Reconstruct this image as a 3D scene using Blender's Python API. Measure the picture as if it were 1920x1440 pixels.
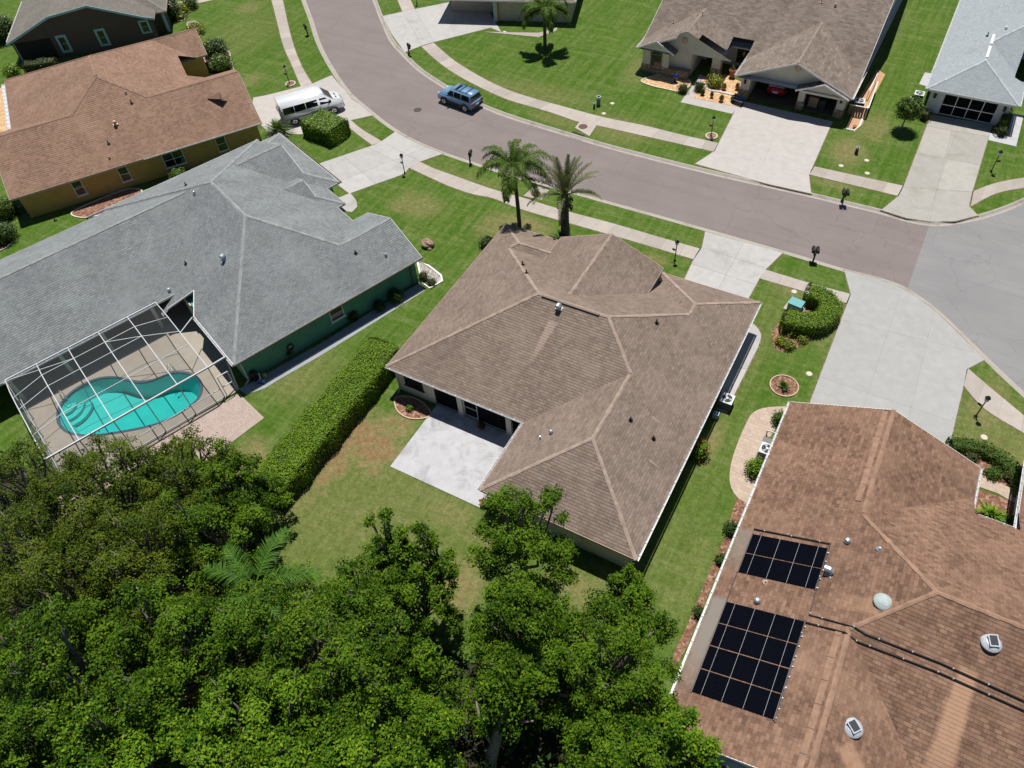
import bpy, bmesh, math, random
import numpy as np
from mathutils import Vector, Matrix
from mathutils.geometry import tessellate_polygon

for o in list(bpy.data.objects): bpy.data.objects.remove(o, do_unlink=True)
scene = bpy.context.scene
col = scene.collection
R = math.radians

# ---------------------------------------------------------------- camera, sky, sun, exposure
# World axes: +X and +Y run along the walls of the house in the middle; its rear left eave corner is the origin.
CAM_H = 42.0
PITCH, ROLL, AZ, FPX = 0.877467491, 0.0925826311, 0.574841370, 1420.04778
CAM = Vector((26.5276, -25.0021, CAM_H))
def _axes():
    cp, sp = math.cos(PITCH), math.sin(PITCH)
    fwd = np.array([0, cp, -sp]); right = np.array([1.0, 0, 0]); down = np.cross(fwd, right)
    cr, sr = math.cos(ROLL), math.sin(ROLL)
    r2 = cr*right + sr*down; d2 = -sr*right + cr*down
    A = np.array([math.cos(AZ), -math.sin(AZ), 0]); B = np.array([math.sin(AZ), math.cos(AZ), 0]); Z = np.array([0, 0, 1.0])
    T = np.array([A, B, Z])
    return T@r2, T@d2, T@fwd
RT, DN, FW = _axes()
cam_data = bpy.data.cameras.new('Camera')
cam_data.sensor_width = 36.0
cam_data.lens = 36.0*FPX/1920.0
cam_data.clip_end = 3000
cam = bpy.data.objects.new('Camera', cam_data); col.objects.link(cam)
m3 = Matrix((tuple(RT), tuple(-DN), tuple(-FW))).transposed()
cam.matrix_world = Matrix.Translation(CAM) @ m3.to_4x4()
scene.camera = cam

SUN_TO = Vector((-0.13, 0.29, 1.0)).normalized()       # towards the sun
world = bpy.data.worlds.new('World'); scene.world = world; world.use_nodes = True
wn = world.node_tree
bg = wn.nodes['Background']
sky = wn.nodes.new('ShaderNodeTexSky'); sky.sky_type = 'NISHITA'; sky.sun_disc = False; sky.dust_density = 0.3; sky.ozone_density = 4.0
sky.sun_elevation = math.asin(SUN_TO.z)
sky.sun_rotation = math.atan2(SUN_TO.x, SUN_TO.y)
wn.links.new(sky.outputs[0], bg.inputs[0]); bg.inputs[1].default_value = 0.05
sl = bpy.data.lights.new('Sun', 'SUN'); sl.energy = 5.0; sl.angle = R(0.53); sl.color = (1.0, 0.955, 0.90)
sun = bpy.data.objects.new('Sun', sl); col.objects.link(sun)
sun.rotation_euler = SUN_TO.to_track_quat('Z', 'Y').to_euler()
sun.location = (0, 0, 80)
vs = scene.view_settings
scene.display_settings.display_device = 'sRGB'
vs.view_transform = 'Standard'; vs.look = 'None'; vs.gamma = 1.0; vs.exposure = 0.18; vs.use_curve_mapping = False
scene.render.engine = 'CYCLES'
scene.cycles.max_bounces = 6; scene.cycles.diffuse_bounces = 2; scene.cycles.transparent_max_bounces = 16

# ---------------------------------------------------------------- helpers
def W(u, v, z=0.0):
    """point of the place seen at photo pixel (u, v) at height z"""
    d = RT*((u-960)/FPX) + DN*((v-720)/FPX) + FW
    t = (z-CAM_H)/d[2]
    return (float(CAM.x+d[0]*t), float(CAM.y+d[1]*t), z)
def W2(u, v, z=0.0): return W(u, v, z)[:2]

class MB:
    def __init__(s): s.v = []; s.f = []; s.uv = []
    def poly(s, pts, uvs=None):
        n = len(s.v); s.v += [tuple(p) for p in pts]; s.f.append(tuple(range(n, n+len(pts))))
        s.uv += list(uvs) if uvs else [(0, 0)]*len(pts); return s
    def _add(s, vs, fs):
        n = len(s.v); s.v += [tuple(p) for p in vs]
        for f in fs:
            s.f.append(tuple(n+i for i in f)); s.uv += [(0, 0)]*len(f)
        return s
    def box(s, x0, x1, y0, y1, z0, z1):
        s._add([(x0,y0,z0),(x1,y0,z0),(x1,y1,z0),(x0,y1,z0),(x0,y0,z1),(x1,y0,z1),(x1,y1,z1),(x0,y1,z1)],
               [(0,3,2,1),(4,5,6,7),(0,1,5,4),(1,2,6,5),(2,3,7,6),(3,0,4,7)]); return s
    def bar(s, p, q, w, h=None, up=(0,0,1)):
        p = Vector(p); q = Vector(q); h = h or w; d = (q-p).normalized(); u = Vector(up)
        a = d.cross(u)
        if a.length < 1e-4: a = d.cross(Vector((1,0,0)))
        a.normalize(); b = a.cross(d).normalized(); a *= w/2; b *= h/2
        s._add([p-a-b,p+a-b,p+a+b,p-a+b,q-a-b,q+a-b,q+a+b,q-a+b],
               [(0,1,2,3),(7,6,5,4),(0,4,5,1),(1,5,6,2),(2,6,7,3),(3,7,4,0)]); return s
    def tube(s, pts, radii, n=8, cap=True):
        pts = [Vector(p) for p in pts]; rings = []
        for i, p in enumerate(pts):
            d = (pts[min(i+1, len(pts)-1)]-pts[max(i-1, 0)]).normalized()
            a = d.cross(Vector((0.31,0.12,0.94)))
            if a.length < 1e-3: a = d.cross(Vector((1,0,0)))
            a.normalize(); b = d.cross(a)
            r = radii[i] if hasattr(radii, '__len__') else radii
            rings.append([p+(a*math.cos(t)+b*math.sin(t))*r for t in [2*math.pi*k/n for k in range(n)]])
        vs = [v for r in rings for v in r]; fs = []
        for i in range(len(rings)-1):
            for k in range(n):
                fs.append((i*n+k, i*n+(k+1)%n, (i+1)*n+(k+1)%n, (i+1)*n+k))
        if cap: fs += [tuple(range(n))[::-1], tuple((len(rings)-1)*n+k for k in range(n))]
        s._add(vs, fs); return s
    def cyl(s, p, q, r0, r1=None, n=12): return s.tube([p, q], [r0, r0 if r1 is None else r1], n)
    def lathe(s, prof, c=(0,0,0), n=16):
        vs = []; fs = []
        for r, z in prof:
            vs += [(c[0]+r*math.cos(2*math.pi*k/n), c[1]+r*math.sin(2*math.pi*k/n), c[2]+z) for k in range(n)]
        for i in range(len(prof)-1):
            for k in range(n): fs.append((i*n+k, i*n+(k+1)%n, (i+1)*n+(k+1)%n, (i+1)*n+k))
        fs += [tuple(range(n))[::-1], tuple((len(prof)-1)*n+k for k in range(n))]
        s._add(vs, fs); return s
    def ell(s, c, rx, ry, rz, nu=12, nv=8, jit=0, rnd=None):
        vs = []; fs = []
        for j in range(nv+1):
            ph = math.pi*j/nv
            for k in range(nu):
                t = 2*math.pi*k/nu; q = 1+(rnd.uniform(-jit, jit) if rnd else 0)
                vs.append((c[0]+rx*q*math.sin(ph)*math.cos(t), c[1]+ry*q*math.sin(ph)*math.sin(t), c[2]+rz*q*math.cos(ph)))
        for j in range(nv):
            for k in range(nu): fs.append((j*nu+k, (j+1)*nu+k, (j+1)*nu+(k+1)%nu, j*nu+(k+1)%nu))
        s._add(vs, fs); return s
    def prism(s, pts, z0, z1, holes=()):
        """flat solid over a plan outline (any shape)"""
        loops = [[Vector((x, y, 0)) for x, y in pts]]+[[Vector((x, y, 0)) for x, y in h] for h in holes]
        flat = [p for l in loops for p in l]
        tri = tessellate_polygon(loops)
        n = len(s.v)
        for t in tri:
            a, b, c = (flat[i] for i in t)
            if (b-a).cross(c-a).z < 0: t = t[::-1]
            s.poly([(flat[i].x, flat[i].y, z1) for i in t])
        if z0 is not None and z0 < z1:
            for l in loops:
                for i in range(len(l)):
                    a, b = l[i], l[(i+1)%len(l)]
                    s.poly([(a.x,a.y,z0),(b.x,b.y,z0),(b.x,b.y,z1),(a.x,a.y,z1)])
        return s
    def build(s, name, mat, parent=None, smooth=False, bevel=0.0, seg=2):
        me = bpy.data.meshes.new(name); me.from_pydata(s.v, [], s.f)
        if any(u != (0,0) for u in s.uv):
            l = me.uv_layers.new(name='UVMap')
            l.data.foreach_set('uv', np.array(s.uv, dtype=np.float32).ravel())
        me.validate(verbose=False); me.update()
        if bevel or smooth:
            bm = bmesh.new(); bm.from_mesh(me)
            bmesh.ops.recalc_face_normals(bm, faces=bm.faces)
            if bevel:
                ed = [e for e in bm.edges if len(e.link_faces) == 2 and e.calc_face_angle(0) > 0.5]
                bmesh.ops.bevel(bm, geom=ed, offset=bevel, segments=seg, affect='EDGES', clamp_overlap=True)
            bm.to_mesh(me); bm.free()
        if smooth: me.polygons.foreach_set('use_smooth', [True]*len(me.polygons))
        me.materials.append(mat)
        o = bpy.data.objects.new(name, me); col.objects.link(o)
        if parent: o.parent = parent
        return o

def tag(o, label=None, cat=None, group=None, kind=None):
    if label: o['label'] = label
    if cat: o['category'] = cat
    if group: o['group'] = group
    if kind: o['kind'] = kind
    return o
def thing(name, label, cat, loc=(0,0,0), rz=0.0, group=None):
    o = bpy.data.objects.new(name, None); col.objects.link(o); o.empty_display_size = 0.3
    o.location = loc; o.rotation_euler = (0, 0, rz)
    return tag(o, label, cat, group)
def dup(root, loc, rz=0.0, label=None, scale=None):
    def cp(o, par):
        c = o.copy(); col.objects.link(c); c.parent = par
        for ch in o.children: cp(ch, c)
        return c
    kids = list(root.children)
    c = root.copy(); col.objects.link(c); c.location = loc; c.rotation_euler = (0, 0, rz)
    for ch in kids: cp(ch, c)
    if label: c['label'] = label
    if scale: c.scale = (scale,)*3
    return c
def crom(pts, step=0.6, closed=False):
    """smooth curve through plan points, resampled"""
    P = [np.array(p[:2], float) for p in pts]; n = len(P); out = []
    rng = range(n) if closed else range(n-1)
    for i in rng:
        if closed: p0, p1, p2, p3 = P[i-1], P[i], P[(i+1)%n], P[(i+2)%n]
        else: p0, p1, p2, p3 = P[max(i-1,0)], P[i], P[i+1], P[min(i+2,n-1)]
        k = max(2, int(np.linalg.norm(p2-p1)/step))
        for t in np.arange(k)/k:
            out.append(0.5*((2*p1)+(-p0+p2)*t+(2*p0-5*p1+4*p2-p3)*t*t+(-p0+3*p1-3*p2+p3)*t**3))
    if not closed: out.append(P[-1])
    return [tuple(p) for p in out]
def offset_line(pts, d):
    out = []
    for i in range(len(pts)):
        a = np.array(pts[max(i-1,0)]); b = np.array(pts[min(i+1,len(pts)-1)]); t = (b-a)/np.linalg.norm(b-a)
        out.append((pts[i][0]-t[1]*d, pts[i][1]+t[0]*d))
    return out
def area(p): return 0.5*sum(p[i][0]*p[(i+1)%len(p)][1]-p[(i+1)%len(p)][0]*p[i][1] for i in range(len(p)))
def clip(poly, h):
    """part of the plan outline where a*x+b*y+c >= 0"""
    a, b, c = h; out = []
    for i in range(len(poly)):
        p, q = poly[i], poly[(i+1)%len(poly)]
        dp, dq = a*p[0]+b*p[1]+c, a*q[0]+b*q[1]+c
        if dp >= 0: out.append(p)
        if (dp > 0 and dq < 0) or (dp < 0 and dq > 0):
            t = dp/(dp-dq); out.append((p[0]+(q[0]-p[0])*t, p[1]+(q[1]-p[1])*t))
    return out

# ---------------------------------------------------------------- materials
def NM(name):
    m = bpy.data.materials.new(name); m.use_nodes = True
    nt = m.node_tree; return m, nt, nt.nodes['Principled BSDF']
def nd(nt, t, **kw):
    n = nt.nodes.new(t)
    for k, v in kw.items():
        if k.startswith('i_'):
            key = k[2:]; key = int(key) if key.isdigit() else key.replace('_', ' ')
            n.inputs[key].default_value = v
        else: setattr(n, k, v)
    return n
def c4(c): return (c[0], c[1], c[2], 1.0)
def mixc(nt, f, a, b, mode='MIX'):
    n = nt.nodes.new('ShaderNodeMix'); n.data_type = 'RGBA'; n.blend_type = mode
    for i, x in ((0, f), (6, a), (7, b)):
        if hasattr(x, 'is_output') or hasattr(x, 'links'): nt.links.new(x, n.inputs[i])
        else: n.inputs[i].default_value = x if i == 0 else (x if len(x) == 4 else c4(x))
    return n.outputs[2]
def noise(nt, vec, scale, detail=4, rough=0.55, dist=0.0):
    n = nd(nt, 'ShaderNodeTexNoise', i_Scale=scale, i_Detail=detail, i_Roughness=rough, i_Distortion=dist)
    if vec is not None: nt.links.new(vec, n.inputs['Vector'])
    return n.outputs['Fac']
def ramp(nt, fac, a, b):
    n = nd(nt, 'ShaderNodeMapRange'); n.inputs[1].default_value = a; n.inputs[2].default_value = b
    nt.links.new(fac, n.inputs[0]); return n.outputs[0]
def math_(nt, op, a, b=None):
    n = nd(nt, 'ShaderNodeMath', operation=op)
    for i, x in enumerate((a, b)):
        if x is None: continue
        if hasattr(x, 'links'): nt.links.new(x, n.inputs[i])
        else: n.inputs[i].default_value = x
    return n.outputs[0]
def bump(nt, h, strength, dist=0.02):
    n = nd(nt, 'ShaderNodeBump', i_Strength=strength, i_Distance=dist); nt.links.new(h, n.inputs['Height']); return n.outputs[0]
def coords(nt, kind='pos'):
    if kind == 'pos': return nt.nodes.new('ShaderNodeNewGeometry').outputs['Position']
    return nt.nodes.new('ShaderNodeTexCoord').outputs[{'obj': 'Object', 'uv': 'UV'}[kind]]
def plain(name, c, rough=0.6, metal=0.0, var=0.12, scale=6.0, spec=0.4, co='obj', bmp=0.0):
    """even material with slight mottling and grain"""
    m, nt, b = NM(name); v = coords(nt, co)
    f = ramp(nt, noise(nt, v, scale, 5), 0.3, 0.7)
    d = tuple(max(0, x*(1-var)) for x in c); e = tuple(min(1, x*(1+var)) for x in c)
    nt.links.new(mixc(nt, f, d, e), b.inputs['Base Color'])
    b.inputs['Roughness'].default_value = rough; b.inputs['Metallic'].default_value = metal
    b.inputs['Specular IOR Level'].default_value = spec
    if bmp: nt.links.new(bump(nt, noise(nt, v, scale*12, 3), bmp), b.inputs['Normal'])
    return m
def concrete(name, c, stain=0.5, dirt=(0.16,0.15,0.13), rnd=0.12, scale=0.6):
    m, nt, b = NM(name); v = coords(nt)
    base = mixc(nt, ramp(nt, noise(nt, v, 1.4, 6), 0.3, 0.7), tuple(x*0.93 for x in c), tuple(min(1, x*1.06) for x in c))
    oi = nd(nt, 'ShaderNodeObjectInfo')
    base = mixc(nt, 1.0, base, mixc(nt, oi.outputs['Random'], (1-rnd,)*3, (1+rnd*0.4,)*3), 'MULTIPLY')
    st = ramp(nt, noise(nt, v, scale, 7, 0.65, 0.6), 0.52, 0.78)
    base = mixc(nt, math_(nt, 'MULTIPLY', st, stain), base, dirt)
    fine = noise(nt, v, 22, 3)
    base = mixc(nt, ramp(nt, fine, 0.3, 0.75), base, mixc(nt, 1.0, base, (0.9,0.9,0.89), 'MULTIPLY'))
    nt.links.new(base, b.inputs['Base Color']); b.inputs['Roughness'].default_value = 0.85
    b.inputs['Specular IOR Level'].default_value = 0.25
    nt.links.new(bump(nt, fine, 0.2, 0.01), b.inputs['Normal'])
    return m
def shingle(name, c1, c2, cm, row=0.2, wid=0.36, tone=(0.8,0.8,0.8), blotch=0.5, dashes=0.0, dust=None, trails=(), trailc=None):
    """asphalt shingles: staggered tabs of two tones, dark butt lines, weather streaks down the slope"""
    m, nt, b = NM(name); v = coords(nt, 'uv')
    br = nd(nt, 'ShaderNodeTexBrick', i_Scale=1.0, i_Mortar_Size=0.011, i_Mortar_Smooth=0.6, i_Bias=0.0, i_Brick_Width=wid, i_Row_Height=row)
    br.offset = 0.5; br.inputs['Color1'].default_value = c4(c1); br.inputs['Color2'].default_value = c4(c2); br.inputs['Mortar'].default_value = c4(cm)
    nt.links.new(v, br.inputs['Vector'])
    colr = br.outputs['Color']
    g = noise(nt, v, 9.0, 4, 0.7)
    colr = mixc(nt, 1.0, colr, mixc(nt, ramp(nt, g, 0.25, 0.75), (0.82,0.82,0.82), (1.14,1.13,1.12)), 'MULTIPLY')
    mp = nd(nt, 'ShaderNodeMapping'); mp.inputs['Scale'].default_value = (1.0, 0.22, 1.0); nt.links.new(v, mp.inputs['Vector'])
    bl = ramp(nt, noise(nt, mp.outputs[0], 0.45, 6, 0.6, 0.4), 0.38, 0.72)
    colr = mixc(nt, math_(nt, 'MULTIPLY', bl, blotch), colr, mixc(nt, 1.0, colr, tone, 'MULTIPLY'))
    if dashes:
        br2 = nd(nt, 'ShaderNodeTexBrick', i_Scale=1.0, i_Mortar_Size=0.0, i_Bias=-0.35, i_Brick_Width=wid*0.62, i_Row_Height=row)
        br2.offset = 0.37; br2.inputs['Color1'].default_value = (1,1,1,1); br2.inputs['Color2'].default_value = (1-dashes,)*3+(1,)
        nt.links.new(v, br2.inputs['Vector'])
        colr = mixc(nt, 1.0, colr, br2.outputs['Color'], 'MULTIPLY')
    if dust:
        dn = ramp(nt, noise(nt, v, 0.35, 5, 0.6), 0.5, 0.8)
        colr = mixc(nt, math_(nt, 'MULTIPLY', dn, 0.55), colr, dust)
    if trails:                                           # bleached wash below metal vents
        pos = coords(nt); wob = math_(nt, 'MULTIPLY', math_(nt, 'SUBTRACT', noise(nt, pos, 1.3, 4), 0.5), 0.5)
        for tr in trails:
            p0, p1, w0, w1, sg = tr[:5]; tc = tr[5] if len(tr) > 5 else trailc
            L = math.dist(p0, p1); dx, dy = (p1[0]-p0[0])/L, (p1[1]-p0[1])/L
            sb = nd(nt, 'ShaderNodeVectorMath', operation='SUBTRACT'); nt.links.new(pos, sb.inputs[0]); sb.inputs[1].default_value = (p0[0], p0[1], 0)
            def dot(v):
                q = nd(nt, 'ShaderNodeVectorMath', operation='DOT_PRODUCT'); nt.links.new(sb.outputs[0], q.inputs[0]); q.inputs[1].default_value = v; return q.outputs['Value']
            t = math_(nt, 'DIVIDE', dot((dx,dy,0)), L); s_ = math_(nt, 'ABSOLUTE', dot((-dy,dx,0)))
            wd = math_(nt, 'ADD', math_(nt, 'MULTIPLY', t, w1-w0), w0)
            k = math_(nt, 'ADD', math_(nt, 'DIVIDE', s_, wd), wob)
            m1 = nd(nt, 'ShaderNodeMapRange', interpolation_type='SMOOTHSTEP'); m1.inputs[1].default_value = 1.15; m1.inputs[2].default_value = 0.55; nt.links.new(k, m1.inputs[0])
            m2 = nd(nt, 'ShaderNodeMapRange'); m2.inputs[1].default_value = -0.02; m2.inputs[2].default_value = 0.03; nt.links.new(t, m2.inputs[0])
            m4 = nd(nt, 'ShaderNodeMapRange', interpolation_type='SMOOTHSTEP'); m4.inputs[1].default_value = 1.05; m4.inputs[2].default_value = 0.35; nt.links.new(t, m4.inputs[0])
            f = math_(nt, 'MULTIPLY', math_(nt, 'MULTIPLY', m1.outputs[0], m2.outputs[0]), math_(nt, 'MULTIPLY', m4.outputs[0], sg))
            colr = mixc(nt, f, colr, tc)
    nt.links.new(colr, b.inputs['Base Color'])
    b.inputs['Roughness'].default_value = 0.92; b.inputs['Specular IOR Level'].default_value = 0.2
    nt.links.new(bump(nt, g, 0.45, 0.02), b.inputs['Normal'])
    return m
def glass(name, c=(0.012,0.016,0.018), rough=0.06):
    m, nt, b = NM(name)
    f = noise(nt, coords(nt, 'obj'), 1.2, 2)
    nt.links.new(mixc(nt, f, tuple(x*0.6 for x in c), tuple(x*1.5 for x in c)), b.inputs['Base Color'])
    b.inputs['Roughness'].default_value = rough; b.inputs['Specular IOR Level'].default_value = 0.6
    return m
def leafmat(name, c1, c2, trans=0.10, gloss=0.18):
    """leaves: each leaf carries its own shade between the two greens"""
    m, nt, b = NM(name); nt.nodes.remove(b)
    at = nd(nt, 'ShaderNodeAttribute', attribute_name='tint')
    sep = nd(nt, 'ShaderNodeSeparateColor'); nt.links.new(at.outputs['Color'], sep.inputs[0])
    cc = mixc(nt, sep.outputs[0], c1, c2)
    cc = mixc(nt, sep.outputs[1], cc, (c2[0]*1.5, c2[1]*1.12, c2[2]*0.7))
    d = nd(nt, 'ShaderNodeBsdfDiffuse'); t = nd(nt, 'ShaderNodeBsdfTranslucent'); g = nd(nt, 'ShaderNodeBsdfGlossy', i_Roughness=0.42)
    nt.links.new(cc, d.inputs[0]); nt.links.new(mixc(nt, 1.0, cc, (1.1,1.2,0.5), 'MULTIPLY'), t.inputs[0])
    g.inputs[0].default_value = (0.32,0.34,0.28,1)
    a = nd(nt, 'ShaderNodeMixShader', i_0=trans); nt.links.new(d.outputs[0], a.inputs[1]); nt.links.new(t.outputs[0], a.inputs[2])
    fr = nd(nt, 'ShaderNodeFresnel', i_IOR=1.4)
    k = nd(nt, 'ShaderNodeMixShader'); nt.links.new(math_(nt, 'MULTIPLY', fr.outputs[0], gloss*1.3), k.inputs[0])
    nt.links.new(a.outputs[0], k.inputs[1]); nt.links.new(g.outputs[0], k.inputs[2])
    nt.links.new(k.outputs[0], nt.nodes['Material Output'].inputs[0])
    return m
def paint(name, c, rough=0.25, coat=0.6):
    m, nt, b = NM(name)
    f = noise(nt, coords(nt, 'obj'), 3.0, 4)
    nt.links.new(mixc(nt, f, tuple(x*0.94 for x in c), tuple(min(1, x*1.05) for x in c)), b.inputs['Base Color'])
    b.inputs['Roughness'].default_value = rough; b.inputs['Coat Weight'].default_value = coat; b.inputs['Metallic'].default_value = 0.15
    return m
# dry or lush patches of the lawn: photo-traced centre, radii (m), strength (+ dry, - lush)
def lawn_material():
    m, nt, b = NM('lawn_grass'); v = coords(nt)
    big = ramp(nt, noise(nt, v, 0.13, 5, 0.6), 0.35, 0.66)
    cc = mixc(nt, big, (0.056,0.118,0.011), (0.082,0.136,0.022))
    mid = ramp(nt, noise(nt, v, 0.7, 8, 0.76), 0.43, 0.62)
    cc = mixc(nt, math_(nt, 'MULTIPLY', mid, 0.85), cc, (0.122,0.160,0.046))
    # mower passes, soft lengthwise streaks
    mp = nd(nt, 'ShaderNodeMapping'); mp.inputs['Scale'].default_value = (1.0, 0.05, 1.0); nt.links.new(v, mp.inputs['Vector'])
    st = ramp(nt, noise(nt, mp.outputs[0], 1.9, 5, 0.7), 0.44, 0.58)
    cc = mixc(nt, math_(nt, 'MULTIPLY', st, 0.8), cc, (0.048,0.108,0.010))
    mp2 = nd(nt, 'ShaderNodeMapping'); mp2.inputs['Scale'].default_value = (0.10, 1.0, 1.0); mp2.inputs['Rotation'].default_value = (0, 0, R(24)); nt.links.new(v, mp2.inputs['Vector'])
    st2 = ramp(nt, noise(nt, mp2.outputs[0], 1.5, 5, 0.65), 0.50, 0.66)
    cc = mixc(nt, math_(nt, 'MULTIPLY', st2, 0.5), cc, (0.140,0.175,0.060))
    wob = noise(nt, v, 0.7, 6, 0.65)
    def patch(acc, u, vv, rx, ry, s):
        x, y = W2(u, vv)
        sb = nd(nt, 'ShaderNodeVectorMath', operation='SUBTRACT'); nt.links.new(v, sb.inputs[0]); sb.inputs[1].default_value = (x, y, 0)
        ml = nd(nt, 'ShaderNodeVectorMath', operation='MULTIPLY'); nt.links.new(sb.outputs[0], ml.inputs[0]); ml.inputs[1].default_value = (1/rx, 1/ry, 0)
        ln = nd(nt, 'ShaderNodeVectorMath', operation='LENGTH'); nt.links.new(ml.outputs[0], ln.inputs[0])
        d = math_(nt, 'ADD', ln.outputs['Value'], math_(nt, 'MULTIPLY', math_(nt, 'SUBTRACT', wob, 0.5), 1.7))
        r = nd(nt, 'ShaderNodeMapRange', interpolation_type='SMOOTHSTEP'); r.inputs[1].default_value = 1.15; r.inputs[2].default_value = 0.25; r.inputs[4].default_value = s
        nt.links.new(d, r.inputs[0])
        return r.outputs[0] if acc is None else math_(nt, 'MAXIMUM', acc, r.outputs[0])
    dry = None
    for p in ((720,960,9,7,0.36), (620,1000,5,5,0.3), (1310,900,3.0,9,0.14), (1270,1060,4,6,0.2), (1450,600,3,6,0.2), (1880,820,5,4,0.4), (1390,690,2,8,0.18), (560,700,4,4,0.35), (1000,170,10,2.2,0.32), (870,330,8,1.2,0.25), (460,60,6,8,0.22), (1650,60,3,12,0.22), (690,830,4.4,3.0,1.0), (620,860,2.4,4.2,0.9), (745,800,1.8,1.8,0.8), (560,930,2.0,2.6,0.6), (840,960,3.2,1.5,0.55), (860,1100,1.8,3.2,0.75), (1090,1110,3.4,1.6,0.6),
              (985,420,3.0,1.5,0.75), (930,425,2.2,2.4,0.55), (785,385,3.4,2.2,0.55), (1335,830,0.9,2.4,0.75), (1150,240,6,3.0,0.45), (1200,130,2.0,4.0,0.4),
              (1590,285,2.2,3.2,0.7), (1640,240,2.2,3.4,0.55), (470,860,2.2,2.2,0.75), (1230,485,1.4,0.8,0.55), (1790,250,0.8,2.0,0.3), (1860,860,3.6,2.2,0.65), (1855,760,1.8,3.2,0.65),
              (1770,1100,1.0,1.0,0.0), (1480,545,2.0,1.4,0.45), (1560,600,0.9,3.6,0.55), (470,150,1.6,2.2,0.5), (465,15,2.2,2.4,0.5), (1560,345,2.6,1.0,0.5), (1250,110,1.6,2.4,0.4), (1040,225,3.2,1.2,0.4), (1150,1090,1.6,1.0,0.5), (900,1010,3.0,1.2,0.45), (590,960,2.0,2.4,0.35)):
        if p[4] > 0: dry = patch(dry, *p)
    straw = mixc(nt, ramp(nt, noise(nt, v, 3.5, 5, 0.7), 0.3, 0.7), (0.160,0.158,0.062), (0.250,0.195,0.100))
    cc = mixc(nt, dry, cc, straw)
    soil = ramp(nt, math_(nt, 'MULTIPLY', dry, noise(nt, v, 1.6, 5, 0.7)), 0.36, 0.52)
    cc = mixc(nt, math_(nt, 'MULTIPLY', soil, 0.75), cc, (0.20,0.120,0.060))
    fine = noise(nt, v, 7.5, 5, 0.75)
    mo = noise(nt, v, 2.6, 6, 0.7)
    cc = mixc(nt, 1.0, cc, mixc(nt, ramp(nt, mo, 0.32, 0.68), (0.70,0.75,0.64), (1.26,1.20,1.30)), 'MULTIPLY')
    cc = mixc(nt, 1.0, cc, mixc(nt, ramp(nt, fine, 0.25, 0.78), (0.58,0.61,0.54), (1.42,1.38,1.42)), 'MULTIPLY')
    nt.links.new(cc, b.inputs['Base Color']); b.inputs['Roughness'].default_value = 0.95; b.inputs['Specular IOR Level'].default_value = 0.1
    nt.links.new(bump(nt, fine, 0.55, 0.05), b.inputs['Normal'])
    return m
def asphalt(name, c, patchc):
    m, nt, b = NM(name); v = coords(nt)
    cc = mixc(nt, ramp(nt, noise(nt, v, 0.25, 5, 0.6), 0.35, 0.7), c, patchc)
    cc = mixc(nt, math_(nt, 'MULTIPLY', ramp(nt, noise(nt, v, 1.2, 6, 0.7, 0.8), 0.55, 0.75), 0.35), cc, tuple(x*1.18 for x in c))
    mpr = nd(nt, 'ShaderNodeMapping'); mpr.inputs['Scale'].default_value = (0.05, 0.8, 1.0); mpr.inputs['Rotation'].default_value = (0, 0, R(-16)); nt.links.new(v, mpr.inputs['Vector'])
    cc = mixc(nt, math_(nt, 'MULTIPLY', ramp(nt, noise(nt, mpr.outputs[0], 1.0, 5, 0.65), 0.45, 0.7), 0.45), cc, tuple(x*0.84 for x in c))
    vo = nd(nt, 'ShaderNodeTexVoronoi', feature='DISTANCE_TO_EDGE', i_Scale=0.22)
    wv = nd(nt, 'ShaderNodeVectorMath', operation='ADD'); nt.links.new(v, wv.inputs[0]); nz = nd(nt, 'ShaderNodeTexNoise', i_Scale=0.9, i_Detail=5.0); nt.links.new(v, nz.inputs['Vector']); nt.links.new(nz.outputs['Color'], wv.inputs[1]); nt.links.new(wv.outputs[0], vo.inputs['Vector'])
    cc = mixc(nt, math_(nt, 'MULTIPLY', ramp(nt, vo.outputs['Distance'], 0.010, 0.002), 0.22), cc, tuple(x*0.5 for x in c))
    g = noise(nt, v, 40, 3, 0.7)
    cc = mixc(nt, 1.0, cc, mixc(nt, g, (0.86,0.86,0.86), (1.12,1.12,1.12)), 'MULTIPLY')
    nt.links.new(cc, b.inputs['Base Color']); b.inputs['Roughness'].default_value = 0.9; b.inputs['Specular IOR Level'].default_value = 0.2
    nt.links.new(bump(nt, g, 0.3, 0.01), b.inputs['Normal'])
    return m
M = {}
M['lawn'] = lawn_material()
M['asphalt'] = asphalt('mauve_asphalt', (0.190,0.160,0.152), (0.215,0.184,0.176))
M['culdesac'] = asphalt('pale_worn_asphalt', (0.215,0.213,0.211), (0.245,0.243,0.240))
M['kerb'] = concrete('kerb_concrete', (0.36,0.33,0.29), 0.75, (0.16,0.14,0.11), 0.05, 0.7)
M['walk'] = concrete('sidewalk_concrete', (0.40,0.36,0.32), 0.45, (0.30,0.22,0.14), 0.16, 0.5)
M['drive'] = concrete('driveway_concrete', (0.42,0.41,0.395), 0.55, (0.20,0.195,0.18), 0.08, 0.4)
M['drive_tr'] = concrete('warm_driveway_concrete', (0.43,0.405,0.38), 0.25, (0.34,0.32,0.29), 0.05, 0.3)
M['drive_old'] = concrete('stained_driveway_concrete', (0.37,0.355,0.32), 0.6, (0.22,0.21,0.16), 0.10, 0.5)
M['drive_big'] = concrete('grey_driveway_concrete', (0.355,0.355,0.342), 0.45, (0.27,0.27,0.26), 0.03, 0.25)
M['patio'] = concrete('white_painted_patio', (0.45,0.45,0.465), 1.0, (0.20,0.20,0.20), 0.03, 0.62)
M['joint'] = concrete('joint_filler', (0.20,0.185,0.16), 0.4)
M['pooldeck'] = concrete('tan_pool_deck', (0.33,0.295,0.245), 0.25, (0.24,0.21,0.17), 0.03, 0.5)
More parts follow.
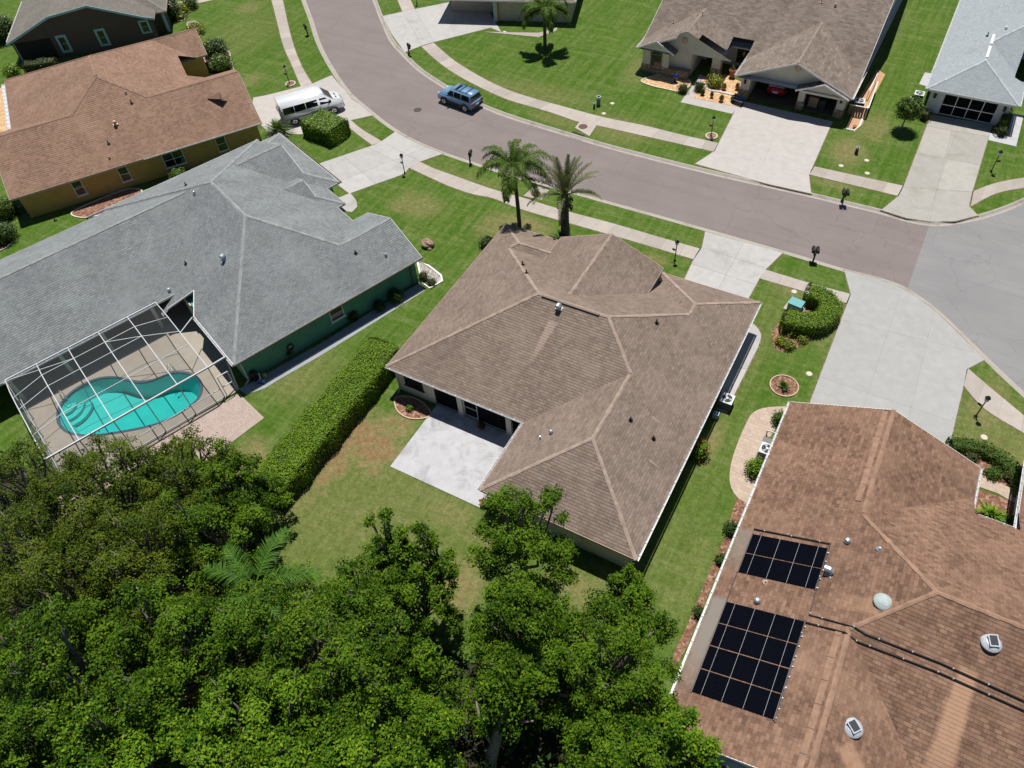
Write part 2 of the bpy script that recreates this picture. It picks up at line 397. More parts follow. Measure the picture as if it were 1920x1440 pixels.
M['paver'] = None
M['mulch'] = None
def mulch(name, c1, c2, c3):
    m, nt, b = NM(name); v = coords(nt)
    vo = nd(nt, 'ShaderNodeTexVoronoi', i_Scale=7.0); nt.links.new(v, vo.inputs['Vector'])
    sp = nd(nt, 'ShaderNodeSeparateColor'); nt.links.new(vo.outputs['Color'], sp.inputs[0])
    cc = mixc(nt, sp.outputs[0], c1, c2); cc = mixc(nt, ramp(nt, sp.outputs[1], 0.6, 0.9), cc, c3)
    nt.links.new(cc, b.inputs['Base Color']); b.inputs['Roughness'].default_value = 0.95
    nt.links.new(bump(nt, vo.outputs['Distance'], 0.9, 0.06), b.inputs['Normal'])
    return m
M['mulch'] = mulch('bark_mulch', (0.115,0.050,0.030), (0.24,0.115,0.07), (0.32,0.20,0.14))
M['orange_rock'] = mulch('orange_rock', (0.42,0.24,0.11), (0.55,0.36,0.19), (0.62,0.47,0.30))
M['grey_rock'] = mulch('grey_pebbles', (0.22,0.20,0.18), (0.36,0.33,0.30), (0.48,0.45,0.42))
def pavers(name, c1, c2, mort, w, h):
    m, nt, b = NM(name); v = coords(nt)
    br = nd(nt, 'ShaderNodeTexBrick', i_Scale=1.0, i_Mortar_Size=0.008, i_Brick_Width=w, i_Row_Height=h)
    br.inputs['Color1'].default_value = c4(c1); br.inputs['Color2'].default_value = c4(c2); br.inputs['Mortar'].default_value = c4(mort)
    nt.links.new(v, br.inputs['Vector'])
    cc = mixc(nt, 1.0, br.outputs['Color'], mixc(nt, noise(nt, v, 2.0, 5, 0.7), (0.75,0.75,0.74), (1.2,1.19,1.18)), 'MULTIPLY')
    nt.links.new(cc, b.inputs['Base Color']); b.inputs['Roughness'].default_value = 0.85
    nt.links.new(bump(nt, br.outputs['Fac'], 0.3, -0.01), b.inputs['Normal'])
    return m
M['paver'] = pavers('tan_pavers', (0.46,0.37,0.29), (0.40,0.31,0.25), (0.27,0.22,0.17), 0.42, 0.28)
M['paver_pink'] = pavers('pink_brick_pavers', (0.42,0.335,0.29), (0.35,0.275,0.24), (0.25,0.20,0.17), 0.22, 0.11)
M['edging'] = plain('pale_landscape_edging', (0.55,0.48,0.38), 0.85, var=0.1, bmp=0.2)
M['white'] = plain('white_paint', (0.78,0.78,0.76), 0.5, var=0.04)
M['alu'] = plain('white_aluminium', (0.55,0.56,0.57), 0.35, var=0.04)
M['black'] = plain('black_metal', (0.014,0.014,0.015), 0.45, var=0.2)
M['iron'] = plain('rusty_iron', (0.115,0.058,0.045), 0.8, var=0.3, scale=14)
M['dark_iron'] = plain('dark_cast_iron', (0.055,0.048,0.044), 0.75, var=0.2, scale=14)
M['rubber'] = plain('tyre_rubber', (0.018,0.018,0.019), 0.8)
M['chrome'] = plain('brushed_alloy', (0.55,0.56,0.58), 0.3, 0.9)
M['glass'] = glass('window_glass')
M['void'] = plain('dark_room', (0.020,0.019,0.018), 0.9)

# ------------------------------------------------------------------ road, kerbs, lawns
RZ = -0.12
S_px = [(540,-100),(557,-45),(573,0),(587,37),(600,77),(617,112),(640,149),(663,178),(703,212),(740,240),(780,263),(827,283),(873,299),(920,314),(973,331),(1083,361),(1140,377),(1280,416),(1410,453),(1500,479),(1580,503),(1647,520),(1693,536),(1747,571),(1780,600),(1815,634),(1850,668),(1885,702),(1925,739),(2010,820),(2110,915)]
N_px = [(660,-100),(682,-45),(698,0),(712,37),(730,77),(753,104),(783,133),(827,163),(867,186),(907,204),(957,223),(1047,251),(1140,279),(1280,315),(1380,339),(1513,369),(1580,385),(1647,401),(1697,416),(1742,424),(1780,423),(1847,410),(1925,381),(2010,335),(2110,274)]
S_in = crom([W2(u, v, RZ) for u, v in S_px], 0.8); N_in = crom([W2(u, v, RZ) for u, v in N_px], 0.8)
KW = 0.55
S_out = offset_line(S_in, -KW); N_out = offset_line(N_in, KW)
def road_split():
    a = np.array(W2(1742,424,RZ)); b = np.array(W2(1705,531,RZ)); d = b-a
    n = np.array([d[1], -d[0]]); n /= np.linalg.norm(n)     # towards the road's west part or not, fixed below
    h = (n[0], n[1], -n@a)
    w = np.array(W2(900,240,RZ))
    if n@w+h[2] < 0: h = (-h[0], -h[1], -h[2])
    return h
H = road_split()
corr = offset_line(S_in, -0.25)+offset_line(N_in, 0.25)[::-1]
tag(MB().prism(clip(corr, H), None, RZ).build('road', M['asphalt']), kind='structure')
tag(MB().prism(clip(corr, (-H[0],-H[1],-H[2])), None, RZ).build('cul_de_sac', M['culdesac']), kind='structure')
def kerb(name, inner, outer):
    mb = MB(); n = len(inner)
    for i in range(n-1):
        def pt(k, f, z): return (inner[k][0]+(outer[k][0]-inner[k][0])*f, inner[k][1]+(outer[k][1]-inner[k][1])*f, z)
        prof = ((-0.02,RZ-0.05),(0.0,RZ+0.006),(0.42,RZ-0.004+0.01),(0.62,RZ+0.075),(0.80,0.018),(1.0,0.022),(1.02,-0.1))
        for (f0,z0),(f1,z1) in zip(prof, prof[1:]):
            mb.poly([pt(i,f0,z0), pt(i,f1,z1), pt(i+1,f1,z1), pt(i+1,f0,z0)])
    o = mb.build(name, M['kerb']); return tag(o, kind='structure')
kerb('kerb', S_in, S_out); kerb('kerb', N_in, N_out)

# pool and deck, in the frame of the green house
A3 = R(21.0); O3 = (-9.94, -4.73)
def L3(x, y): return (O3[0]+x*math.cos(A3)+y*math.sin(A3), O3[1]-x*math.sin(A3)+y*math.cos(A3))
POOL = [(-6.92,-11.61),(-8.05,-11.03),(-8.78,-9.77),(-8.75,-8.2),(-7.95,-7.0),(-6.91,-6.33),(-6.1,-5.75),(-5.6,-4.88),(-5.33,-3.65),(-4.54,-2.7),(-3.41,-2.3),(-2.34,-2.46),(-1.5,-3.19),(-1.2,-4.69),(-1.4,-6.2),(-2.12,-7.86),(-3.6,-10.2),(-4.88,-11.34),(-5.97,-11.68)]
POOL = crom(POOL, 0.35, True)
deck_hole = [L3(x, y) for x, y in ((-9.6,-12.6),(-0.7,-12.6),(-0.7,-1.2),(-9.6,-1.2))]
far_s = [(75,-20),(160,-60),(160,-190),(-230,-190),(-230,90),(-110,110)]
far_n = [(-95,130),(-100,240),(220,240),(220,80),(80,70)]
tag(MB().prism(S_out+far_s, None, 0.0, [deck_hole]).build('lawn', M['lawn']), kind='structure')
tag(MB().prism(N_out[::-1]+far_n, None, 0.0).build('lawn', M['lawn']), kind='structure')

# ------------------------------------------------------------------ slabs
def shrink(poly, g):
    """pull every edge of an outline in by g"""
    if area(poly) < 0: poly = poly[::-1]
    P = [p for i, p in enumerate(poly) if math.dist(p, poly[i-1]) > 0.03]; n = len(P); out = []
    for i in range(n):
        a, p, q = P[i-1], P[i], P[(i+1)%n]; la, lq = math.dist(a, p), math.dist(p, q)
        n1 = (-(p[1]-a[1])/la, (p[0]-a[0])/la); n2 = (-(q[1]-p[1])/lq, (q[0]-p[0])/lq)
        k = 1+n1[0]*n2[0]+n1[1]*n2[1]
        out.append((p[0]+(n1[0]+n2[0])*g/max(k, 0.25), p[1]+(n1[1]+n2[1])*g/max(k, 0.25)))
    return out
M['soil'] = mulch('edge_soil', (0.10,0.075,0.04), (0.17,0.13,0.065), (0.22,0.18,0.09))
def soil_edge(poly, bed, w=0.075):
    rng = random.Random(len(poly)); P = shrink(poly, -w*rng.uniform(0.8, 1.2)); MB().prism(P, None, 0.006).build('edge_strip', M['soil'], bed)
def slabs(name, poly, cuts, mat, top=0.035, gap=0.008):
    """poured slabs: bed of joint filler, each slab a piece of its own"""
    if area(poly) < 0: poly = poly[::-1]
    bed = MB().prism(shrink(poly, 0.02), None, top-0.018).build(name, M['joint']); tag(bed, kind='structure')
    if 'patio' not in name: soil_edge(poly, bed)
    pieces = [poly]
    for (p, q) in cuts:
        d = (q[0]-p[0], q[1]-p[1]); h = (-d[1], d[0], d[1]*p[0]-d[0]*p[1]); nx = []
        for P in pieces:
            for s in (1, -1):
                c = clip(P, (h[0]*s, h[1]*s, h[2]*s))
                if len(c) > 2 and abs(area(c)) > 0.08: nx.append(c)
        pieces = nx
    for P in pieces:
        MB().prism(shrink(P, gap), -0.05, top).build('slab', mat, bed)
    return bed
def PX(*pts): return [W2(u, v, 0.03) for u, v in pts]
def walk(name, e0, e1, mat, n=None, top=0.03):
    """sidewalk between two traced edges, cut every 1.5 m or so"""
    a = crom(PX(*e0), 0.25); b = crom(PX(*e1), 0.25)
    L = sum(math.dist(a[i], a[i+1]) for i in range(len(a)-1)); n = n or max(1, round(L/1.55))
    def at(c, t):
        f = t*(len(c)-1); i = min(int(f), len(c)-2); k = f-i
        return (c[i][0]+(c[i+1][0]-c[i][0])*k, c[i][1]+(c[i+1][1]-c[i][1])*k)
    bed = MB()
    N = n*3
    for i in range(N):
        p = [at(a, i/N), at(a, (i+1)/N), at(b, (i+1)/N), at(b, i/N)]
        p = shrink(p, 0.0) if area(p) < 0 else p
        bed.poly([(x, y, top-0.016) for x, y in p])
    bed = tag(bed.build(name, M['joint']), kind='structure')
    K = 24; soil_edge([at(a, k/K) for k in range(K+1)]+[at(b, k/K) for k in range(K, -1, -1)], bed)
    for i in range(n):
        e = 0.006*n/L if L else 0
        ts = [(i+k/3) for k in range(4)]; ts[0] += e; ts[-1] -= e
        P = [at(a, t/n) for t in ts]+[at(b, t/n) for t in ts[::-1]]
        if area(P) < 0: P = P[::-1]
        MB().prism(P, -0.05, top).build('slab', mat, bed)
    return bed
walk('sidewalk', [(480,-90),(497,-40),(509,0),(520,43),(531,85),(547,122),(564,162)], [(505,-90),(518,-40),(530,0),(541,50),(551,86),(566,124),(585,156)], M['walk'])
walk('sidewalk', [(768,315),(800,330),(840,348),(883,363),(925,372),(977,392),(1052,414),(1123,434),(1210,459),(1300,486)], [(787,303),(812,315),(840,325),(890,343),(928,356),(985,372),(1053,393),(1157,421),(1235,444),(1312,466)], M['walk'])
walk('sidewalk', [(1425,522),(1510,547),(1587,568)], [(1434,505),(1513,529),(1594,551)], M['walk'])
walk('sidewalk', [(1807,723),(1847,767),(1920,812),(2000,862)], [(1815,690),(1842,714),(1920,779),(1995,842)], M['walk'])
walk('sidewalk', [(757,27),(735,-25),(715,-80)], [(779,20),(757,-30),(738,-85)], M['walk'])
walk('sidewalk', [(790,87),(817,112),(853,138),(907,167),(953,187),(1000,201),(1040,213),(1083,228),(1120,235),(1173,247),(1280,271),(1338,284)], [(813,80),(833,98),(857,117),(907,147),(957,170),(1007,186),(1040,195),(1073,204),(1133,220),(1207,235),(1280,253),(1347,268)], M['walk'])
walk('sidewalk', [(1517,327),(1600,347),(1683,367)], [(1528,312),(1610,330),(1693,348)], M['walk'])
walk('sidewalk', [(1820,387),(1867,363),(1920,352),(1990,343)], [(1826,358),(1867,343),(1920,333),(1985,325)], M['walk'])
walk('sidewalk', [(642,223),(662,245),(698,272)], [(659,226),(678,242),(716,265)], M['walk'], 3)

slabs('driveway', PX((1393,190),(1562,228),(1557,237),(1525,310),(1517,328),(1521,363),(1440,345),(1303,307),(1340,283),(1380,204)),
      [PX((1369,240),(1542,278)), PX((1340,283),(1517,328)), PX((1470,210),(1418,338))], M['drive_tr'], gap=0.004)
slabs('driveway', PX((1743,214),(1862,234),(1857,247),(1823,360),(1817,386),(1834,404),(1790,415),(1742,415),(1700,409),(1652,394),(1685,367),(1695,347),(1741,227)),
      [PX((1800,225),(1760,345)), PX((1760,345),(1742,418)), PX((1738,237),(1856,256)), PX((1715,286),(1840,311)), PX((1695,351),(1826,360))], M['drive_old'])
slabs('driveway', PX((1322,434),(1400,456),(1468,474),(1437,504),(1424,523),(1400,566),(1280,530),(1300,487),(1316,464)),
      [PX((1395,455),(1345,545)), PX((1316,464),(1437,503)), PX((1297,495),(1421,535))], M['drive'])
slabs('driveway', PX((1583,506),(1645,522),(1691,540),(1740,572),(1776,604),(1809,637),(1846,675),(1813,692),(1807,723),(1770,880),(1480,880),(1520,750),(1595,552)),
      [PX((1690,546),(1620,760)), PX((1745,610),(1706,775)), PX((1536,706),(1790,792)), PX((1580,600),(1830,662))], M['drive_big'], gap=0.004)
slabs('driveway', PX((741,247),(785,270),(831,288),(788,303),(766,316),(758,326),(655,363),(625,340),(588,312),(600,306),(700,272),(715,265)),
      [PX((625,345),(800,276)), PX((715,265),(788,303)), PX((690,275),(766,316)), PX((648,296),(705,345))], M['drive'])
slabs('driveway', PX((622,141),(640,163),(660,186),(700,216),(655,226),(640,232),(575,252),(505,250),(470,215),(475,183),(497,179),(533,170),(587,156)),
      [PX((587,156),(655,226)), PX((540,168),(590,250))], M['drive_tr'])
slabs('driveway', PX((717,30),(777,17),(847,3),(895,-15),(940,60),(920,52),(817,78),(790,86),(759,98),(735,65)),
      [PX((757,25),(790,86)), PX((779,18),(815,80)), PX((825,8),(855,68)), PX((862,0),(893,60))], M['drive'])
slabs('patio', [(3.68,0.25),(3.68,-5.6),(10.9,-5.6),(10.9,0.25)], [], M['patio'], 0.05)
# side path of the middle house with a rounded end
pp = crom(PX((1384,616),(1398,604),(1415,609),(1427,628),(1422,650)), 0.2)+PX((1376,742),(1362,776),(1345,768),(1352,735))
slabs('side_path', pp, [PX((1370,690),(1405,692)), PX((1350,735),(1380,742))], M['drive'], 0.03)
# ------------------------------------------------------------------ houses
TR1 = [((9.85,6.55),(9.6,3.2),0.40,0.10,0.5), ((18.4,3.2),(19.3,3.1),0.07,0.03,0.5), ((19.4,0.4),(20.4,0.3),0.06,0.03,0.5)]
TR2 = [((37.3,-5.2),(37.3,-12.0),0.45,0.75,0.75), ((33.2,-10.9),(36.0,-13.2),0.5,0.7,0.5), ((33.1,-4.2),(30.5,-4.2),0.4,0.6,0.3), ((26.05,-1.2),(26.05,-4.4),0.42,0.38,0.7,(0.21,0.185,0.155)), ((26.05,-5.7),(26.05,-12.2),0.42,0.40,0.95,(0.21,0.19,0.165))]
M['sh_main'] = shingle('taupe_shingles', (0.252,0.198,0.158), (0.202,0.156,0.125), (0.115,0.088,0.072), 0.19, 0.42, (0.76,0.75,0.76), 0.8, 0.30, (0.270,0.212,0.170), TR1, (0.40,0.31,0.25))
M['sh_right'] = shingle('brown_shingles', (0.275,0.170,0.115), (0.205,0.122,0.083), (0.115,0.068,0.048), 0.20, 0.40, (0.66,0.64,0.64), 0.95, 0.55, (0.31,0.195,0.13), TR2, (0.42,0.26,0.165))
M['sh_grey'] = shingle('grey_shingles', (0.232,0.252,0.256), (0.190,0.208,0.213), (0.095,0.104,0.108), 0.19, 0.36, (0.78,0.78,0.78), 0.7, 0.28, (0.275,0.298,0.298))
M['sh_brown'] = shingle('light_brown_shingles', (0.295,0.188,0.132), (0.240,0.150,0.106), (0.140,0.088,0.064), 0.22, 0.40, (0.76,0.74,0.74), 0.6, 0.36, (0.33,0.215,0.155))
M['sh_far'] = shingle('weathered_shingles', (0.260,0.213,0.176), (0.185,0.148,0.122), (0.118,0.094,0.078), 0.24, 0.55, (0.72,0.72,0.72), 0.7, 0.36, (0.25,0.205,0.168))
M['sh_blue'] = shingle('pale_grey_shingles', (0.330,0.365,0.380), (0.290,0.322,0.338), (0.215,0.24,0.255), 0.2, 0.36, (0.86,0.87,0.88), 0.5, 0.12)
M['sh_olive'] = shingle('grey_brown_shingles', (0.205,0.190,0.165), (0.165,0.152,0.132), (0.10,0.092,0.08), 0.22, 0.4, (0.78,0.78,0.78), 0.6, 0.25)
def dustmat(name, c):
    return plain(name, c, 0.95, var=0.22, scale=2.5, bmp=0.3)
M['cap_main'] = dustmat('dusty_ridge_taupe', (0.300,0.232,0.184)); M['cap_right'] = dustmat('ridge_brown', (0.270,0.166,0.112))
M['cap_grey'] = dustmat('ridge_grey', (0.245,0.260,0.258)); M['cap_brown'] = dustmat('ridge_light_brown', (0.225,0.14,0.10))
M['cap_far'] = dustmat('ridge_weathered', (0.235,0.19,0.155)); M['cap_blue'] = dustmat('ridge_pale_grey', (0.37,0.405,0.42)); M['cap_olive'] = dustmat('ridge_grey_brown', (0.21,0.195,0.17))
def stucco(name, c): return plain(name, c, 0.9, var=0.08, scale=1.2, spec=0.2, bmp=0.25)
M['st_cream'] = stucco('cream_stucco', (0.62,0.60,0.54)); M['st_green'] = stucco('sage_green_stucco', (0.115,0.30,0.215)); M['st_tan'] = stucco('tan_stucco', (0.52,0.31,0.10))
M['st_brown'] = stucco('dark_brown_stucco', (0.105,0.085,0.078)); M['st_beige'] = stucco('pale_beige_stucco', (0.60,0.56,0.47)); M['st_grey'] = stucco('pale_grey_stucco', (0.55,0.58,0.58))
M['st_far'] = stucco('buff_stucco', (0.45,0.39,0.31)); M['st_green_w'] = stucco('pale_green_stucco', (0.46,0.52,0.40))
M['trim_blue'] = plain('light_blue_trim', (0.30,0.50,0.58), 0.6); M['trim_tan'] = plain('tan_trim', (0.50,0.36,0.26), 0.7)
M['fascia'] = plain('white_fascia', (0.72,0.71,0.69), 0.6); M['fascia_dark'] = plain('brown_fascia', (0.16,0.12,0.095), 0.7); M['fascia_tan'] = plain('tan_fascia', (0.48,0.36,0.27), 0.7)
M['stone'] = mulch('stone_veneer', (0.16,0.125,0.09), (0.30,0.22,0.13), (0.40,0.33,0.22))
M['soffit'] = plain('soffit', (0.62,0.61,0.58), 0.8)
M['galv'] = plain('galvanised_vent', (0.50,0.55,0.58), 0.35, 0.6, var=0.15); M['vent_grey'] = plain('grey_vent', (0.33,0.34,0.35), 0.6)
M['screen'] = None
def screen(name, c, dens):
    m, nt, b = NM(name); nt.nodes.remove(b)
    t = nd(nt, 'ShaderNodeBsdfTransparent'); d = nd(nt, 'ShaderNodeBsdfDiffuse'); d.inputs[0].default_value = c4(c)
    k = nd(nt, 'ShaderNodeMixShader')
    nt.links.new(math_(nt, 'ADD', math_(nt, 'MULTIPLY', noise(nt, coords(nt), 0.8, 3), 0.06), dens-0.03), k.inputs[0])
    nt.links.new(t.outputs[0], k.inputs[1]); nt.links.new(d.outputs[0], k.inputs[2]); nt.links.new(k.outputs[0], nt.nodes['Material Output'].inputs[0])
    return m
M['screen'] = screen('insect_screen', (0.11,0.12,0.12), 0.17)
M['screen_dark'] = screen('dark_lanai_screen', (0.012,0.012,0.013), 0.80)

def planes_of(s):
    P = []; sl = s.get('sl', {}); d = s.get('s', 0.42); g = s.get('gable', '')
    z = s.get('z', 2.6); ze = s.get('ze', {})
    for k in 'WESN':
        if k in g: continue
        a = sl.get(k, d); q = ze.get(k, z)
        P.append((k, {'W': (a,0,q-a*s['x0']), 'E': (-a,0,q+a*s['x1']), 'S': (0,a,q-a*s['y0']), 'N': (0,-a,q+a*s['y1'])}[k]))
    return P
def sub_h(s, x, y): return min(p[0]*x+p[1]*y+p[2] for _, p in s['P'])
def inside(s, x, y, e): return s['x0']-e <= x <= s['x1']+e and s['y0']-e <= y <= s['y1']+e
def half_rect(s): return [(1,0,-s['x0']),(-1,0,s['x1']),(0,1,-s['y0']),(0,-1,s['y1'])]
def conv_halves(poly):
    if area(poly) < 0: poly = poly[::-1]
    out = []
    for i in range(len(poly)):
        p, q = poly[i], poly[(i+1)%len(poly)]; l = math.dist(p, q); n = (-(q[1]-p[1])/l, (q[0]-p[0])/l)
        out.append((n[0], n[1], -(n[0]*p[0]+n[1]*p[1])))
    return out
def subtract(polys, halves):
    out = []
    for P in polys:
        cur = P
        for h in halves:
            o = clip(cur, (-h[0],-h[1],-h[2]))
            if len(o) > 2 and abs(area(o)) > 1e-4: out.append(o)
            cur = clip(cur, h)
            if len(cur) < 3 or abs(area(cur)) < 1e-5: break
    return out
def runs(a, b, ok, n=None):
    """visible stretches of the 3-D line a-b"""
    L = math.dist(a, b); n = n or max(4, int(L/0.06)); r = []; st = None
    for i in range(n+1):
        t = i/n; p = tuple(a[k]+(b[k]-a[k])*t for k in range(3)); v = ok(p)
        if v and st is None: st = p
        if st is not None and (not v or i == n):
            if math.dist(st, p) > 0.15: r.append((st, p))
            st = None
    return r
def build_roof(house, subs, mat, cap, fas, holes=(), course=0.2, fh=0.17, gablemat=None, over=0.35, capw=0.115, soff=True, capname='ridge_cap'):
    for s in subs: s['P'] = planes_of(s)
    HV = [conv_halves(h) for h in holes]
    def hid(i, p, e=0.02):
        for hv in HV:
            if all(h[0]*p[0]+h[1]*p[1]+h[2] > 1e-3 for h in hv): return True
        for j, q in enumerate(subs):
            if j == i: continue
            if inside(q, p[0], p[1], 1e-4 if j < i else -1e-3) and sub_h(q, p[0], p[1]) > p[2]-(e if j < i else -e): return True
        return False
    rb = MB(); lines = []; TH = 0.014
    for i, s in enumerate(subs):
        rect = [(s['x0'],s['y0']),(s['x1'],s['y0']),(s['x1'],s['y1']),(s['x0'],s['y1'])]
        for k, p in s['P']:
            F = rect
            for k2, q in s['P']:
                if k2 != k: F = clip(F, (q[0]-p[0], q[1]-p[1], q[2]-p[2]+1e-9))
                if len(F) < 3: break
            if len(F) < 3 or abs(area(F)) < 1e-3: continue
            for a in range(len(F)):                     # ridges and hips of this sub-roof
                u, w = F[a], F[(a+1)%len(F)]; mx, my = (u[0]+w[0])/2, (u[1]+w[1])/2
                for k2, q in s['P']:
                    if k2 > k and abs((q[0]-p[0])*mx+(q[1]-p[1])*my+q[2]-p[2]) < 1e-6 and math.dist(u, w) > 0.2:
                        if abs((q[0]-p[0])*u[0]+(q[1]-p[1])*u[1]+q[2]-p[2]) < 1e-5: lines.append((i, u, w))
            pieces = [F]
            for j, q in enumerate(subs):
                if j == i: continue
                e = 1e-4 if j < i else -1e-4
                hv = half_rect(q)+[(g[0]-p[0], g[1]-p[1], g[2]-p[2]+e) for _, g in q['P']]
                pieces = subtract(pieces, hv)
            for hv in HV: pieces = subtract(pieces, hv)
            gl = math.hypot(p[0], p[1]); dx, dy = p[0]/gl, p[1]/gl; kk = math.sqrt(1+gl*gl)
            nrm = (-p[0]/kk, -p[1]/kk, 1/kk)
            for P in pieces:
                vv = [(dx*x+dy*y)*kk for x, y in P]; n0, n1 = math.floor(min(vv)/course), math.ceil(max(vv)/course)
                for c in range(n0, n1):
                    C = clip(clip(P, (dx*kk, dy*kk, -c*course)), (-dx*kk, -dy*kk, (c+1)*course))
                    if len(C) < 3 or abs(area(C)) < 2e-4: continue
                    if area(C) < 0: C = C[::-1]
                    pts = []; uvs = []
                    for x, y in C:
                        v = (dx*x+dy*y)*kk; r = TH*(1-(v-c*course)/course)
                        pts.append((x+nrm[0]*r, y+nrm[1]*r, p[0]*x+p[1]*y+p[2]+nrm[2]*r)); uvs.append((-dy*x+dx*y+50, v+50))
                    rb.poly(pts, uvs)
    roof = rb.build('roof', mat, house)
    seen = set()
    for i, u, w in lines:
        key = (i, tuple(round(c, 2) for c in sorted((u, w))[0]), tuple(round(c, 2) for c in sorted((u, w))[1]))
        if key in seen: continue
        seen.add(key); s = subs[i]
        A = (u[0],u[1],sub_h(s, *u)); B = (w[0],w[1],sub_h(s, *w))
        ll = math.dist(u, w); pu = (-(w[1]-u[1])/ll*0.12, (w[0]-u[0])/ll*0.12)
        def onridge(p):
            for hv in HV:
                if all(h[0]*p[0]+h[1]*p[1]+h[2] > 1e-3 for h in hv): return False
            for sg in (1, -1):
                x, y = p[0]+pu[0]*sg, p[1]+pu[1]*sg
                if not inside(s, x, y, 0.02): continue
                z = sub_h(s, x, y)
                for j, q in enumerate(subs):
                    if j != i and inside(q, x, y, 0.0) and sub_h(q, x, y) > z+0.005: return False
            for j, q in enumerate(subs):
                if j < i and all(inside(q, p[0]+pu[0]*sg, p[1]+pu[1]*sg, 0.0) and abs(sub_h(q, p[0]+pu[0]*sg, p[1]+pu[1]*sg)-sub_h(s, p[0]+pu[0]*sg, p[1]+pu[1]*sg)) < 0.005 for sg in (1, -1)): return False
            return True
        for a, b in runs(A, B, onridge):
            mb = MB(); L = math.dist(a, b); n = max(1, int(L/0.3)); d = np.array(b)-np.array(a); pl = np.array([-d[1], d[0]]); pl = pl/np.linalg.norm(pl)
            rnd = random.Random(int(L*1000))
            for k in range(n):
                lo = 0.016+0.02; ws = capw*rnd.uniform(0.85, 1.2)
                e0 = np.array(a)+d*(k/n); e1 = np.array(a)+d*((k+1.12)/n if k < n-1 else 1.0)
                def q(e, sgn, up):
                    x, y = e[0]+pl[0]*sgn*ws, e[1]+pl[1]*sgn*ws
                    xx = min(max(x, s['x0']), s['x1']); yy = min(max(y, s['y0']), s['y1'])
                    return (x, y, sub_h(s, xx, yy)+up)
                c0 = (e0[0],e0[1],e0[2]+lo+0.012); c1 = (e1[0],e1[1],e1[2]+lo)
                mb.poly([q(e0,1,lo+0.012), c0, c1, q(e1,1,lo)]); mb.poly([c0, q(e0,-1,lo+0.012), q(e1,-1,lo), c1])
            mb.build(capname, cap, roof)
    # fascia boards, rakes, soffits and gable ends
    fb = MB(); sb = MB()
    for i, s in enumerate(subs):
        g = s.get('gable', ''); hidg = s.get('inner', '')
        cx, cy = (s['x0']+s['x1'])/2, (s['y0']+s['y1'])/2
        ends = {'W': ((s['x0'],s['y0']),(s['x0'],s['y1']),(-1,0)), 'E': ((s['x1'],s['y0']),(s['x1'],s['y1']),(1,0)),
                'S': ((s['x0'],s['y0']),(s['x1'],s['y0']),(0,-1)), 'N': ((s['x0'],s['y1']),(s['x1'],s['y1']),(0,1))}
        for k, (u, w, nv) in ends.items():
            if k in hidg: continue
            pts = [u, w]
            if k in g:                                   # follow the rake over the ridge
                N = 40; prof = [(u[0]+(w[0]-u[0])*t/N, u[1]+(w[1]-u[1])*t/N) for t in range(N+1)]
                zs = [sub_h(s, *p) for p in prof]; m = max(range(N+1), key=lambda t: zs[t]); pts = [u, prof[m], w]
            for p, q in zip(pts, pts[1:]):
                ez = s.get('ze', {}).get(k, s.get('z', 2.6))
                a = (p[0],p[1],sub_h(s, *p) if k in g else ez); b = (q[0],q[1],sub_h(s, *q) if k in g else ez)
                for a2, b2 in runs(a, b, lambda t: not hid(i, t, 0.02)):
                    o = 0.012
                    a3 = (a2[0]+nv[0]*o, a2[1]+nv[1]*o, a2[2]); b3 = (b2[0]+nv[0]*o, b2[1]+nv[1]*o, b2[2])
                    th = 0.03
                    for (x0,y0,z0),(x1,y1,z1) in ((a3, b3),):
                        mbp = [(x0,y0,z0+0.012),(x1,y1,z1+0.012),(x1,y1,z1-fh),(x0,y0,z0-fh)]
                        inn = [(x-nv[0]*th, y-nv[1]*th, z) for x, y, z in mbp]
                        fb._add(mbp+inn, [(0,1,2,3),(7,6,5,4),(0,4,5,1),(2,6,7,3),(1,5,6,2),(0,3,7,4)])
            if k in g and k not in hidg and gablemat:
                ins = s.get('over', over); gb = MB()
                q0, q1 = (u[0]-nv[0]*ins, u[1]-nv[1]*ins), (w[0]-nv[0]*ins, w[1]-nv[1]*ins)
                N = 40; zb = s.get('gz', s.get('z', 2.6)-0.12)
                prof = [(q0[0]+(q1[0]-q0[0])*t/N, q0[1]+(q1[1]-q0[1])*t/N) for t in range(N+1)]
                for p, q in zip(prof, prof[1:]):
                    za, zc = sub_h(s, *p)-0.03, sub_h(s, *q)-0.03
                    if max(za, zc) > zb+0.02: gb.poly([(p[0],p[1],zb),(q[0],q[1],zb),(q[0],q[1],max(zc,zb+0.01)),(p[0],p[1],max(za,zb+0.01))])
                if gb.f: gb.build('gable_wall', gablemat, house)
        if soff:
            z = s.get('z', 2.6)-fh+0.02-0.004*i
            P = [[(s['x0']+.01,s['y0']+.01),(s['x1']-.01,s['y0']+.01),(s['x1']-.01,s['y1']-.01),(s['x0']+.01,s['y1']-.01)]]
            for hv in HV: P = subtract(P, hv)
            for p in P: sb.poly([(x,y,z) for x, y in p[::-1]])
    if fb.f: fb.build('fascia', fas, house)
    if sb.f: sb.build('soffit', M['soffit'], house)
    return roof
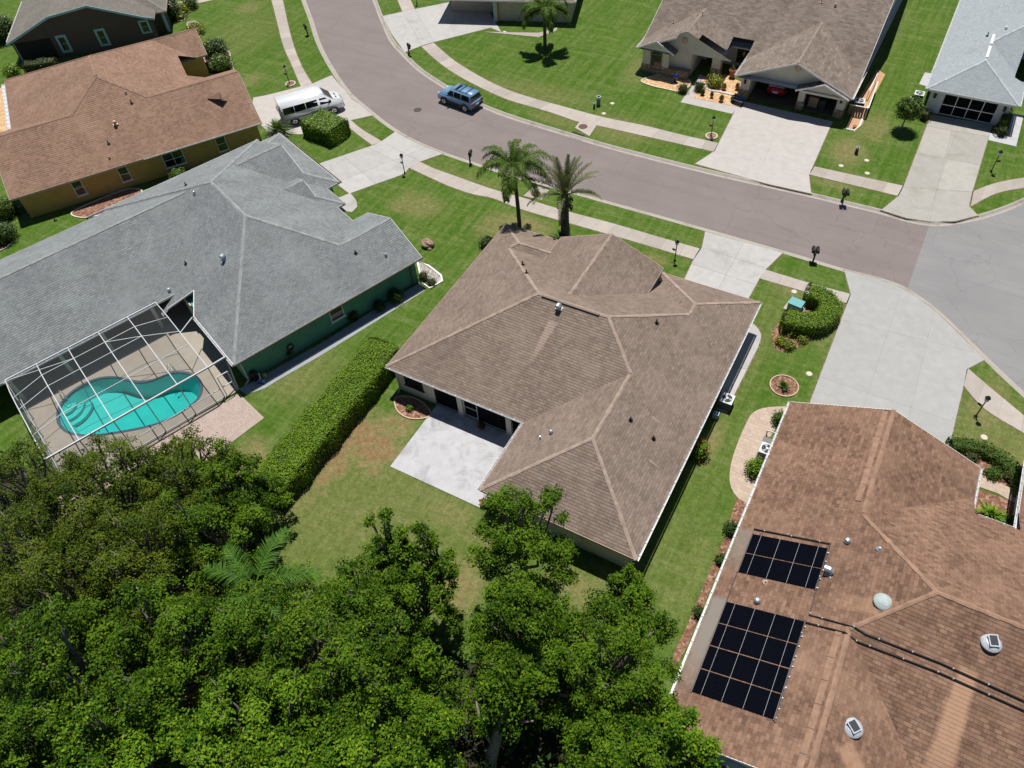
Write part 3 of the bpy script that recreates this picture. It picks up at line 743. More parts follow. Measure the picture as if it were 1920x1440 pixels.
def gutter(house, a, b, out, z=2.6, mat=None, hang=0.9, w=0.10):
    a = np.array(a, float); b = np.array(b, float); o = np.array(out, float); L = np.linalg.norm(b-a); d = (b-a)/L
    mb = MB()
    def P(t, k, zz): p = a+d*t+o*k; return (p[0], p[1], zz)
    prof = [(0.045,z+0.005),(0.045,z-0.11),(0.045+w*0.75,z-0.11),(0.045+w,z-0.05),(0.045+w,z+0.005),(0.045+w-0.022,z+0.005),(0.045+w-0.025,z-0.05),(0.05+w*0.7,z-0.095),(0.07,z-0.095),(0.065,z+0.005)]
    for (k0,z0),(k1,z1) in zip(prof, prof[1:]+prof[:1]): mb.poly([P(0,k0,z0),P(L,k0,z0),P(L,k1,z1),P(0,k1,z1)])
    for t in np.arange(0.4, L, hang): mb.bar(P(t,0.03,z+0.012), P(t,0.05+w,z+0.012), 0.05, 0.02)
    for t in (0, L): mb.poly([P(t,k,zz) for k, zz in prof[:5]])
    return mb.build('gutter', mat or M['alu'], house)
def downpipe(house, x, y, z=2.5, mat=None):
    return MB().bar((x,y,z), (x,y,0.25), 0.07, 0.09, (0,1,0)).bar((x,y,0.25), (x+0.05,y-0.35,0.08), 0.07, 0.09).build('downpipe', mat or M['alu'], house)
def walls(house, boxes, mat, z1=2.5, name='wall'):
    for b in boxes:
        MB().box(*b[:4], b[4] if len(b) > 4 else 0.0, b[5] if len(b) > 5 else z1).build(name, mat, house)
def window(house, x, y, face, w, h, sill, frame=None, cols=1, rows=2, fw=0.06, glassm=None, name='window', trim=0.0, trimmat=None):
    """face: outward direction of the wall; frame stands 4 cm proud, panes behind it"""
    n = {'S': (0,-1), 'N': (0,1), 'E': (1,0), 'W': (-1,0)}[face] if isinstance(face, str) else face
    t = (-n[1], n[0]); fr = MB(); frame = frame or M['white']
    def P(a, o, z): return (x+t[0]*a+n[0]*o, y+t[1]*a+n[1]*o, z)
    o0 = 0.035
    for a in (-w/2, w/2): fr.bar(P(a,o0,sill), P(a,o0,sill+h), fw, 0.07, (n[0],n[1],0))
    for z in (sill, sill+h): fr.bar(P(-w/2-fw/2,o0,z), P(w/2+fw/2,o0,z), 0.07, fw)
    for c in range(1, cols): a = -w/2+w*c/cols; fr.bar(P(a,o0-0.004,sill), P(a,o0-0.004,sill+h), fw*0.8, 0.06, (n[0],n[1],0))
    for r in range(1, rows): z = sill+h*r/rows; fr.bar(P(-w/2,o0-0.007,z), P(w/2,o0-0.007,z), 0.055, fw*0.7)
    if trim:
        for a in (-w/2-trim/2-fw/2, w/2+trim/2+fw/2): fr.bar(P(a,0.03,sill-trim), P(a,0.03,sill+h+trim), trim, 0.06, (n[0],n[1],0))
        for z in (sill-trim/2-fw/2, sill+h+trim/2+fw/2): fr.bar(P(-w/2-trim,0.028,z), P(w/2+trim,0.028,z), 0.06, trim)
    wo = fr.build(name, frame, house)
    for c in range(cols):
        for r in range(rows):
            a0, a1 = -w/2+w*c/cols, -w/2+w*(c+1)/cols; z0, z1 = sill+h*r/rows, sill+h*(r+1)/rows
            MB().poly([P(a0,0.018,z0),P(a1,0.018,z0),P(a1,0.018,z1),P(a0,0.018,z1)]).build('pane', glassm or M['glass'], wo)
    MB().bar(P(-w/2-0.12,0.05,sill-0.07), P(w/2+0.12,0.05,sill-0.07), 0.12, 0.06).build('sill', frame, wo)
    return wo
def plane_pt(house_o, ang, u, v, fn):
    """local point where the pixel's sight line meets the roof surface fn(x, y)"""
    a = np.array(W(u, v, 0.0)); b = np.array(W(u, v, 12.0)); lo, hi = 0.0, 1.0
    ca, sa = math.cos(ang), math.sin(ang)
    def loc(p): dx, dy = p[0]-house_o[0], p[1]-house_o[1]; return (dx*ca-dy*sa, dx*sa+dy*ca)
    for _ in range(60):
        m = (lo+hi)/2; p = a+(b-a)*m; l = loc(p)
        if p[2] > fn(*l): hi = m
        else: lo = m
    l = loc(p); return (l[0], l[1], p[2])
def roof_fn(subs):
    def f(x, y):
        h = [sub_h(s, x, y) for s in subs if inside(s, x, y, 0)]
        return max(h) if h else 0.0
    return f
def plumbing(house, p, h=0.42, r=0.05, mat=None):
    return MB().cyl((p[0],p[1],p[2]-0.1), (p[0],p[1],p[2]+h), r, r, 10).lathe([(0.16,0.02),(0.09,0.09),(r,0.12)], p, 10).build('plumbing_vent', mat or M['black'], house)
def boxvent(house, p, d, r=0.17, mat=None):
    """gooseneck vent: short drum with a bent hood opening down the slope d"""
    mb = MB().box(p[0]-0.24,p[0]+0.24,p[1]-0.24,p[1]+0.24,p[2]-0.02,p[2]+0.05)
    pts = [(p[0],p[1],p[2]),(p[0],p[1],p[2]+0.25),(p[0]+d[0]*0.12,p[1]+d[1]*0.12,p[2]+0.36),(p[0]+d[0]*0.34,p[1]+d[1]*0.34,p[2]+0.33)]
    mb.tube(pts, [r,r,r*1.1,r*1.15], 12)
    return mb.build('roof_vent', mat or M['galv'], house, smooth=False)
def hvent(house, p, mat=None, r=0.16):
    return MB().lathe([(r,0),(r,0.16),(r*0.9,0.24),(r*0.55,0.30),(0.02,0.32)], p, 12).build('roof_vent', mat or M['galv'], house)
def frame_at(name, label, o, deg): return thing(name, label, 'house', (o[0],o[1],0), -R(deg))

# --- the house in the middle
h1 = frame_at('house', 'taupe shingled house in the middle with a white rear patio', (0,0), 0)
S1 = [dict(x0=0,x1=21.2,y0=0,y1=16.0), dict(x0=10.97,x1=21.2,y0=-5.7,y1=8.0,gable='N',inner='N'), dict(x0=13.7,x1=21.2,y0=8,y1=17.1,gable='S',inner='S'),
      dict(x0=0,x1=8,y0=11.4,y1=17.2,gable='E',inner='E'), dict(x0=5.5,x1=13.97,y0=9,y1=16.4,z=3.7,gable='NS',inner='S',gz=2.4)]
r1 = build_roof(h1, S1, M['sh_main'], M['cap_main'], M['fascia_tan'], gablemat=M['st_cream'], course=0.19, capw=0.115)
walls(h1, [(0.45,3.6,0.3,16.4), (3.6,12.2,2.9,15.6), (11.6,20.7,-5.2,16.5), (6.2,13.2,12,15.7,2.3,3.5), (0.452,5,13,16.7)], M['st_cream'])
gutter(h1, (0,0), (10.97,0), (0,-1)); gutter(h1, (10.97,-0.12), (10.97,-5.7), (-1,0)); gutter(h1, (21.2,-5.7), (21.2,17.1), (1,0))
downpipe(h1, 0.55, 0.22); downpipe(h1, 20.78, -5.3)
window(h1, 1.95, 0.3, 'S', 1.45, 1.1, 1.0, M['black'], 2, 1)
for cx in (5.75, 9.6): MB().box(cx-0.2,cx+0.2,0.22,0.62,0.06,2.44).box(cx-0.26,cx+0.26,0.16,0.68,0.05,0.2).box(cx-0.26,cx+0.26,0.16,0.68,2.30,2.445).build('column', M['st_cream'], h1)
MB().box(3.6,11.6,0.3,2.9,0.0,0.055).build('lanai_floor', M['drive'], h1)
for a, b in ((3.6,5.55),(5.95,7.05),(7.05,9.4),(9.8,11.6)):
    f = MB()
    for x in (a+0.03, b-0.03): f.bar((x,0.42,0.06), (x,0.42,2.42), 0.05, 0.05)
    for z in ((0.09,2.40) if a != 5.95 else (0.09,1.0,2.40)): f.bar((a,0.422,z), (b,0.422,z), 0.045, 0.05)
    fo = f.build('screen_frame', M['white'] if a in (5.95,) else M['black'], h1)
    MB().poly([(a,0.43,0.06),(b,0.43,0.06),(b,0.43,2.42),(a,0.43,2.42)]).build('screen_panel', M['screen_dark'], fo)
window(h1, 7.6, 2.9, 'S', 3.4, 2.1, 0.12, M['white'], 3, 1, name='sliding_door')
MB().box(16.0,17.6,-5.26,-5.2,0.9,2.1).build('window_panel', M['soffit'], h1)
# window and long recess on the right side wall
window(h1, 20.7, 12.2, 'E', 1.2, 1.2, 0.95, M['white'], 1, 2)
f1 = roof_fn(S1)
def on1(u, v): return plane_pt((0,0), 0, u, v, f1)
for u, v in ((980,497),(987,513),(1231,606),(1182,788),(1225,823)): plumbing(h1, on1(u, v), 0.38)
boxvent(h1, on1(1049,577), (0,-1), 0.16); hvent(h1, on1(1033,812), M['galv'], 0.14); plumbing(h1, on1(1013,823), 0.3, mat=M['galv'])
MB().bar((8.3,7.86,5.995), (12.6,7.86,5.995), 0.14, 0.05).build('ridge_vent', M['fascia_dark'], h1)

# --- the house at the lower right, with the solar heating
h2 = frame_at('house', 'brown shingled house at lower right carrying black solar panels', (25.65,0), 0)
S2 = [dict(x0=0,x1=34,y0=-12.1,y1=6.8), dict(x0=0,x1=11.25,y0=-3,y1=9.1,gable='NS',inner='S'), dict(x0=0,x1=12.9,y0=-13.5,y1=-2,gable='NS',inner='N',over=0.4),
      dict(x0=13.55,x1=24,y0=0,y1=13,gable='S',inner='S')]
build_roof(h2, S2, M['sh_right'], M['cap_right'], M['fascia'], holes=[[(11.25,5.15),(13.55,5.15),(13.55,7.2),(11.25,7.2)]], gablemat=M['st_beige'], course=0.20)
walls(h2, [(0.5,10.7,-12.0,8.6), (10.7,13.0,-11.5,4.6), (13.0,30,-11.6,4.6), (14.1,23,4.6,12.5)], M['st_beige'])
gutter(h2, (0,9.1), (0,-13.5), (-1,0), hang=0.75); gutter(h2, (11.25,5.35), (11.25,9.1), (1,0), hang=0.6); gutter(h2, (13.55,4.5), (13.55,13), (-1,0), hang=0.6); gutter(h2, (11.45,5.15), (13.3,5.15), (0,1), z=3.2, hang=0.9)
f2 = roof_fn(S2)
def on2(u, v): return plane_pt((25.65,0), 0, u, v, f2)
for y0, y1, x, nm in ((2.0,8.9,5.33,0), (-13.4,-5.9,6.15,1)):
    mb = MB(); x0 = x; sgn = 0.42
    for k in range(int((y1-y0)/1.2)+1):
        a, b = y0+k*1.2, min(y0+(k+1)*1.2-0.02, y1)
        if b-a < 0.1: continue
        z = f2(x0, (a+b)/2)
        mb.poly([(x0-0.26,a,z-0.26*0.42+0.06),(x0+0.02,a,z+0.075),(x0+0.02,b,z+0.075),(x0-0.26,b,z-0.26*0.42+0.06)])
        mb.poly([(x0-0.26,a,z-0.26*0.42+0.06),(x0-0.26,b,z-0.26*0.42+0.06),(x0-0.26,b,z-0.26*0.42-0.02),(x0-0.26,a,z-0.26*0.42-0.02)])
    mb.build('ridge_vent', M['cap_right'], h2)
def dome(p, solar, ang=0.3):
    mb = MB().lathe([(0.46,-0.02),(0.46,0.05),(0.40,0.12),(0.28,0.22),(0.14,0.27),(0.02,0.28)], p, 24)
    t = mb.build('roof_fan' if solar else 'skylight_dome', M['galv_w'] if solar else M['dome'], h2, smooth=False)
    if solar:
        c, s = math.cos(ang), math.sin(ang)
        q = lambda x, y, z: (p[0]+x*c-y*s, p[1]+x*s+y*c, p[2]+z)
        mb2 = MB(); mb2.v = [q(-.22,-.27,.27),q(.22,-.27,.27),q(.22,.27,.37),q(-.22,.27,.37),q(-.22,-.27,.30),q(.22,-.27,.30),q(.22,.27,.40),q(-.22,.27,.40)]
        mb2.f = [(0,3,2,1),(4,5,6,7),(0,1,5,4),(1,2,6,5),(2,3,7,6),(3,0,4,7)]; mb2.uv = [(0,0)]*24
        pn = mb2.build('fan_panel', M['galv_w'], t)
        MB().poly([q(-.17,-.22,.311),q(.17,-.22,.311),q(.17,.22,.395),q(-.17,.22,.395)]).build('cell', M['cell'], t)
M['galv_w'] = plain('white_fan_housing', (0.47,0.51,0.55), 0.4, 0.1); M['dome'] = plain('frosted_acrylic_dome', (0.40,0.46,0.44), 0.12, 0.0, spec=0.7); M['cell'] = plain('solar_cell', (0.06,0.06,0.065), 0.2)
dome(on2(1656,1129), False); dome(on2(1858,1206), True, 0.4); dome(on2(1598,1365), True, 0.9)
hvent(h2, on2(1588,1016), M['galv'], 0.17); boxvent(h2, on2(1556,1075), (-1,0), 0.16); hvent(h2, on2(1419,1128), M['galv'], 0.17)
plumbing(h2, on2(1648,1030), 0.2, mat=M['galv']); plumbing(h2, on2(1435,1092), 0.2, mat=M['fascia_tan'])
# dark opening of the rear lanai under the south gable
MB().box(1.0,12.3,-13.05,-12.05,0.05,2.3).build('lanai_screen', M['screen_dark'], h2)
lf = MB()
for x in (1.0,3.3,5.6,7.9,10.2,12.3): lf.bar((x,-13.08,0.05), (x,-13.08,2.32), 0.06, 0.06)
for z in (0.9,2.3): lf.bar((1.0,-13.083,z), (12.3,-13.083,z), 0.05, 0.06)
lf.build('lanai_frame', M['fascia_dark'], h2)

# --- the green house with the pool
h3 = thing('house', 'grey roofed sage green house beside the screened swimming pool', 'house', (O3[0],O3[1],0), -A3)
S3 = [dict(x0=-25.0,x1=0,y0=-1.6,y1=15.1,sl=dict(S=0.55,N=0.507,E=0.42,W=0.42),ze=dict(S=1.72)),
      dict(x0=-24.5,x1=-10.1,y0=-19,y1=6,gable='N',inner='N'), dict(x0=-7.9,x1=0,y0=8,y1=16.6,gable='NS',inner='S'),
      dict(x0=-24.4,x1=-13.4,y0=5,y1=17.2,gable='S',inner='S'), dict(x0=-24.4,x1=-13.4,y0=5,y1=15.05,gable='NS',inner='S',over=0.0,gz=3.3),
      dict(x0=-17.4,x1=-10.4,y0=9,y1=15.9,gable='S',inner='S'), dict(x0=-17.4,x1=-10.4,y0=9,y1=14.2,gable='NS',inner='S',over=0.0,gz=3.2)]
holes3 = [[(-6.57,-2.5),(1,-2.5),(1,0),(-6.57,0)], [(-6.57,-2.5),(-6.57,0.0),(-8.45,1.15)], [(-6.57,-2.5),(-8.45,1.15),(-9.45,-1.05),(-9.45,-2.5)]]
build_roof(h3, S3, M['sh_grey'], M['cap_grey'], M['fascia'], holes=holes3, gablemat=M['st_green_w'], course=0.19, soff=False, capw=0.13)
MB().prism([(-24.3,-18.8),(-10.2,-18.8),(-10.2,-0.4),(-9.5,0.7),(-8.5,1.45),(-6.7,0.25),(-0.1,0.1),(-0.1,16.4),(-7.8,16.4),(-7.8,15.0),(-10.5,15.0),(-10.5,15.7),(-13.5,15.7),(-13.5,17.0),(-24.2,17.0)], 2.40, 2.43).build('soffit', M['soffit'], h3)
fb = MB().bar((-6.57,0,2.6), (0,0,2.6), 0.04, 0.2)
fb.bar((-6.57,0.0,2.62), (-8.45,1.15,3.30), 0.06, 0.12).bar((-8.45,1.15,3.30), (-9.5,-1.05,2.1), 0.06, 0.12).build('fascia', M['fascia'], h3)
walls(h3, [(-24,-13.6,-18,15.6), (-13.6,-9.6,1.2,14.6), (-10.0,-0.5,0.45,14.6), (-7.4,-0.52,14.0,16.1), (-23.9,-13.9,15.0,16.6)], M['st_green'], 2.41)
MB().box(-9.9,-8.2,0.35,0.5,0.1,2.41).build('wall', M['st_green_w'], h3)
MB().box(-13.66,-13.5,-17,0.5,0.05,2.41).build('wall', M['st_green_w'], h3)
gutter(h3, (-6.5,0), (0.02,0), (0,-1), mat=M['alu']); gutter(h3, (0,0), (0,16.6), (1,0), mat=M['fascia_dark'], w=0.06)
gutter(h3, (-10.1,-13.2), (-10.1,-1.6), (1,0)); gutter(h3, (-13.3,17.2), (-24.3,17.2), (0,1), mat=M['fascia_dark'])
window(h3, -0.5, 8.6, 'E', 1.1, 1.15, 0.95, M['white'], 1, 2); downpipe(h3, -0.42, 15.6, 2.4, M['fascia_dark']); downpipe(h3, -0.3, 0.5, 2.4)
for y in (-11.6,-8.6,-5.2): window(h3, -13.5, y, 'E', 1.9, 2.0, 0.12, M['white'], 2, 1, name='sliding_door')
MB().box(-13.49,-13.42,-8.0,-6.9,1.0,2.1).build('shutter', M['trim_teal'] if 'trim_teal' in M else plain('teal_blind', (0.05,0.30,0.27), 0.7), h3)
for y in (-12.9,-9.2,-6.0,-2.0): MB().box(-10.55,-10.3,y-0.13,y+0.13,0.05,2.41).build('column', M['st_green_w'], h3)
f3 = roof_fn(S3)
def on3(u, v): return plane_pt(O3, A3, u, v, f3)
for u, v in ((349,348),(349,495),(667,475),(166,413),(104,414)): plumbing(h3, on3(u, v), 0.32)
boxvent(h3, on3(422,484), (0.5,-0.85), 0.15); hvent(h3, on3(365,364), M['galv'], 0.12); hvent(h3, on3(318,546), M['galv_w'], 0.13); hvent(h3, on3(724,480), M['galv_w'], 0.11)

# --- the tan house with the brown roof
O4 = (-42.51,1.52); A4 = R(34.0)
h4 = thing('house', 'tan stucco house with a long light brown roof behind the green house', 'house', (O4[0],O4[1],0), -A4)
S4 = [dict(x0=-24.5,x1=0,y0=0.8,y1=20.4), dict(x0=-13,x1=0,y0=-0.2,y1=9,gable='NS',inner='N'), dict(x0=-12.2,x1=0,y0=10,y1=23.3,gable='NS',inner='S'),
      dict(x0=-24.5,x1=-17.3,y0=11,y1=21.7,gable='NS',inner='S')]
build_roof(h4, S4, M['sh_brown'], M['cap_brown'], M['fascia_tan'], holes=[[(-17.3,18.7),(-12.2,18.7),(-12.2,22),(-17.3,22)]], gablemat=M['st_tan'], course=0.22)
walls(h4, [(-24,-0.5,1.3,18.2), (-12.6,-0.52,0.4,1.31), (-11.7,-0.51,18.2,22.8), (-24,-17.7,18.2,21.2)], M['st_tan'])
gutter(h4, (0,11.8), (0,23.3), (1,0)); gutter(h4, (-13.1,0.8), (-23.6,0.8), (0,-1), w=0.35)
for y, w, c in ((5.4,0.85,1), (9.6,0.85,1), (14.3,1.9,2), (19.0,0.9,1)): window(h4, -0.5, y, 'E', w, 1.45, 0.75, M['white'], c, 2)
window(h4, -15.6, 18.2, 'N', 1.0, 2.0, 0.1, M['fascia_dark'], 1, 1, name='door')
f4 = roof_fn(S4)
def on4(u, v): return plane_pt(O4, A4, u, v, f4)
for u, v in ((247,194),(204,270)): plumbing(h4, on4(u, v), 0.4)
for u, v in ((237,176),(206,298)): hvent(h4, on4(u, v), M['trim_tan'], 0.10)
boxvent(h4, on4(217,233), (1,0), 0.13, M['trim_tan'])
MB().bar((-14.5,10.6,6.76), (-9.9,10.6,6.76), 0.3, 0.07).build('ridge_vent', M['cap_brown'], h4)
p = on4(407,187)
q1, q2 = on4(388,186), on4(427,189)
MB().poly([(q1[0],q1[1],q1[2]+0.05),(q2[0],q2[1],q2[2]+0.05),(q2[0]+0.4,q2[1]-0.6,q2[2]+0.55)]).poly([(q1[0],q1[1],q1[2]+0.06),(q2[0]+0.4,q2[1]-0.6,q2[2]+0.56),(q2[0]-1.0,q2[1]-0.3,q2[2]+0.62)]).build('roof_cricket', M['sh_brown'], h4)

# --- the dark brown house at the top left
O5 = W2(12,82,2.6); A5 = R(46.8)
h5 = thing('house', 'dark brown house with light blue trim in the top left corner', 'house', (O5[0],O5[1],0), -A5)
def gable_profile(house, prof, depth, mat, fas, wallmat):
    """roof that follows a side-gable outline (y, z) and runs back from the wall"""
    rb = MB(); fb = MB()
    for (y0,z0),(y1,z1) in zip(prof, prof[1:]):
        L = math.hypot(y1-y0, z1-z0); sg = 1 if z1 > z0 else -1; n = int(L/0.22)+1
        nz = (y1-y0)/L; ny = -(z1-z0)/L
        for k in range(n):
            t0, t1 = k/n, (k+1)/n
            a = (y0+(y1-y0)*t0, z0+(z1-z0)*t0); b = (y0+(y1-y0)*t1, z0+(z1-z0)*t1); ra, rc = (0.014, 0) if sg > 0 else (0, 0.014)
            rb.poly([(0.3,a[0]+ny*ra,a[1]+nz*ra),(0.3,b[0]+ny*rc,b[1]+nz*rc),(-depth,b[0]+ny*rc,b[1]+nz*rc),(-depth,a[0]+ny*ra,a[1]+nz*ra)], [(50,50+L*t0*sg),(50,50+L*t1*sg),(50+depth,50+L*t1*sg),(50+depth,50+L*t0*sg)])
        fb.bar((0.315,y0,z0-0.08), (0.315,y1,z1-0.08), 0.05, 0.24, (0,0,1))
    rb.build('roof', mat, house); fb.build('fascia', fas, house)
P5 = [(0,2.6),(5.8,4.85),(10.4,5.35),(15.9,3.1),(17.1,2.75)]
gable_profile(h5, P5, 16, M['sh_olive'], M['trim_blue'], None)
wl = MB()
base = [(0.5,0.0),(16.4,0.0),(16.4,2.72),(15.9,2.95),(10.4,5.2),(5.8,4.7),(0.5,2.66)]
for i in range(len(base)):
    a, b = base[i], base[(i+1)%len(base)]; wl.poly([(0,a[0],a[1]),(0,b[0],b[1]),(-15,b[0],b[1]),(-15,a[0],a[1])])
wl.poly([(0,y,z) for y, z in base]); wl.build('wall', M['st_brown'], h5)
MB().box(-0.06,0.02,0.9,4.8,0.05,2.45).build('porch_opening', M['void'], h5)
window(h5, 0, 6.0, 'E', 0.75, 1.6, 0.72, M['trim_blue'], 1, 2, trim=0.2); window(h5, 0, 10.45, 'E', 0.75, 1.6, 0.72, M['trim_blue'], 1, 2, trim=0.2); window(h5, 0, 15.6, 'E', 0.8, 1.2, 1.3, M['trim_blue'], 1, 2, trim=0.16)
downpipe(h5, 0.12, 0.75, 2.5, M['trim_blue'])
S5 = [dict(x0=-14,x1=-1.6,y0=12,y1=18.3)]
build_roof(h5, S5, M['sh_olive'], M['cap_olive'], M['fascia_tan'], soff=True, course=0.22)
walls(h5, [(-13.5,-2.2,13,17.8)], M['st_brown'], 2.45); MB().box(-2.25,-1.95,17.5,17.8,0,2.44).build('column', M['trim_blue'], h5)
gutter(h5, (-12,-0.0), (-0.5,-0.0), (0,-1), mat=M['white'])

# --- the house at the top centre, mostly out of the picture
c6 = W2(928,45); A6 = R(-18.0)
h6 = thing('house', 'buff house corner with a white column at the top edge beside a palm', 'house', (c6[0],c6[1],0), -A6)
walls(h6, [(0.3,9,0.9,12), (-6,0.3,3,12)], M['st_far']); MB().box(0.02,0.28,0.5,0.9,0.05,2.45).build('wall', M['trim_tan'], h6)
MB().cyl((-0.1,0.75,0.05), (-0.1,0.75,2.45), 0.17, 0.15, 16).lathe([(0.28,0.03),(0.28,0.22),(0.18,0.25)], (-0.1,0.75,0), 16).build('column', M['trim_blue'], h6)
build_roof(h6, [dict(x0=-7,x1=9.6,y0=0.35,y1=12.6)], M['sh_far'], M['cap_far'], M['fascia'], course=0.22)

# --- the house with the open garage, upper right
h7 = frame_at('house', 'beige house with an open double garage and brown shingled roof', (0,46.5), 0)
S7 = [dict(x0=-1.6,x1=20.7,y0=3.7,y1=30,gable='EW'), dict(x0=-1.6,x1=8.2,y0=2.0,y1=14,gable='SN',inner='N',over=0.9,z=2.6), dict(x0=9.5,x1=20.7,y0=0.3,y1=14,gable='SN',inner='N',over=0.75)]
build_roof(h7, S7, M['sh_far'], M['cap_far'], M['fascia'], holes=[[(7.3,1.5),(9.5,1.5),(9.5,5.9),(7.3,5.9)],[(4.6,1.5),(7.3,1.5),(7.3,4.0),(4.6,4.0)],[(2.6,1.5),(4.6,1.5),(4.6,2.9),(2.6,2.9)]], gablemat=M['st_beige'], course=0.24)
walls(h7, [(-0.9,4.1,2.9,16), (4.1,9.4,7.0,16), (10.2,20.1,7.2,16), (10.0,10.9,1.1,7.2), (19.4,20.15,1.1,7.2), (15.75,16.35,1.1,1.9), (6.0,6.9,4.0,4.7)], M['st_beige'], 2.5)
MB().box(10.0,20.15,1.1,1.5,2.12,2.49).build('garage_lintel', M['st_beige'], h7)
MB().box(-1.0,1.9,2.2,2.95,0.0,2.5).build('wall', M['st_beige'], h7)
for x0, x1, y0, y1 in ((-1.06,4.16,2.14,2.95),(9.94,10.96,1.04,1.6),(15.69,16.41,1.04,1.96),(19.34,20.21,1.04,1.6),(5.94,6.96,3.94,4.76)):
    MB().box(x0,x1,y0,y1,0.0,0.85).build('stone_base', M['stone'], h7)
MB().box(10.9,19.4,1.2,7.2,0.0,0.045).build('garage_floor', plain('garage_floor_paint', (0.10,0.085,0.075), 0.5), h7)
MB().box(10.9,19.4,6.9,7.19,0.05,2.45).build('garage_back_wall', plain('garage_interior', (0.16,0.15,0.14), 0.9), h7)
window(h7, 0.55, 2.2, 'S', 1.15, 1.55, 0.55, M['fascia_dark'], 1, 2, fw=0.1)
arch = MB()
for k in range(13):
    t0 = math.pi*k/12; t1 = math.pi*(k+1)/12
    if k < 12: arch.bar((0.55+0.6*math.cos(t0),2.16,2.08+0.45*math.sin(t0)), (0.55+0.6*math.cos(t1),2.16,2.08+0.45*math.sin(t1)), 0.12, 0.12)
ao = arch.build('window_arch', M['fascia_dark'], h7); MB().poly([(0.55+0.58*math.cos(math.pi*k/12),2.185,2.08+0.43*math.sin(math.pi*k/12)) for k in range(13)]).build('pane', M['glass'], ao)
MB().poly([(-1.45,2.0,2.62),(2.35,2.0,2.62),(0.5,2.0,3.55)]).build('gable_wall', M['st_beige'], h7)
pg = MB()
for sx in (-1, 1): pg.poly([(0.5,1.85,3.68),(0.5+sx*2.1,1.85,2.6),(0.5+sx*2.1,4.6,2.6),(0.5,6.2,3.68)], [(0,0),(0,2.3),(3,2.3),(4,0)])
pg.build('porch_roof', M['sh_far'], h7); MB().bar((0.5,1.83,3.60), (2.6,1.83,2.52), 0.05, 0.16).bar((0.5,1.83,3.60), (-1.6,1.83,2.52), 0.05, 0.16).build('fascia', M['fascia'], h7)
pg = MB()
for sx in (-1, 1): pg.poly([(18.0,0.05,3.55),(18.0+sx*2.45,0.05,2.55),(18.0+sx*2.45,2.6,2.6),(18.0,4.2,3.6)], [(0,0),(0,2.3),(3,2.3),(4,0)])
pg.build('porch_roof', M['sh_far'], h7); MB().bar((18.0,0.03,3.48), (15.5,0.03,2.46), 0.05, 0.16).bar((18.0,0.03,3.48), (20.5,0.03,2.46), 0.05, 0.16).build('fascia', M['fascia'], h7)
MB().poly([(15.9,0.45,2.15),(20.1,0.45,2.15),(20.1,0.45,2.7),(18.0,0.45,3.5),(15.9,0.45,2.7)]).build('gable_wall', M['st_beige'], h7)
window(h7, 8.4, 7.0, 'S', 1.3, 1.7, 0.5, M['fascia_dark'], 1, 3); window(h7, 5.2, 7.0, 'S', 1.1, 2.1, 0.05, M['fascia_dark'], 1, 1, name='door')
for x, z in ((15.1,4.1),(3.2,3.75)):
    MB().lathe([(0.26,0),(0.30,0.03),(0.26,0.06)], (0,0,0), 16).build('gable_vent', M['trim_tan'], h7).matrix_local = Matrix.Translation((x, (0.98 if x > 9 else 2.84), z)) @ Matrix.Rotation(math.pi/2, 4, 'X')
for x in (10.42,19.75): MB().lathe([(0.05,0),(0.12,0.06),(0.10,0.34),(0.14,0.36),(0.02,0.48)], (x,1.0,1.55), 8).build('wall_lantern', M['black'], h7)
gutter(h7, (20.7,0.3), (20.7,26), (1,0), mat=M['fascia']); gutter(h7, (9.5,5.8), (9.5,0.4), (-1,0)); gutter(h7, (7.4,5.9), (9.4,5.9), (0,-1)); gutter(h7, (-1.6,2.0), (-1.6,14), (-1,0))
f7 = roof_fn(S7)
for u, v in ((1262,42),(1540,5),(1317,28)): plumbing(h7, plane_pt((0,46.5), 0, u, v, f7), 0.35, mat=M['trim_tan'])
hvent(h7, plane_pt((0,46.5), 0, 1566,12, f7), M['trim_tan'], 0.13)

# --- the pale grey roofed house, far right
h8 = frame_at('house', 'pale grey roofed house with a screened garage on the far right', (26.45,51.2), 0)
S8 = [dict(x0=0,x1=7.9,y0=0,y1=24), dict(x0=-0.02,x1=18,y0=3.8,y1=24,gable='',z=2.6), ]
build_roof(h8, S8, M['sh_blue'], M['cap_blue'], M['fascia'], holes=[[(6.85,4.2),(6.85,9.0),(12,14),(20,14),(20,4.2)]], course=0.2)
walls(h8, [(0.5,1.75,0.75,8.0), (6.35,7.4,0.75,4.4), (0.52,6.4,5.0,22), (6.4,16,14.5,22)], M['st_grey'])
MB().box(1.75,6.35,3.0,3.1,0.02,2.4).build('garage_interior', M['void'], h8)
gf = MB()
for k in range(5): gf.bar((1.75+4.6*k/4,0.83,0.04), (1.75+4.6*k/4,0.83,2.36), 0.07, 0.06)
for z in (0.06,1.0,2.34): gf.bar((1.75,0.833,z), (6.35,0.833,z), 0.055, 0.07)
go = gf.build('garage_screen_door', M['white'], h8)
for k in range(4):
    for z0, z1 in ((0.06,1.0),(1.0,2.34)):
        x0, x1 = 1.75+4.6*k/4, 1.75+4.6*(k+1)/4
        MB().poly([(x0,0.84,z0),(x1,0.84,z0),(x1,0.84,z1),(x0,0.84,z1)]).build('screen_panel', M['screen_dark'], go)
for x in (0.95,6.95): MB().lathe([(0.05,0),(0.13,0.08),(0.11,0.36),(0.15,0.38),(0.02,0.5)], (x,0.66,1.5), 8).build('wall_lantern', M['black'], h8)
gutter(h8, (7.9,0), (7.9,4.1), (1,0)); gutter(h8, (0,0), (0,24), (-1,0), w=0.08)
f8 = roof_fn(S8)
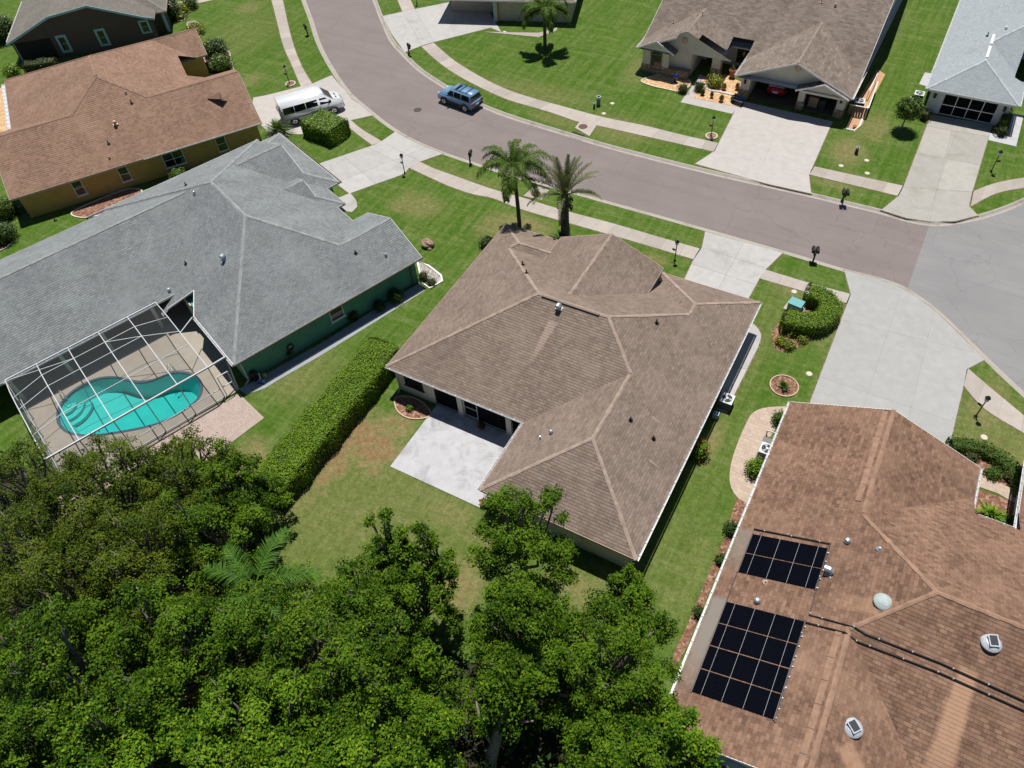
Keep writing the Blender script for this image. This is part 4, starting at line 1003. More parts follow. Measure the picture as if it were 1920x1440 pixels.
for u, v in ((1851,68),): plumbing(h8, plane_pt((26.45,51.2), 0, u, v, f8), 0.4)
hvent(h8, plane_pt((26.45,51.2), 0, 1886,55, f8), M['white'], 0.12)

for y0, y1 in ((4.4,6.6),(7.2,9.2)): MB().bar((3.95,y0,4.33), (3.95,y1,4.33), 0.22, 0.05).build('ridge_vent', M['white'], h8)
# ------------------------------------------------------------------ vegetation
M['lf_oak'] = leafmat('oak_leaves', (0.013,0.042,0.003), (0.100,0.185,0.012), 0.08, 0.09)
M['lf_oak2'] = leafmat('oak_leaves_olive', (0.014,0.034,0.003), (0.105,0.150,0.014), 0.08, 0.09)
M['lf_oak3'] = leafmat('bright_leaves', (0.020,0.065,0.004), (0.140,0.250,0.015), 0.08, 0.09)
M['lf_hedge'] = leafmat('hedge_leaves', (0.055,0.125,0.006), (0.190,0.310,0.022))
M['lf_shrub'] = leafmat('shrub_leaves', (0.030,0.070,0.010), (0.110,0.180,0.025))
M['lf_yellow'] = leafmat('yellow_green_leaves', (0.110,0.140,0.012), (0.280,0.300,0.030))
M['lf_dull'] = leafmat('dull_shrub_leaves', (0.030,0.040,0.015), (0.085,0.095,0.035))
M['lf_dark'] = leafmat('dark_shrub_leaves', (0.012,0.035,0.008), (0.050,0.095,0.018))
M['lf_palm'] = leafmat('queen_palm_leaves', (0.040,0.085,0.012), (0.120,0.185,0.035), 0.25, 0.3)
M['lf_date'] = leafmat('date_palm_leaves', (0.085,0.105,0.045), (0.210,0.225,0.110), 0.15, 0.3)
M['lf_jungle'] = leafmat('jungle_palm_leaves', (0.030,0.090,0.010), (0.100,0.210,0.032), 0.15, 0.3)
M['lf_red'] = leafmat('red_flowers', (0.35,0.03,0.02), (0.60,0.10,0.03))
M['bark'] = plain('grey_bark', (0.20,0.175,0.15), 0.95, var=0.35, scale=5, bmp=0.7)
M['bark_dark'] = plain('palm_trunk_bark', (0.085,0.068,0.055), 0.95, var=0.35, scale=9, bmp=0.8)
M['twig'] = plain('hedge_core', (0.022,0.045,0.009), 1.0, var=0.6, scale=8)

def leaf_mesh(name, mat, parent, P, N, size, rng, tint=None, aspect=0.55, kind='stuff', yellow=0.12):
    """many small diamond leaves at points P facing N"""
    n = len(P); P = np.asarray(P); N = np.asarray(N)+rng.normal(0, 0.55, (n,3)); N /= np.linalg.norm(N, axis=1)[:,None]+1e-9
    T = rng.normal(0, 1, (n,3)); T -= (T*N).sum(1)[:,None]*N; T /= np.linalg.norm(T, axis=1)[:,None]+1e-9
    Bv = np.cross(N, T); s = (size*rng.uniform(0.65, 1.35, n))[:,None]*0.5
    V = np.empty((n,4,3)); V[:,0] = P-T*s; V[:,1] = P+Bv*s*aspect+N*s*0.15; V[:,2] = P+T*s; V[:,3] = P-Bv*s*aspect+N*s*0.15
    me = bpy.data.meshes.new(name); me.vertices.add(n*4); me.vertices.foreach_set('co', V.astype(np.float32).ravel())
    me.loops.add(n*4); me.loops.foreach_set('vertex_index', np.arange(n*4, dtype=np.int32))
    me.polygons.add(n); me.polygons.foreach_set('loop_start', np.arange(0, n*4, 4, dtype=np.int32)); me.polygons.foreach_set('loop_total', np.full(n, 4, dtype=np.int32))
    at = me.attributes.new('tint', 'FLOAT_COLOR', 'POINT')
    t = rng.beta(1.6, 1.6, n) if tint is None else np.clip(tint+rng.normal(0, 0.2, n), 0, 1)
    c = np.zeros((n,4), dtype=np.float32); c[:,0] = t; c[:,1] = (rng.random(n) < yellow)*rng.uniform(0.2, 0.9, n); c[:,3] = 1
    at.data.foreach_set('color', np.repeat(c, 4, axis=0).ravel())
    me.update(calc_edges=True); me.materials.append(mat)
    o = bpy.data.objects.new(name, me); col.objects.link(o)
    if parent: o.parent = parent
    if kind: o['kind'] = kind
    return o
def rdir(rng, n, upbias=0.0):
    d = rng.normal(0, 1, (n,3)); d[:,2] += upbias; return d/np.linalg.norm(d, axis=1)[:,None]

def oak(label, x, y, h, r, seed, mat, dens=1.0, lobes=None, size=0.145, base=None, group='oak trees crowding the lower left'):
    rng = np.random.default_rng(seed); rnd = random.Random(seed)
    t = thing('oak_tree', label, 'tree', (x, y, 0), rnd.uniform(0, 6.28), group)
    m = int(58*dens) if lobes is None else lobes; C = []; RR = []
    for k in range(m):
        rho = r*math.sqrt((k+0.5)/m)*rng.uniform(0.85, 1.06); th = k*2.39996+rng.uniform(-.5,.5)
        z = h-0.16*r-(rho/r)**2*h*0.33+rng.normal(0, 0.10*h)
        if rng.random() < 0.30: z -= rng.uniform(0.14, 0.38)*h
        C.append((rho*math.cos(th), rho*math.sin(th), z)); RR.append(r*rng.uniform(0.11, 0.22))
    P = []; N = []; T = []
    for c, q in zip(C, RR):
        nc = int(40*q*q)+10; lt = rng.uniform(0.2, 0.8)
        D = rdir(rng, nc, 0.75); cc = np.array(c)+D*np.array([q,q,q*0.6])*rng.uniform(0.72, 1.12, (nc,1))
        for k in range(nc):
            nl = 17; d = rng.normal(0, 0.115, (nl,3)); P.append(cc[k]+d); n_ = D[k]*0.8+np.array([0,0,0.75]); N.append(np.tile(n_, (nl,1))); T.append(np.full(nl, lt+rng.normal(0, 0.14)))
    P = np.concatenate(P); N = np.concatenate(N); T = np.concatenate(T)
    leaf_mesh('crown', mat, t, P, N, size, rng, T)
    tb = MB(); fk = h*rng.uniform(0.26, 0.36); ln = (rng.uniform(-.3,.3), rng.uniform(-.3,.3))
    tr = max(0.16, r*0.075)
    tb.tube([(0,0,-0.1),(ln[0]*.4,ln[1]*.4,fk*.5),(ln[0],ln[1],fk)], [tr*1.35,tr,tr*0.9], 9)
    idx = sorted(range(m), key=lambda i: -C[i][2]+rng.uniform(-1,1))[:14]
    for i in idx:
        c = np.array(C[i]); a = np.array([ln[0],ln[1],fk-0.1]); mid = a+(c-a)*0.5+np.array([0,0,-0.25])+rng.normal(0, 0.18, 3)
        tb.tube([a, a+(mid-a)*0.5+rng.normal(0,.08,3), mid, mid+(c-mid)*0.55+rng.normal(0,.12,3), c], [tr*0.6,tr*0.5,tr*0.38,tr*0.24,0.03], 6)
        for _ in range(2):
            e = c+rdir(rng, 1, 0.6)[0]*RR[i]*1.05; tb.tube([mid+(c-mid)*0.6, (mid+c)/2*0.4+e*0.6, e], [tr*0.18,tr*0.12,0.012], 5)
    tb.build('trunk', M['bark'], t, smooth=True)
    return t
OAKS = [
 ('olive oak at the left edge below the black hedge gap by the pool cage', 40,905,8.0,3.1,'lf_oak2'), ('oak whose crown hides the near left corner of the pool', 185,912,8.6,3.5,'lf_oak2'),
 ('oak overlapping the pool cage where brick paving begins', 330,893,8.2,3.3,'lf_oak2'), ('thin oak with bare grey branches at the end of the long hedge', 432,905,7.0,2.3,'lf_oak'),
 ('dark oak at the left edge, second row of the wood', 70,1070,9.6,4.2,'lf_oak2'), ('dark oak left of the palm fronds in the wood', 250,1055,9.2,3.9,'lf_oak2'), ('small oak between the long hedge and the palm fronds', 398,1000,7.8,2.9,'lf_oak'),
 ('large oak at the left edge, third row of the wood', 110,1265,10.6,4.6,'lf_oak'), ('large green oak below the palm fronds', 325,1225,9.8,4.2,'lf_oak'), ('oak right of the palm fronds facing the back lawn', 545,1205,8.8,3.8,'lf_oak'),
 ('tall oak with two upright tufts reaching up the back lawn', 700,1110,8.6,2.7,'lf_oak'), ('slim oak on the right flank of the two tufted oak', 775,1110,8.0,1.9,'lf_oak'), ('broad oak left of the bare trunk at the bottom', 700,1275,9.2,3.8,'lf_oak'),
 ('round oak touching the rear wing of the middle house', 985,1005,8.2,2.7,'lf_oak'), ('oak in front of the rear wing, below the round oak', 975,1165,7.6,2.5,'lf_oak'), ('broad oak below the corner of the rear wing', 1150,1225,8.4,3.3,'lf_oak'),
 ('oak at the bottom edge right of the bare trunk', 1180,1395,8.0,2.9,'lf_oak'), ('yellow green oak at the bottom left edge', 215,1420,9.4,3.9,'lf_oak3'), ('bright green oak at the bottom edge, right of the yellow green one', 470,1400,9.2,3.9,'lf_oak3'),
 ('bright oak at the bottom edge left of the bare trunk', 730,1430,8.6,3.2,'lf_oak3'), ('oak leaning over the corner of the solar panel house', 1275,1400,7.6,2.0,'lf_oak3'), ('small oak tuft beside the rear downpipe of the middle house', 1180,1105,5.6,1.2,'lf_oak'),
 ('oak cut by the bottom left corner of the picture', 20,1410,9.4,3.6,'lf_oak'), ('dark low oak behind the bare leaning trunk', 960,1290,6.0,2.2,'lf_oak'),
]
for i, (lab, u, v, h, r, mt) in enumerate(OAKS):
    x, y = W2(u, v, h*0.78)
    oak(lab, x, y, h, r, 11+i*7, M[mt], 1.0 if r > 2 else 0.6, size={'lf_oak': 0.145, 'lf_oak2': 0.125, 'lf_oak3': 0.165}[mt])
for i, (u, v, hh) in enumerate(((722,1003,9.6),(800,1022,8.8))):       # upright tufts
    x, y = W2(u, v, hh-1.0)
    oak(('left','right')[i]+' upright leafy tuft rising from the oaks on the back lawn', x, y, hh, 1.15, 301+i, M['lf_oak'], 0.5, group='oak trees crowding the lower left')
# bare leaning trunk at the bottom
x, y = W2(915,1440,1.0); x2, y2 = W2(955,1290,6.5)
lt = thing('leaning_tree', 'bare leaning grey trunk in the dark gap at the bottom', 'tree', (x, y, 0))
dx, dy = x2-x, y2-y
MB().tube([(0,0,-.1),(dx*.15,dy*.15,1.6),(dx*.5,dy*.5,3.6),(dx*.8,dy*.8,5.2),(dx,dy,6.5)], [.34,.30,.25,.18,.08], 10).tube([(dx*.5,dy*.5,3.6),(dx*.5+.7,dy*.5+.5,4.6),(dx*.5+1.6,dy*.5+.7,5.6)], [.14,.10,.04], 7).tube([(dx*.3,dy*.3,2.5),(dx*.3-.8,dy*.3+.3,3.6),(dx*.3-1.3,dy*.3+.9,4.8)], [.14,.10,.04], 7).build('trunk', M['bark'], lt, smooth=True)
rng = np.random.default_rng(5)
P = np.array([dx,dy,6.3])+rng.normal(0, 0.55, (1500,3)); leaf_mesh('crown', M['lf_oak'], lt, P, rdir(rng, 1500, 1.0), 0.22, rng)

# understorey that closes the ground below the wood
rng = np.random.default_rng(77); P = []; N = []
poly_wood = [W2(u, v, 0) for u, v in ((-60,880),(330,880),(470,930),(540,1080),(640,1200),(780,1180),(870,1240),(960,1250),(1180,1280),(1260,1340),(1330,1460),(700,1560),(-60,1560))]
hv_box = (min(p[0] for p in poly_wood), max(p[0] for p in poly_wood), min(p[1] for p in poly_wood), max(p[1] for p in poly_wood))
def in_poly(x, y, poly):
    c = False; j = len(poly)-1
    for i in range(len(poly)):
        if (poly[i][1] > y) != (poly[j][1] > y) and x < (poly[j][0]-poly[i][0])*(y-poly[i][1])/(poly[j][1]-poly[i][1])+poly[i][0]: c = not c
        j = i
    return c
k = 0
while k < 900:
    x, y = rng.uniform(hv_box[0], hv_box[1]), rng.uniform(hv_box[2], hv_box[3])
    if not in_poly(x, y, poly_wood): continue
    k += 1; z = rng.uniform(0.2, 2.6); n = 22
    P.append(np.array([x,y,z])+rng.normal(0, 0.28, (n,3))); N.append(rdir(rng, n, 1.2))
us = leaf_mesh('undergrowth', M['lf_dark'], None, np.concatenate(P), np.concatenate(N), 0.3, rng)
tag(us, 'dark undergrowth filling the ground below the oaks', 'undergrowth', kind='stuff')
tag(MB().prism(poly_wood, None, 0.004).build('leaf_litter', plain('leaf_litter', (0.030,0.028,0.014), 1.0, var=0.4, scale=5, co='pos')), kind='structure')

# --- palms
def frond(name, L, e0, drop, nleaf, lmax, sag, wid, mat, seed, vee=0.0, stem=None):
    rng = np.random.default_rng(seed); V = []; F = []; C = []
    pts = []; p = np.zeros(3); n = 26
    for i in range(n+1):
        t = i/n; pts.append(p.copy()); e = e0-drop*t**1.25; p = p+np.array([math.cos(e),0,math.sin(e)])*(L/n)
    pts = np.array(pts)
    def quad(a, b, w0, w1, side, tint):
        k = len(V); V.extend([a-side*w0, a+side*w0, b+side*w1, b-side*w1]); F.append((k,k+1,k+2,k+3)); C.extend([tint]*4)
    for i in range(n): quad(pts[i], pts[i+1], 0.035*(1-i/n)+0.006, 0.035*(1-(i+1)/n)+0.006, np.array([0,1.0,0]), 0.9)
    for i in range(n): quad(pts[i], pts[i+1], 0.03*(1-i/n)+0.005, 0.03*(1-(i+1)/n)+0.005, np.array([0,0,1.0]), 0.9)
    for k in range(nleaf):
        t = 0.12+0.88*(k+0.5)/nleaf; f = t*n; i = min(int(f), n-1); o = pts[i]+(pts[i+1]-pts[i])*(f-i); fw = pts[i+1]-pts[i]; fw /= np.linalg.norm(fw)
        ln = lmax*(math.sin(math.pi*(0.12+0.80*t))**0.7)
        for sg in (-1, 1):
            up = np.array([-fw[2],0,fw[0]])
            d = np.array([0,sg*1.0,0])*0.85+fw*(0.35+0.5*t)+up*(vee+rng.normal(0, 0.22)); d /= np.linalg.norm(d)
            a = o; b = o+d*ln*0.55; d2 = d+np.array([0,0,-sag*rng.uniform(0.7, 1.4)]); d2 /= np.linalg.norm(d2); c = b+d2*ln*0.5
            sd = np.cross(d, up); sd /= np.linalg.norm(sd)+1e-9; tint = rng.uniform(0.1, 0.9)
            quad(a, b, wid*0.5, wid*0.55, sd, tint); quad(b, c, wid*0.55, 0.004, sd, tint)
    me = bpy.data.meshes.new(name); me.from_pydata([tuple(v) for v in V], [], F)
    at = me.attributes.new('tint', 'FLOAT_COLOR', 'POINT'); c = np.zeros((len(V),4), np.float32); c[:,0] = C; c[:,3] = 1; at.data.foreach_set('color', c.ravel())
    me.materials.append(mat); return me
def palm(label, x, y, h, lean, fronds, trunk_r, seed, skirt=None, group=None, name='palm_tree', loc_z=0.0):
    rnd = random.Random(seed); t = thing(name, label, 'palm tree', (x, y, loc_z), 0, group)
    if h > 0.05:
        tb = MB(); pts = []; rr = []; n = max(4, int(h/0.16))
        for i in range(n+1):
            f = i/n; pts.append((lean[0]*f*f, lean[1]*f*f, h*f)); rr.append(trunk_r*(1.12-0.25*f)*(1.0 if i % 2 else 0.93))
        tb.tube(pts, rr, 10).build('trunk', M['bark_dark'], t)
    for j, (me, az, sc) in enumerate(fronds):
        o = bpy.data.objects.new('frond', me); col.objects.link(o); o.parent = t
        o.location = (lean[0]+0.06*math.cos(az), lean[1]+0.06*math.sin(az), h-0.05+0.12*rnd.random()); o.rotation_euler = (rnd.uniform(-.12,.12), 0, az); o.scale = (sc,)*3
    return t
q_up = [frond('frond', 2.9, R(e), R(d), 64, 0.62, 1.3, 0.034, M['lf_palm'], 40+i) for i, (e, d) in enumerate(((72,120),(55,125),(35,115),(8,85)))]
d_up = [frond('frond', 2.9, R(e), R(d), 50, 0.34, 0.25, 0.034, M['lf_date'], 60+i, 0.45) for i, (e, d) in enumerate(((82,35),(62,45),(40,55),(12,70)))]
j_up = [frond('frond', 3.4, R(e), R(d), 40, 0.85, 0.6, 0.036, M['lf_jungle'], 80+i, 0.1) for i, (e, d) in enumerate(((45,70),(28,65)))]
q_dn = [frond('frond', 2.7, R(e), R(d), 60, 0.60, 1.6, 0.045, M['lf_palm'], 90+i) for i, (e, d) in enumerate(((60,150),(30,125)))]
rnd = random.Random(4)
def ring(meshes, n, off, sc=(0.9,1.1)): return [(meshes[k % len(meshes)], off+k*2*math.pi/n+rnd.uniform(-.25,.25), rnd.uniform(*sc)) for k in range(n)]
# feathery palm in front of the middle house
x, y = 0.05, 19.35
palm('feathery palm with drooping fronds on the front lawn of the middle house', x, y, 6.3, (-0.35,0.2), ring(q_up[:1], 7, 0.3, (1.05,1.25))+ring(q_up[1:2], 6, 0.9, (1.15,1.35))+ring(q_up[2:3], 4, 0.1, (1.15,1.35))+ring(q_up[3:], 2, 2.6, (1.1,1.2)), 0.17, 1)
x, y = 3.85, 20.4
pd = palm('stiff grey green date palm with a thick dark trunk near the street', x, y, 4.4, (0,0), ring(d_up[:1], 8, 0.3, (1.0,1.25))+ring(d_up[1:2], 8, 0.7, (1.1,1.3))+ring(d_up[2:3], 6, 0.1, (1.1,1.3))+ring(d_up[3:], 4, 0.4, (1.0,1.2)), 0.36, 2)
mb = MB(); rr = random.Random(8)
for k in range(46):
    a = rr.uniform(0, 6.28); z = rr.uniform(3.3, 4.6); mb.bar((0.36*math.cos(a),0.36*math.sin(a),z), (0.68*math.cos(a),0.68*math.sin(a),z-rr.uniform(.1,.5)), 0.09, 0.05)
mb.build('boot_skirt', M['bark_dark'], pd)
x, y = W2(1022,93)
palm('drooping palm on the lawn at the top centre casting a star shaped shadow', x, y, 4.3, (0.1,0), ring(q_dn[:1], 8, 0.3, (1.2,1.4))+ring(q_dn[1:], 7, 0.8, (1.2,1.45)), 0.2, 3)
x, y = W2(478,1098,7.6)
palm('bright feather palm standing among the oaks beside the back lawn', x, y, 7.6, (0,0), [(j_up[1],R(100),1.0),(j_up[1],R(38),1.0),(j_up[0],R(-80),0.85),(j_up[1],R(-170),0.9),(j_up[0],R(160),0.8),(j_up[0],R(-20),0.8)], 0.13, 4)

# --- hedges and shrubs
def hedge(label, path, width, height, mat, seed, size=0.13, dens=150, z0=0.0, closed=False, core=True, name='hedge', group=None, wob=0.10):
    """clipped hedge along a plan path (list of world points)"""
    rng = np.random.default_rng(seed); path = crom(path, 0.3, closed)
    if closed: path = path+[path[0]]
    c0 = np.mean(np.array(path), axis=0)
    t = thing(name, label, 'hedge', (c0[0], c0[1], z0), 0, group)
    pl = [(p[0]-c0[0], p[1]-c0[1]) for p in path]
    P = []; N = []; hw = width/2
    for i in range(len(pl)-1):
        a = np.array(pl[i]); b = np.array(pl[i+1]); L = np.linalg.norm(b-a); d = (b-a)/L; nn = np.array([-d[1], d[0]])
        n = int(L*(width+2*height)*dens)
        s = rng.uniform(0, width+2*height, n); tt = rng.random(n)
        base = a+np.outer(tt, b-a)
        side = s < height; side2 = s > height+width; top = ~(side | side2)
        off = np.where(side, -hw, np.where(side2, hw, s-height-hw)); z = np.where(side, s, np.where(side2, s-height-width, height))
        rr = 0.22; edge = np.maximum(0, np.abs(off)-(hw-rr)); zt = np.where(top, height-(edge/rr)**2*rr*0.5, np.maximum(z, 0.03))
        lump = wob*(np.sin(base[:,0]*2.3+base[:,1]*1.7+off*2.5)*0.5+0.6*np.sin(base[:,1]*0.9+off*1.4+1.0)*np.sin(base[:,0]*1.3+base[:,1]*3.1))+rng.normal(0, wob*0.45, n)
        q = base+np.outer(off, nn)
        zz = np.where(top, zt+lump, zt); q = q+np.outer(np.where(side, -lump, np.where(side2, lump, 0)), nn)
        P.append(np.column_stack([q, zz])); M_ = np.zeros((n,3)); M_[top,2] = 1.3; M_[side,:2] = -nn; M_[side2,:2] = nn; M_[:,2] += 0.25; N.append(M_)
        ns = int(L*(width+1.2)*dens*0.05); of = rng.uniform(-hw, hw, ns); tt = rng.random(ns)      # stray shoots
        P.append(np.column_stack([a+np.outer(tt, b-a)+np.outer(of, nn), height+rng.uniform(0.05, 0.26, ns)])); N.append(rdir(rng, ns, 0.8))
    if not closed:
        for e, sg in ((0, -1), (-1, 1)):
            a = np.array(pl[e]); b = np.array(pl[1 if e == 0 else -2]); d = (a-b)/np.linalg.norm(a-b); nn = np.array([-d[1], d[0]]); n = int(width*height*dens*1.3)
            an = rng.uniform(-math.pi/2, math.pi/2, n); q = a+np.outer(np.cos(an)*0.3, d)+np.outer(np.sin(an)*hw, nn); zz = rng.uniform(0.03, height, n)
            P.append(np.column_stack([q, zz])); M_ = np.column_stack([np.outer(np.cos(an), d)+np.outer(np.sin(an), nn), np.full(n, 0.3)]); N.append(M_)
    leaf_mesh('foliage', mat, t, np.concatenate(P), np.concatenate(N), size, rng)
    if core:
        l = offset_line(pl, hw-0.10); r_ = offset_line(pl, -(hw-0.10)); mb = MB(); zt = height-0.12
        for i in range(len(pl)-1):
            mb.poly([(*l[i],zt),(*l[i+1],zt),(*r_[i+1],zt),(*r_[i],zt)]); mb.poly([(*l[i],0),(*l[i],zt),(*l[i+1],zt),(*l[i+1],0)]); mb.poly([(*r_[i],0),(*r_[i+1],0),(*r_[i+1],zt),(*r_[i],zt)])
        for i in (0, -1): mb.poly([(*l[i],0),(*r_[i],0),(*r_[i],zt),(*l[i],zt)])
        mb.build('stems', M['twig'], t)
    return t
def shrub(label, x, y, rx, rz, mat, seed, size=0.12, dens=220, ry=None, cat='shrub', name='shrub', group=None, flowers=None, z0=0.0, ragged=0.12):
    rng = np.random.default_rng(seed); ry = ry or rx
    t = thing(name, label, cat, (x, y, z0), 0, group)
    A = 4*math.pi*((rx*ry+2*rx*rz)/3); n = int(max(90, A*dens)); D = rdir(rng, n, 0.25)
    k = 1+rng.normal(0, ragged, n)+0.10*np.sin(D[:,0]*7+D[:,1]*5+D[:,2]*6+seed)
    P = D*np.array([rx,ry,rz])*k[:,None]; P[:,2] = np.maximum(P[:,2]+rz*0.92, 0.02)
    leaf_mesh('foliage', mat, t, P, D+np.array([0,0,0.4]), size, rng)
    MB().ell((0,0,rz*0.9), rx*0.80, ry*0.80, rz*0.82, 12, 8).cyl((0,0,-0.02), (0,0,rz*0.5), 0.05, 0.04, 6).build('stems', M['twig'], t)
    if flowers is not None:
        m_ = int(n*0.05)+12; Df = rdir(rng, m_, 0.5); leaf_mesh('flowers', flowers, t, Df*np.array([rx,ry,rz])*1.08+np.array([0,0,rz*0.92]), Df, size*1.1, rng)
    return t
def rosette(label, x, y, r, h, n, mat, seed, cat='plant', name='rosette_plant', wid=0.06, group=None, z0=0.0):
    """spiky plant: stiff blades from one heart"""
    rng = np.random.default_rng(seed); t = thing(name, label, cat, (x, y, z0), 0, group); V = []; F = []; C = []
    for k in range(n):
        a = rng.uniform(0, 6.283); e = R(rng.uniform(12, 82)); L = r*rng.uniform(0.75, 1.1); d = np.array([math.cos(a)*math.cos(e), math.sin(a)*math.cos(e), math.sin(e)*h/r])
        sd = np.array([-math.sin(a), math.cos(a), 0])*wid; o = np.array([0,0,0.08]); m_ = o+d*L*0.55; q = m_+(d+np.array([0,0,-0.45]))*L*0.42; i = len(V)
        V.extend([o-sd*.5, o+sd*.5, m_+sd*.5, m_-sd*.5, q]); F += [(i,i+1,i+2,i+3), (i+3,i+2,i+4)]; C += [rng.uniform(0.1, 0.9)]*5
    me = bpy.data.meshes.new('blades'); me.from_pydata([tuple(v) for v in V], [], F); at = me.attributes.new('tint', 'FLOAT_COLOR', 'POINT')
    c = np.zeros((len(V),4), np.float32); c[:,0] = C; c[:,3] = 1; at.data.foreach_set('color', c.ravel()); me.materials.append(mat)
    o = bpy.data.objects.new('blades', me); col.objects.link(o); o.parent = t
    MB().lathe([(0.10,-0.02),(0.11,0.08),(0.05,0.16)], (0,0,0), 8).build('heart', M['bark_dark'], t)
    return t
hedge('long clipped green hedge between the pool lawn and the patio lawn', [(-2.0,2.3),(-1.9,-1.5),(-1.85,-6),(-1.8,-11.2)], 2.55, 1.8, M['lf_hedge'], 21, 0.11, 420, wob=0.15)
hedge('block hedge clipped square beside the white van', [W2(585,226,1.0),W2(634,246,1.0)], 2.9, 1.6, M['lf_hedge'], 22, 0.13, 260, wob=0.14)
hg = crom([W2(u, v, 1.0) for u, v in ((1474,594),(1500,600),(1535,600),(1557,580),(1552,560),(1530,548),(1518,544))], 0.3)
hedge('heart shaped clipped hedge round the green utility box', hg, 1.5, 1.15, M['lf_hedge'], 23, 0.11, 330)
hedge('curved low hedge edging the bed of the house at lower right', [W2(u, v, 0.5) for u, v in ((1786,830),(1815,832),(1850,842),(1885,862),(1910,892),(1925,925))], 0.9, 0.6, M['lf_shrub'], 24, 0.12, 260)
hedge('dark box hedge under the porch of the dark brown house', [W2(45,120,0.9),W2(100,112,0.9)], 1.3, 1.0, M['lf_dull'], 25, 0.13, 130)
hedge('small box hedge left of the screened garage', [W2(1731,212,0.5),W2(1741,216,0.5)], 1.0, 0.8, M['lf_dull'], 26, 0.12, 150)
hedge('small box hedge right of the screened garage', [W2(1872,243,0.5),W2(1884,243,0.5)], 1.1, 0.8, M['lf_dull'], 27, 0.12, 150)
hedge('narrow tall hedge on the right wall of the screened garage', [W2(1888,205,0.9),W2(1880,232,0.9)], 0.6, 1.4, M['lf_dark'], 28, 0.12, 150)
def at(u, v, z=0.0): return W2(u, v, z)
SH = [('round shrub at the left end of the tan house roof', 23,138,0.5,0.85,0.75,'lf_hedge'), ('half hidden round shrub along the tan house wall', 335,331,0.3,0.8,0.55,'lf_shrub'),
      ('flowering red and yellow bush on the right wall of the middle house', 1313,843,0.6,0.62,0.65,'lf_hedge'), ('round green shrub on the paver path under the gutter', 1417,878,0.5,0.62,0.6,'lf_hedge'), ('round green shrub at the corner of the paver path', 1462,783,0.5,0.5,0.5,'lf_shrub'),
      ('clump of yellow green plants in the mulch below the heart hedge', 1463,640,0.2,0.42,0.3,'lf_yellow'), ('yellow green plants at the tip of the heart hedge mulch bed', 1478,647,0.2,0.5,0.28,'lf_yellow'), ('small yellow green plant in the middle of the heart hedge mulch', 1484,627,0.2,0.26,0.22,'lf_yellow'), ('yellow green plant on the right of the heart hedge mulch', 1505,637,0.2,0.40,0.24,'lf_yellow'),
      ('round shrub at the top left lawn bed, nearest the walk', 358,9,0.4,0.85,0.7,'lf_shrub'), ('yellow shrub beside the walk of the dark brown house', 342,17,0.4,0.8,0.55,'lf_yellow'), ('low yellow shrub in the kerbed bed by the dark brown house', 338,30,0.3,0.7,0.4,'lf_yellow'), ('yellow shrub filling the rounded bed beside the tan house gable', 365,52,0.3,0.9,0.4,'lf_yellow'), ('yellow shrub at the tip of the rounded bed by the tan house', 373,58,0.3,0.7,0.35,'lf_yellow'), ('tall dark shrub at the corner of the dark brown house', 318,22,0.9,1.2,1.2,'lf_dark'),
      ('dark shrub on the front bed of the tan house', 403,92,0.8,1.3,0.9,'lf_dark'), ('leafy shrub in the middle of the tan house front bed', 415,118,0.7,1.2,0.8,'lf_shrub'), ('shrub by the orange wall of the tan house', 394,128,0.5,0.8,0.6,'lf_dark'), ('small yellow plant at the end of the tan house front bed', 440,138,0.3,0.4,0.3,'lf_yellow'),
      ('dry grey tuft on the lawn beside the middle house roof corner', 910,455,0.4,0.55,0.4,'lf_dull'), ('round cactus shrub in the gravel triangle by the green house', 794,519,0.3,0.42,0.4,'lf_dull'), ('sparse brown plant in the gravel triangle by the green house', 809,529,0.2,0.4,0.25,'lf_dull'),
      ('clipped shrub at the end of the arched window bed', 1281,166,0.4,0.55,0.45,'lf_dull'), ('round cactus in the front of the terracotta garden', 1311,164,0.4,0.5,0.5,'lf_dull'), ('weeping yellow shrub behind the terracotta garden', 1341,153,0.5,0.8,0.55,'lf_yellow'),
      ('small plant in the bed by the curved low hedge', 1822,858,0.2,0.4,0.28,'lf_dull'), ('leafy plant in the middle of the curved hedge bed', 1862,888,0.2,0.5,0.3,'lf_shrub'), ('plant at the right of the curved hedge bed', 1893,893,0.2,0.45,0.3,'lf_dull'),
      ('dark shrub under the green house wall near its window', 660,592,0.3,0.55,0.5,'lf_dark'), ('dark shrub under the green house wall, second from the gravel', 712,575,0.3,0.45,0.45,'lf_dark'), ('dark shrub under the green house wall nearest the gravel', 742,558,0.3,0.6,0.55,'lf_dark'), ('dark shrub under the green house wall nearest the pool cage', 540,660,0.3,0.4,0.45,'lf_dark'),
      ('small green plant in the round bed beside the patio', 768,765,0.15,0.28,0.2,'lf_hedge'), ('dark green shrub at the left edge behind the tan house', 8,395,0.6,1.0,0.9,'lf_shrub'), ('dark shrub in the kerbed bed at the left edge', 5,440,0.6,1.1,0.8,'lf_dark'), ('dark shrub in the mulch strip, first below the paver path', 1373,993,0.3,0.5,0.4,'lf_dark'), ('dark shrub in the mulch strip near the solar panels', 1352,1050,0.2,0.35,0.3,'lf_dark'), ('dark shrub in the mulch strip below the long solar panels', 1312,1150,0.2,0.4,0.3,'lf_dark'), ('shrub tree shade at the left edge of the top left lot', 5,60,1.0,1.6,1.4,'lf_dark')]
for i, (lab, u, v, zc, rx, rz, mt) in enumerate(SH):
    x, y = at(u, v, zc); shrub(lab, x, y, rx, rz, M[mt], 500+i, 0.12 if rx < 0.7 else 0.16, 170, flowers=M['lf_red'] if 'red and yellow' in lab else None, ragged=0.2 if mt in ('lf_yellow','lf_dull') else 0.12)
rosette('spiky cycad beside the driveway of the tan house', *at(521,243,0.4), 2.2, 1.8, 170, M['lf_palm'], 3, 'cycad', wid=0.09)
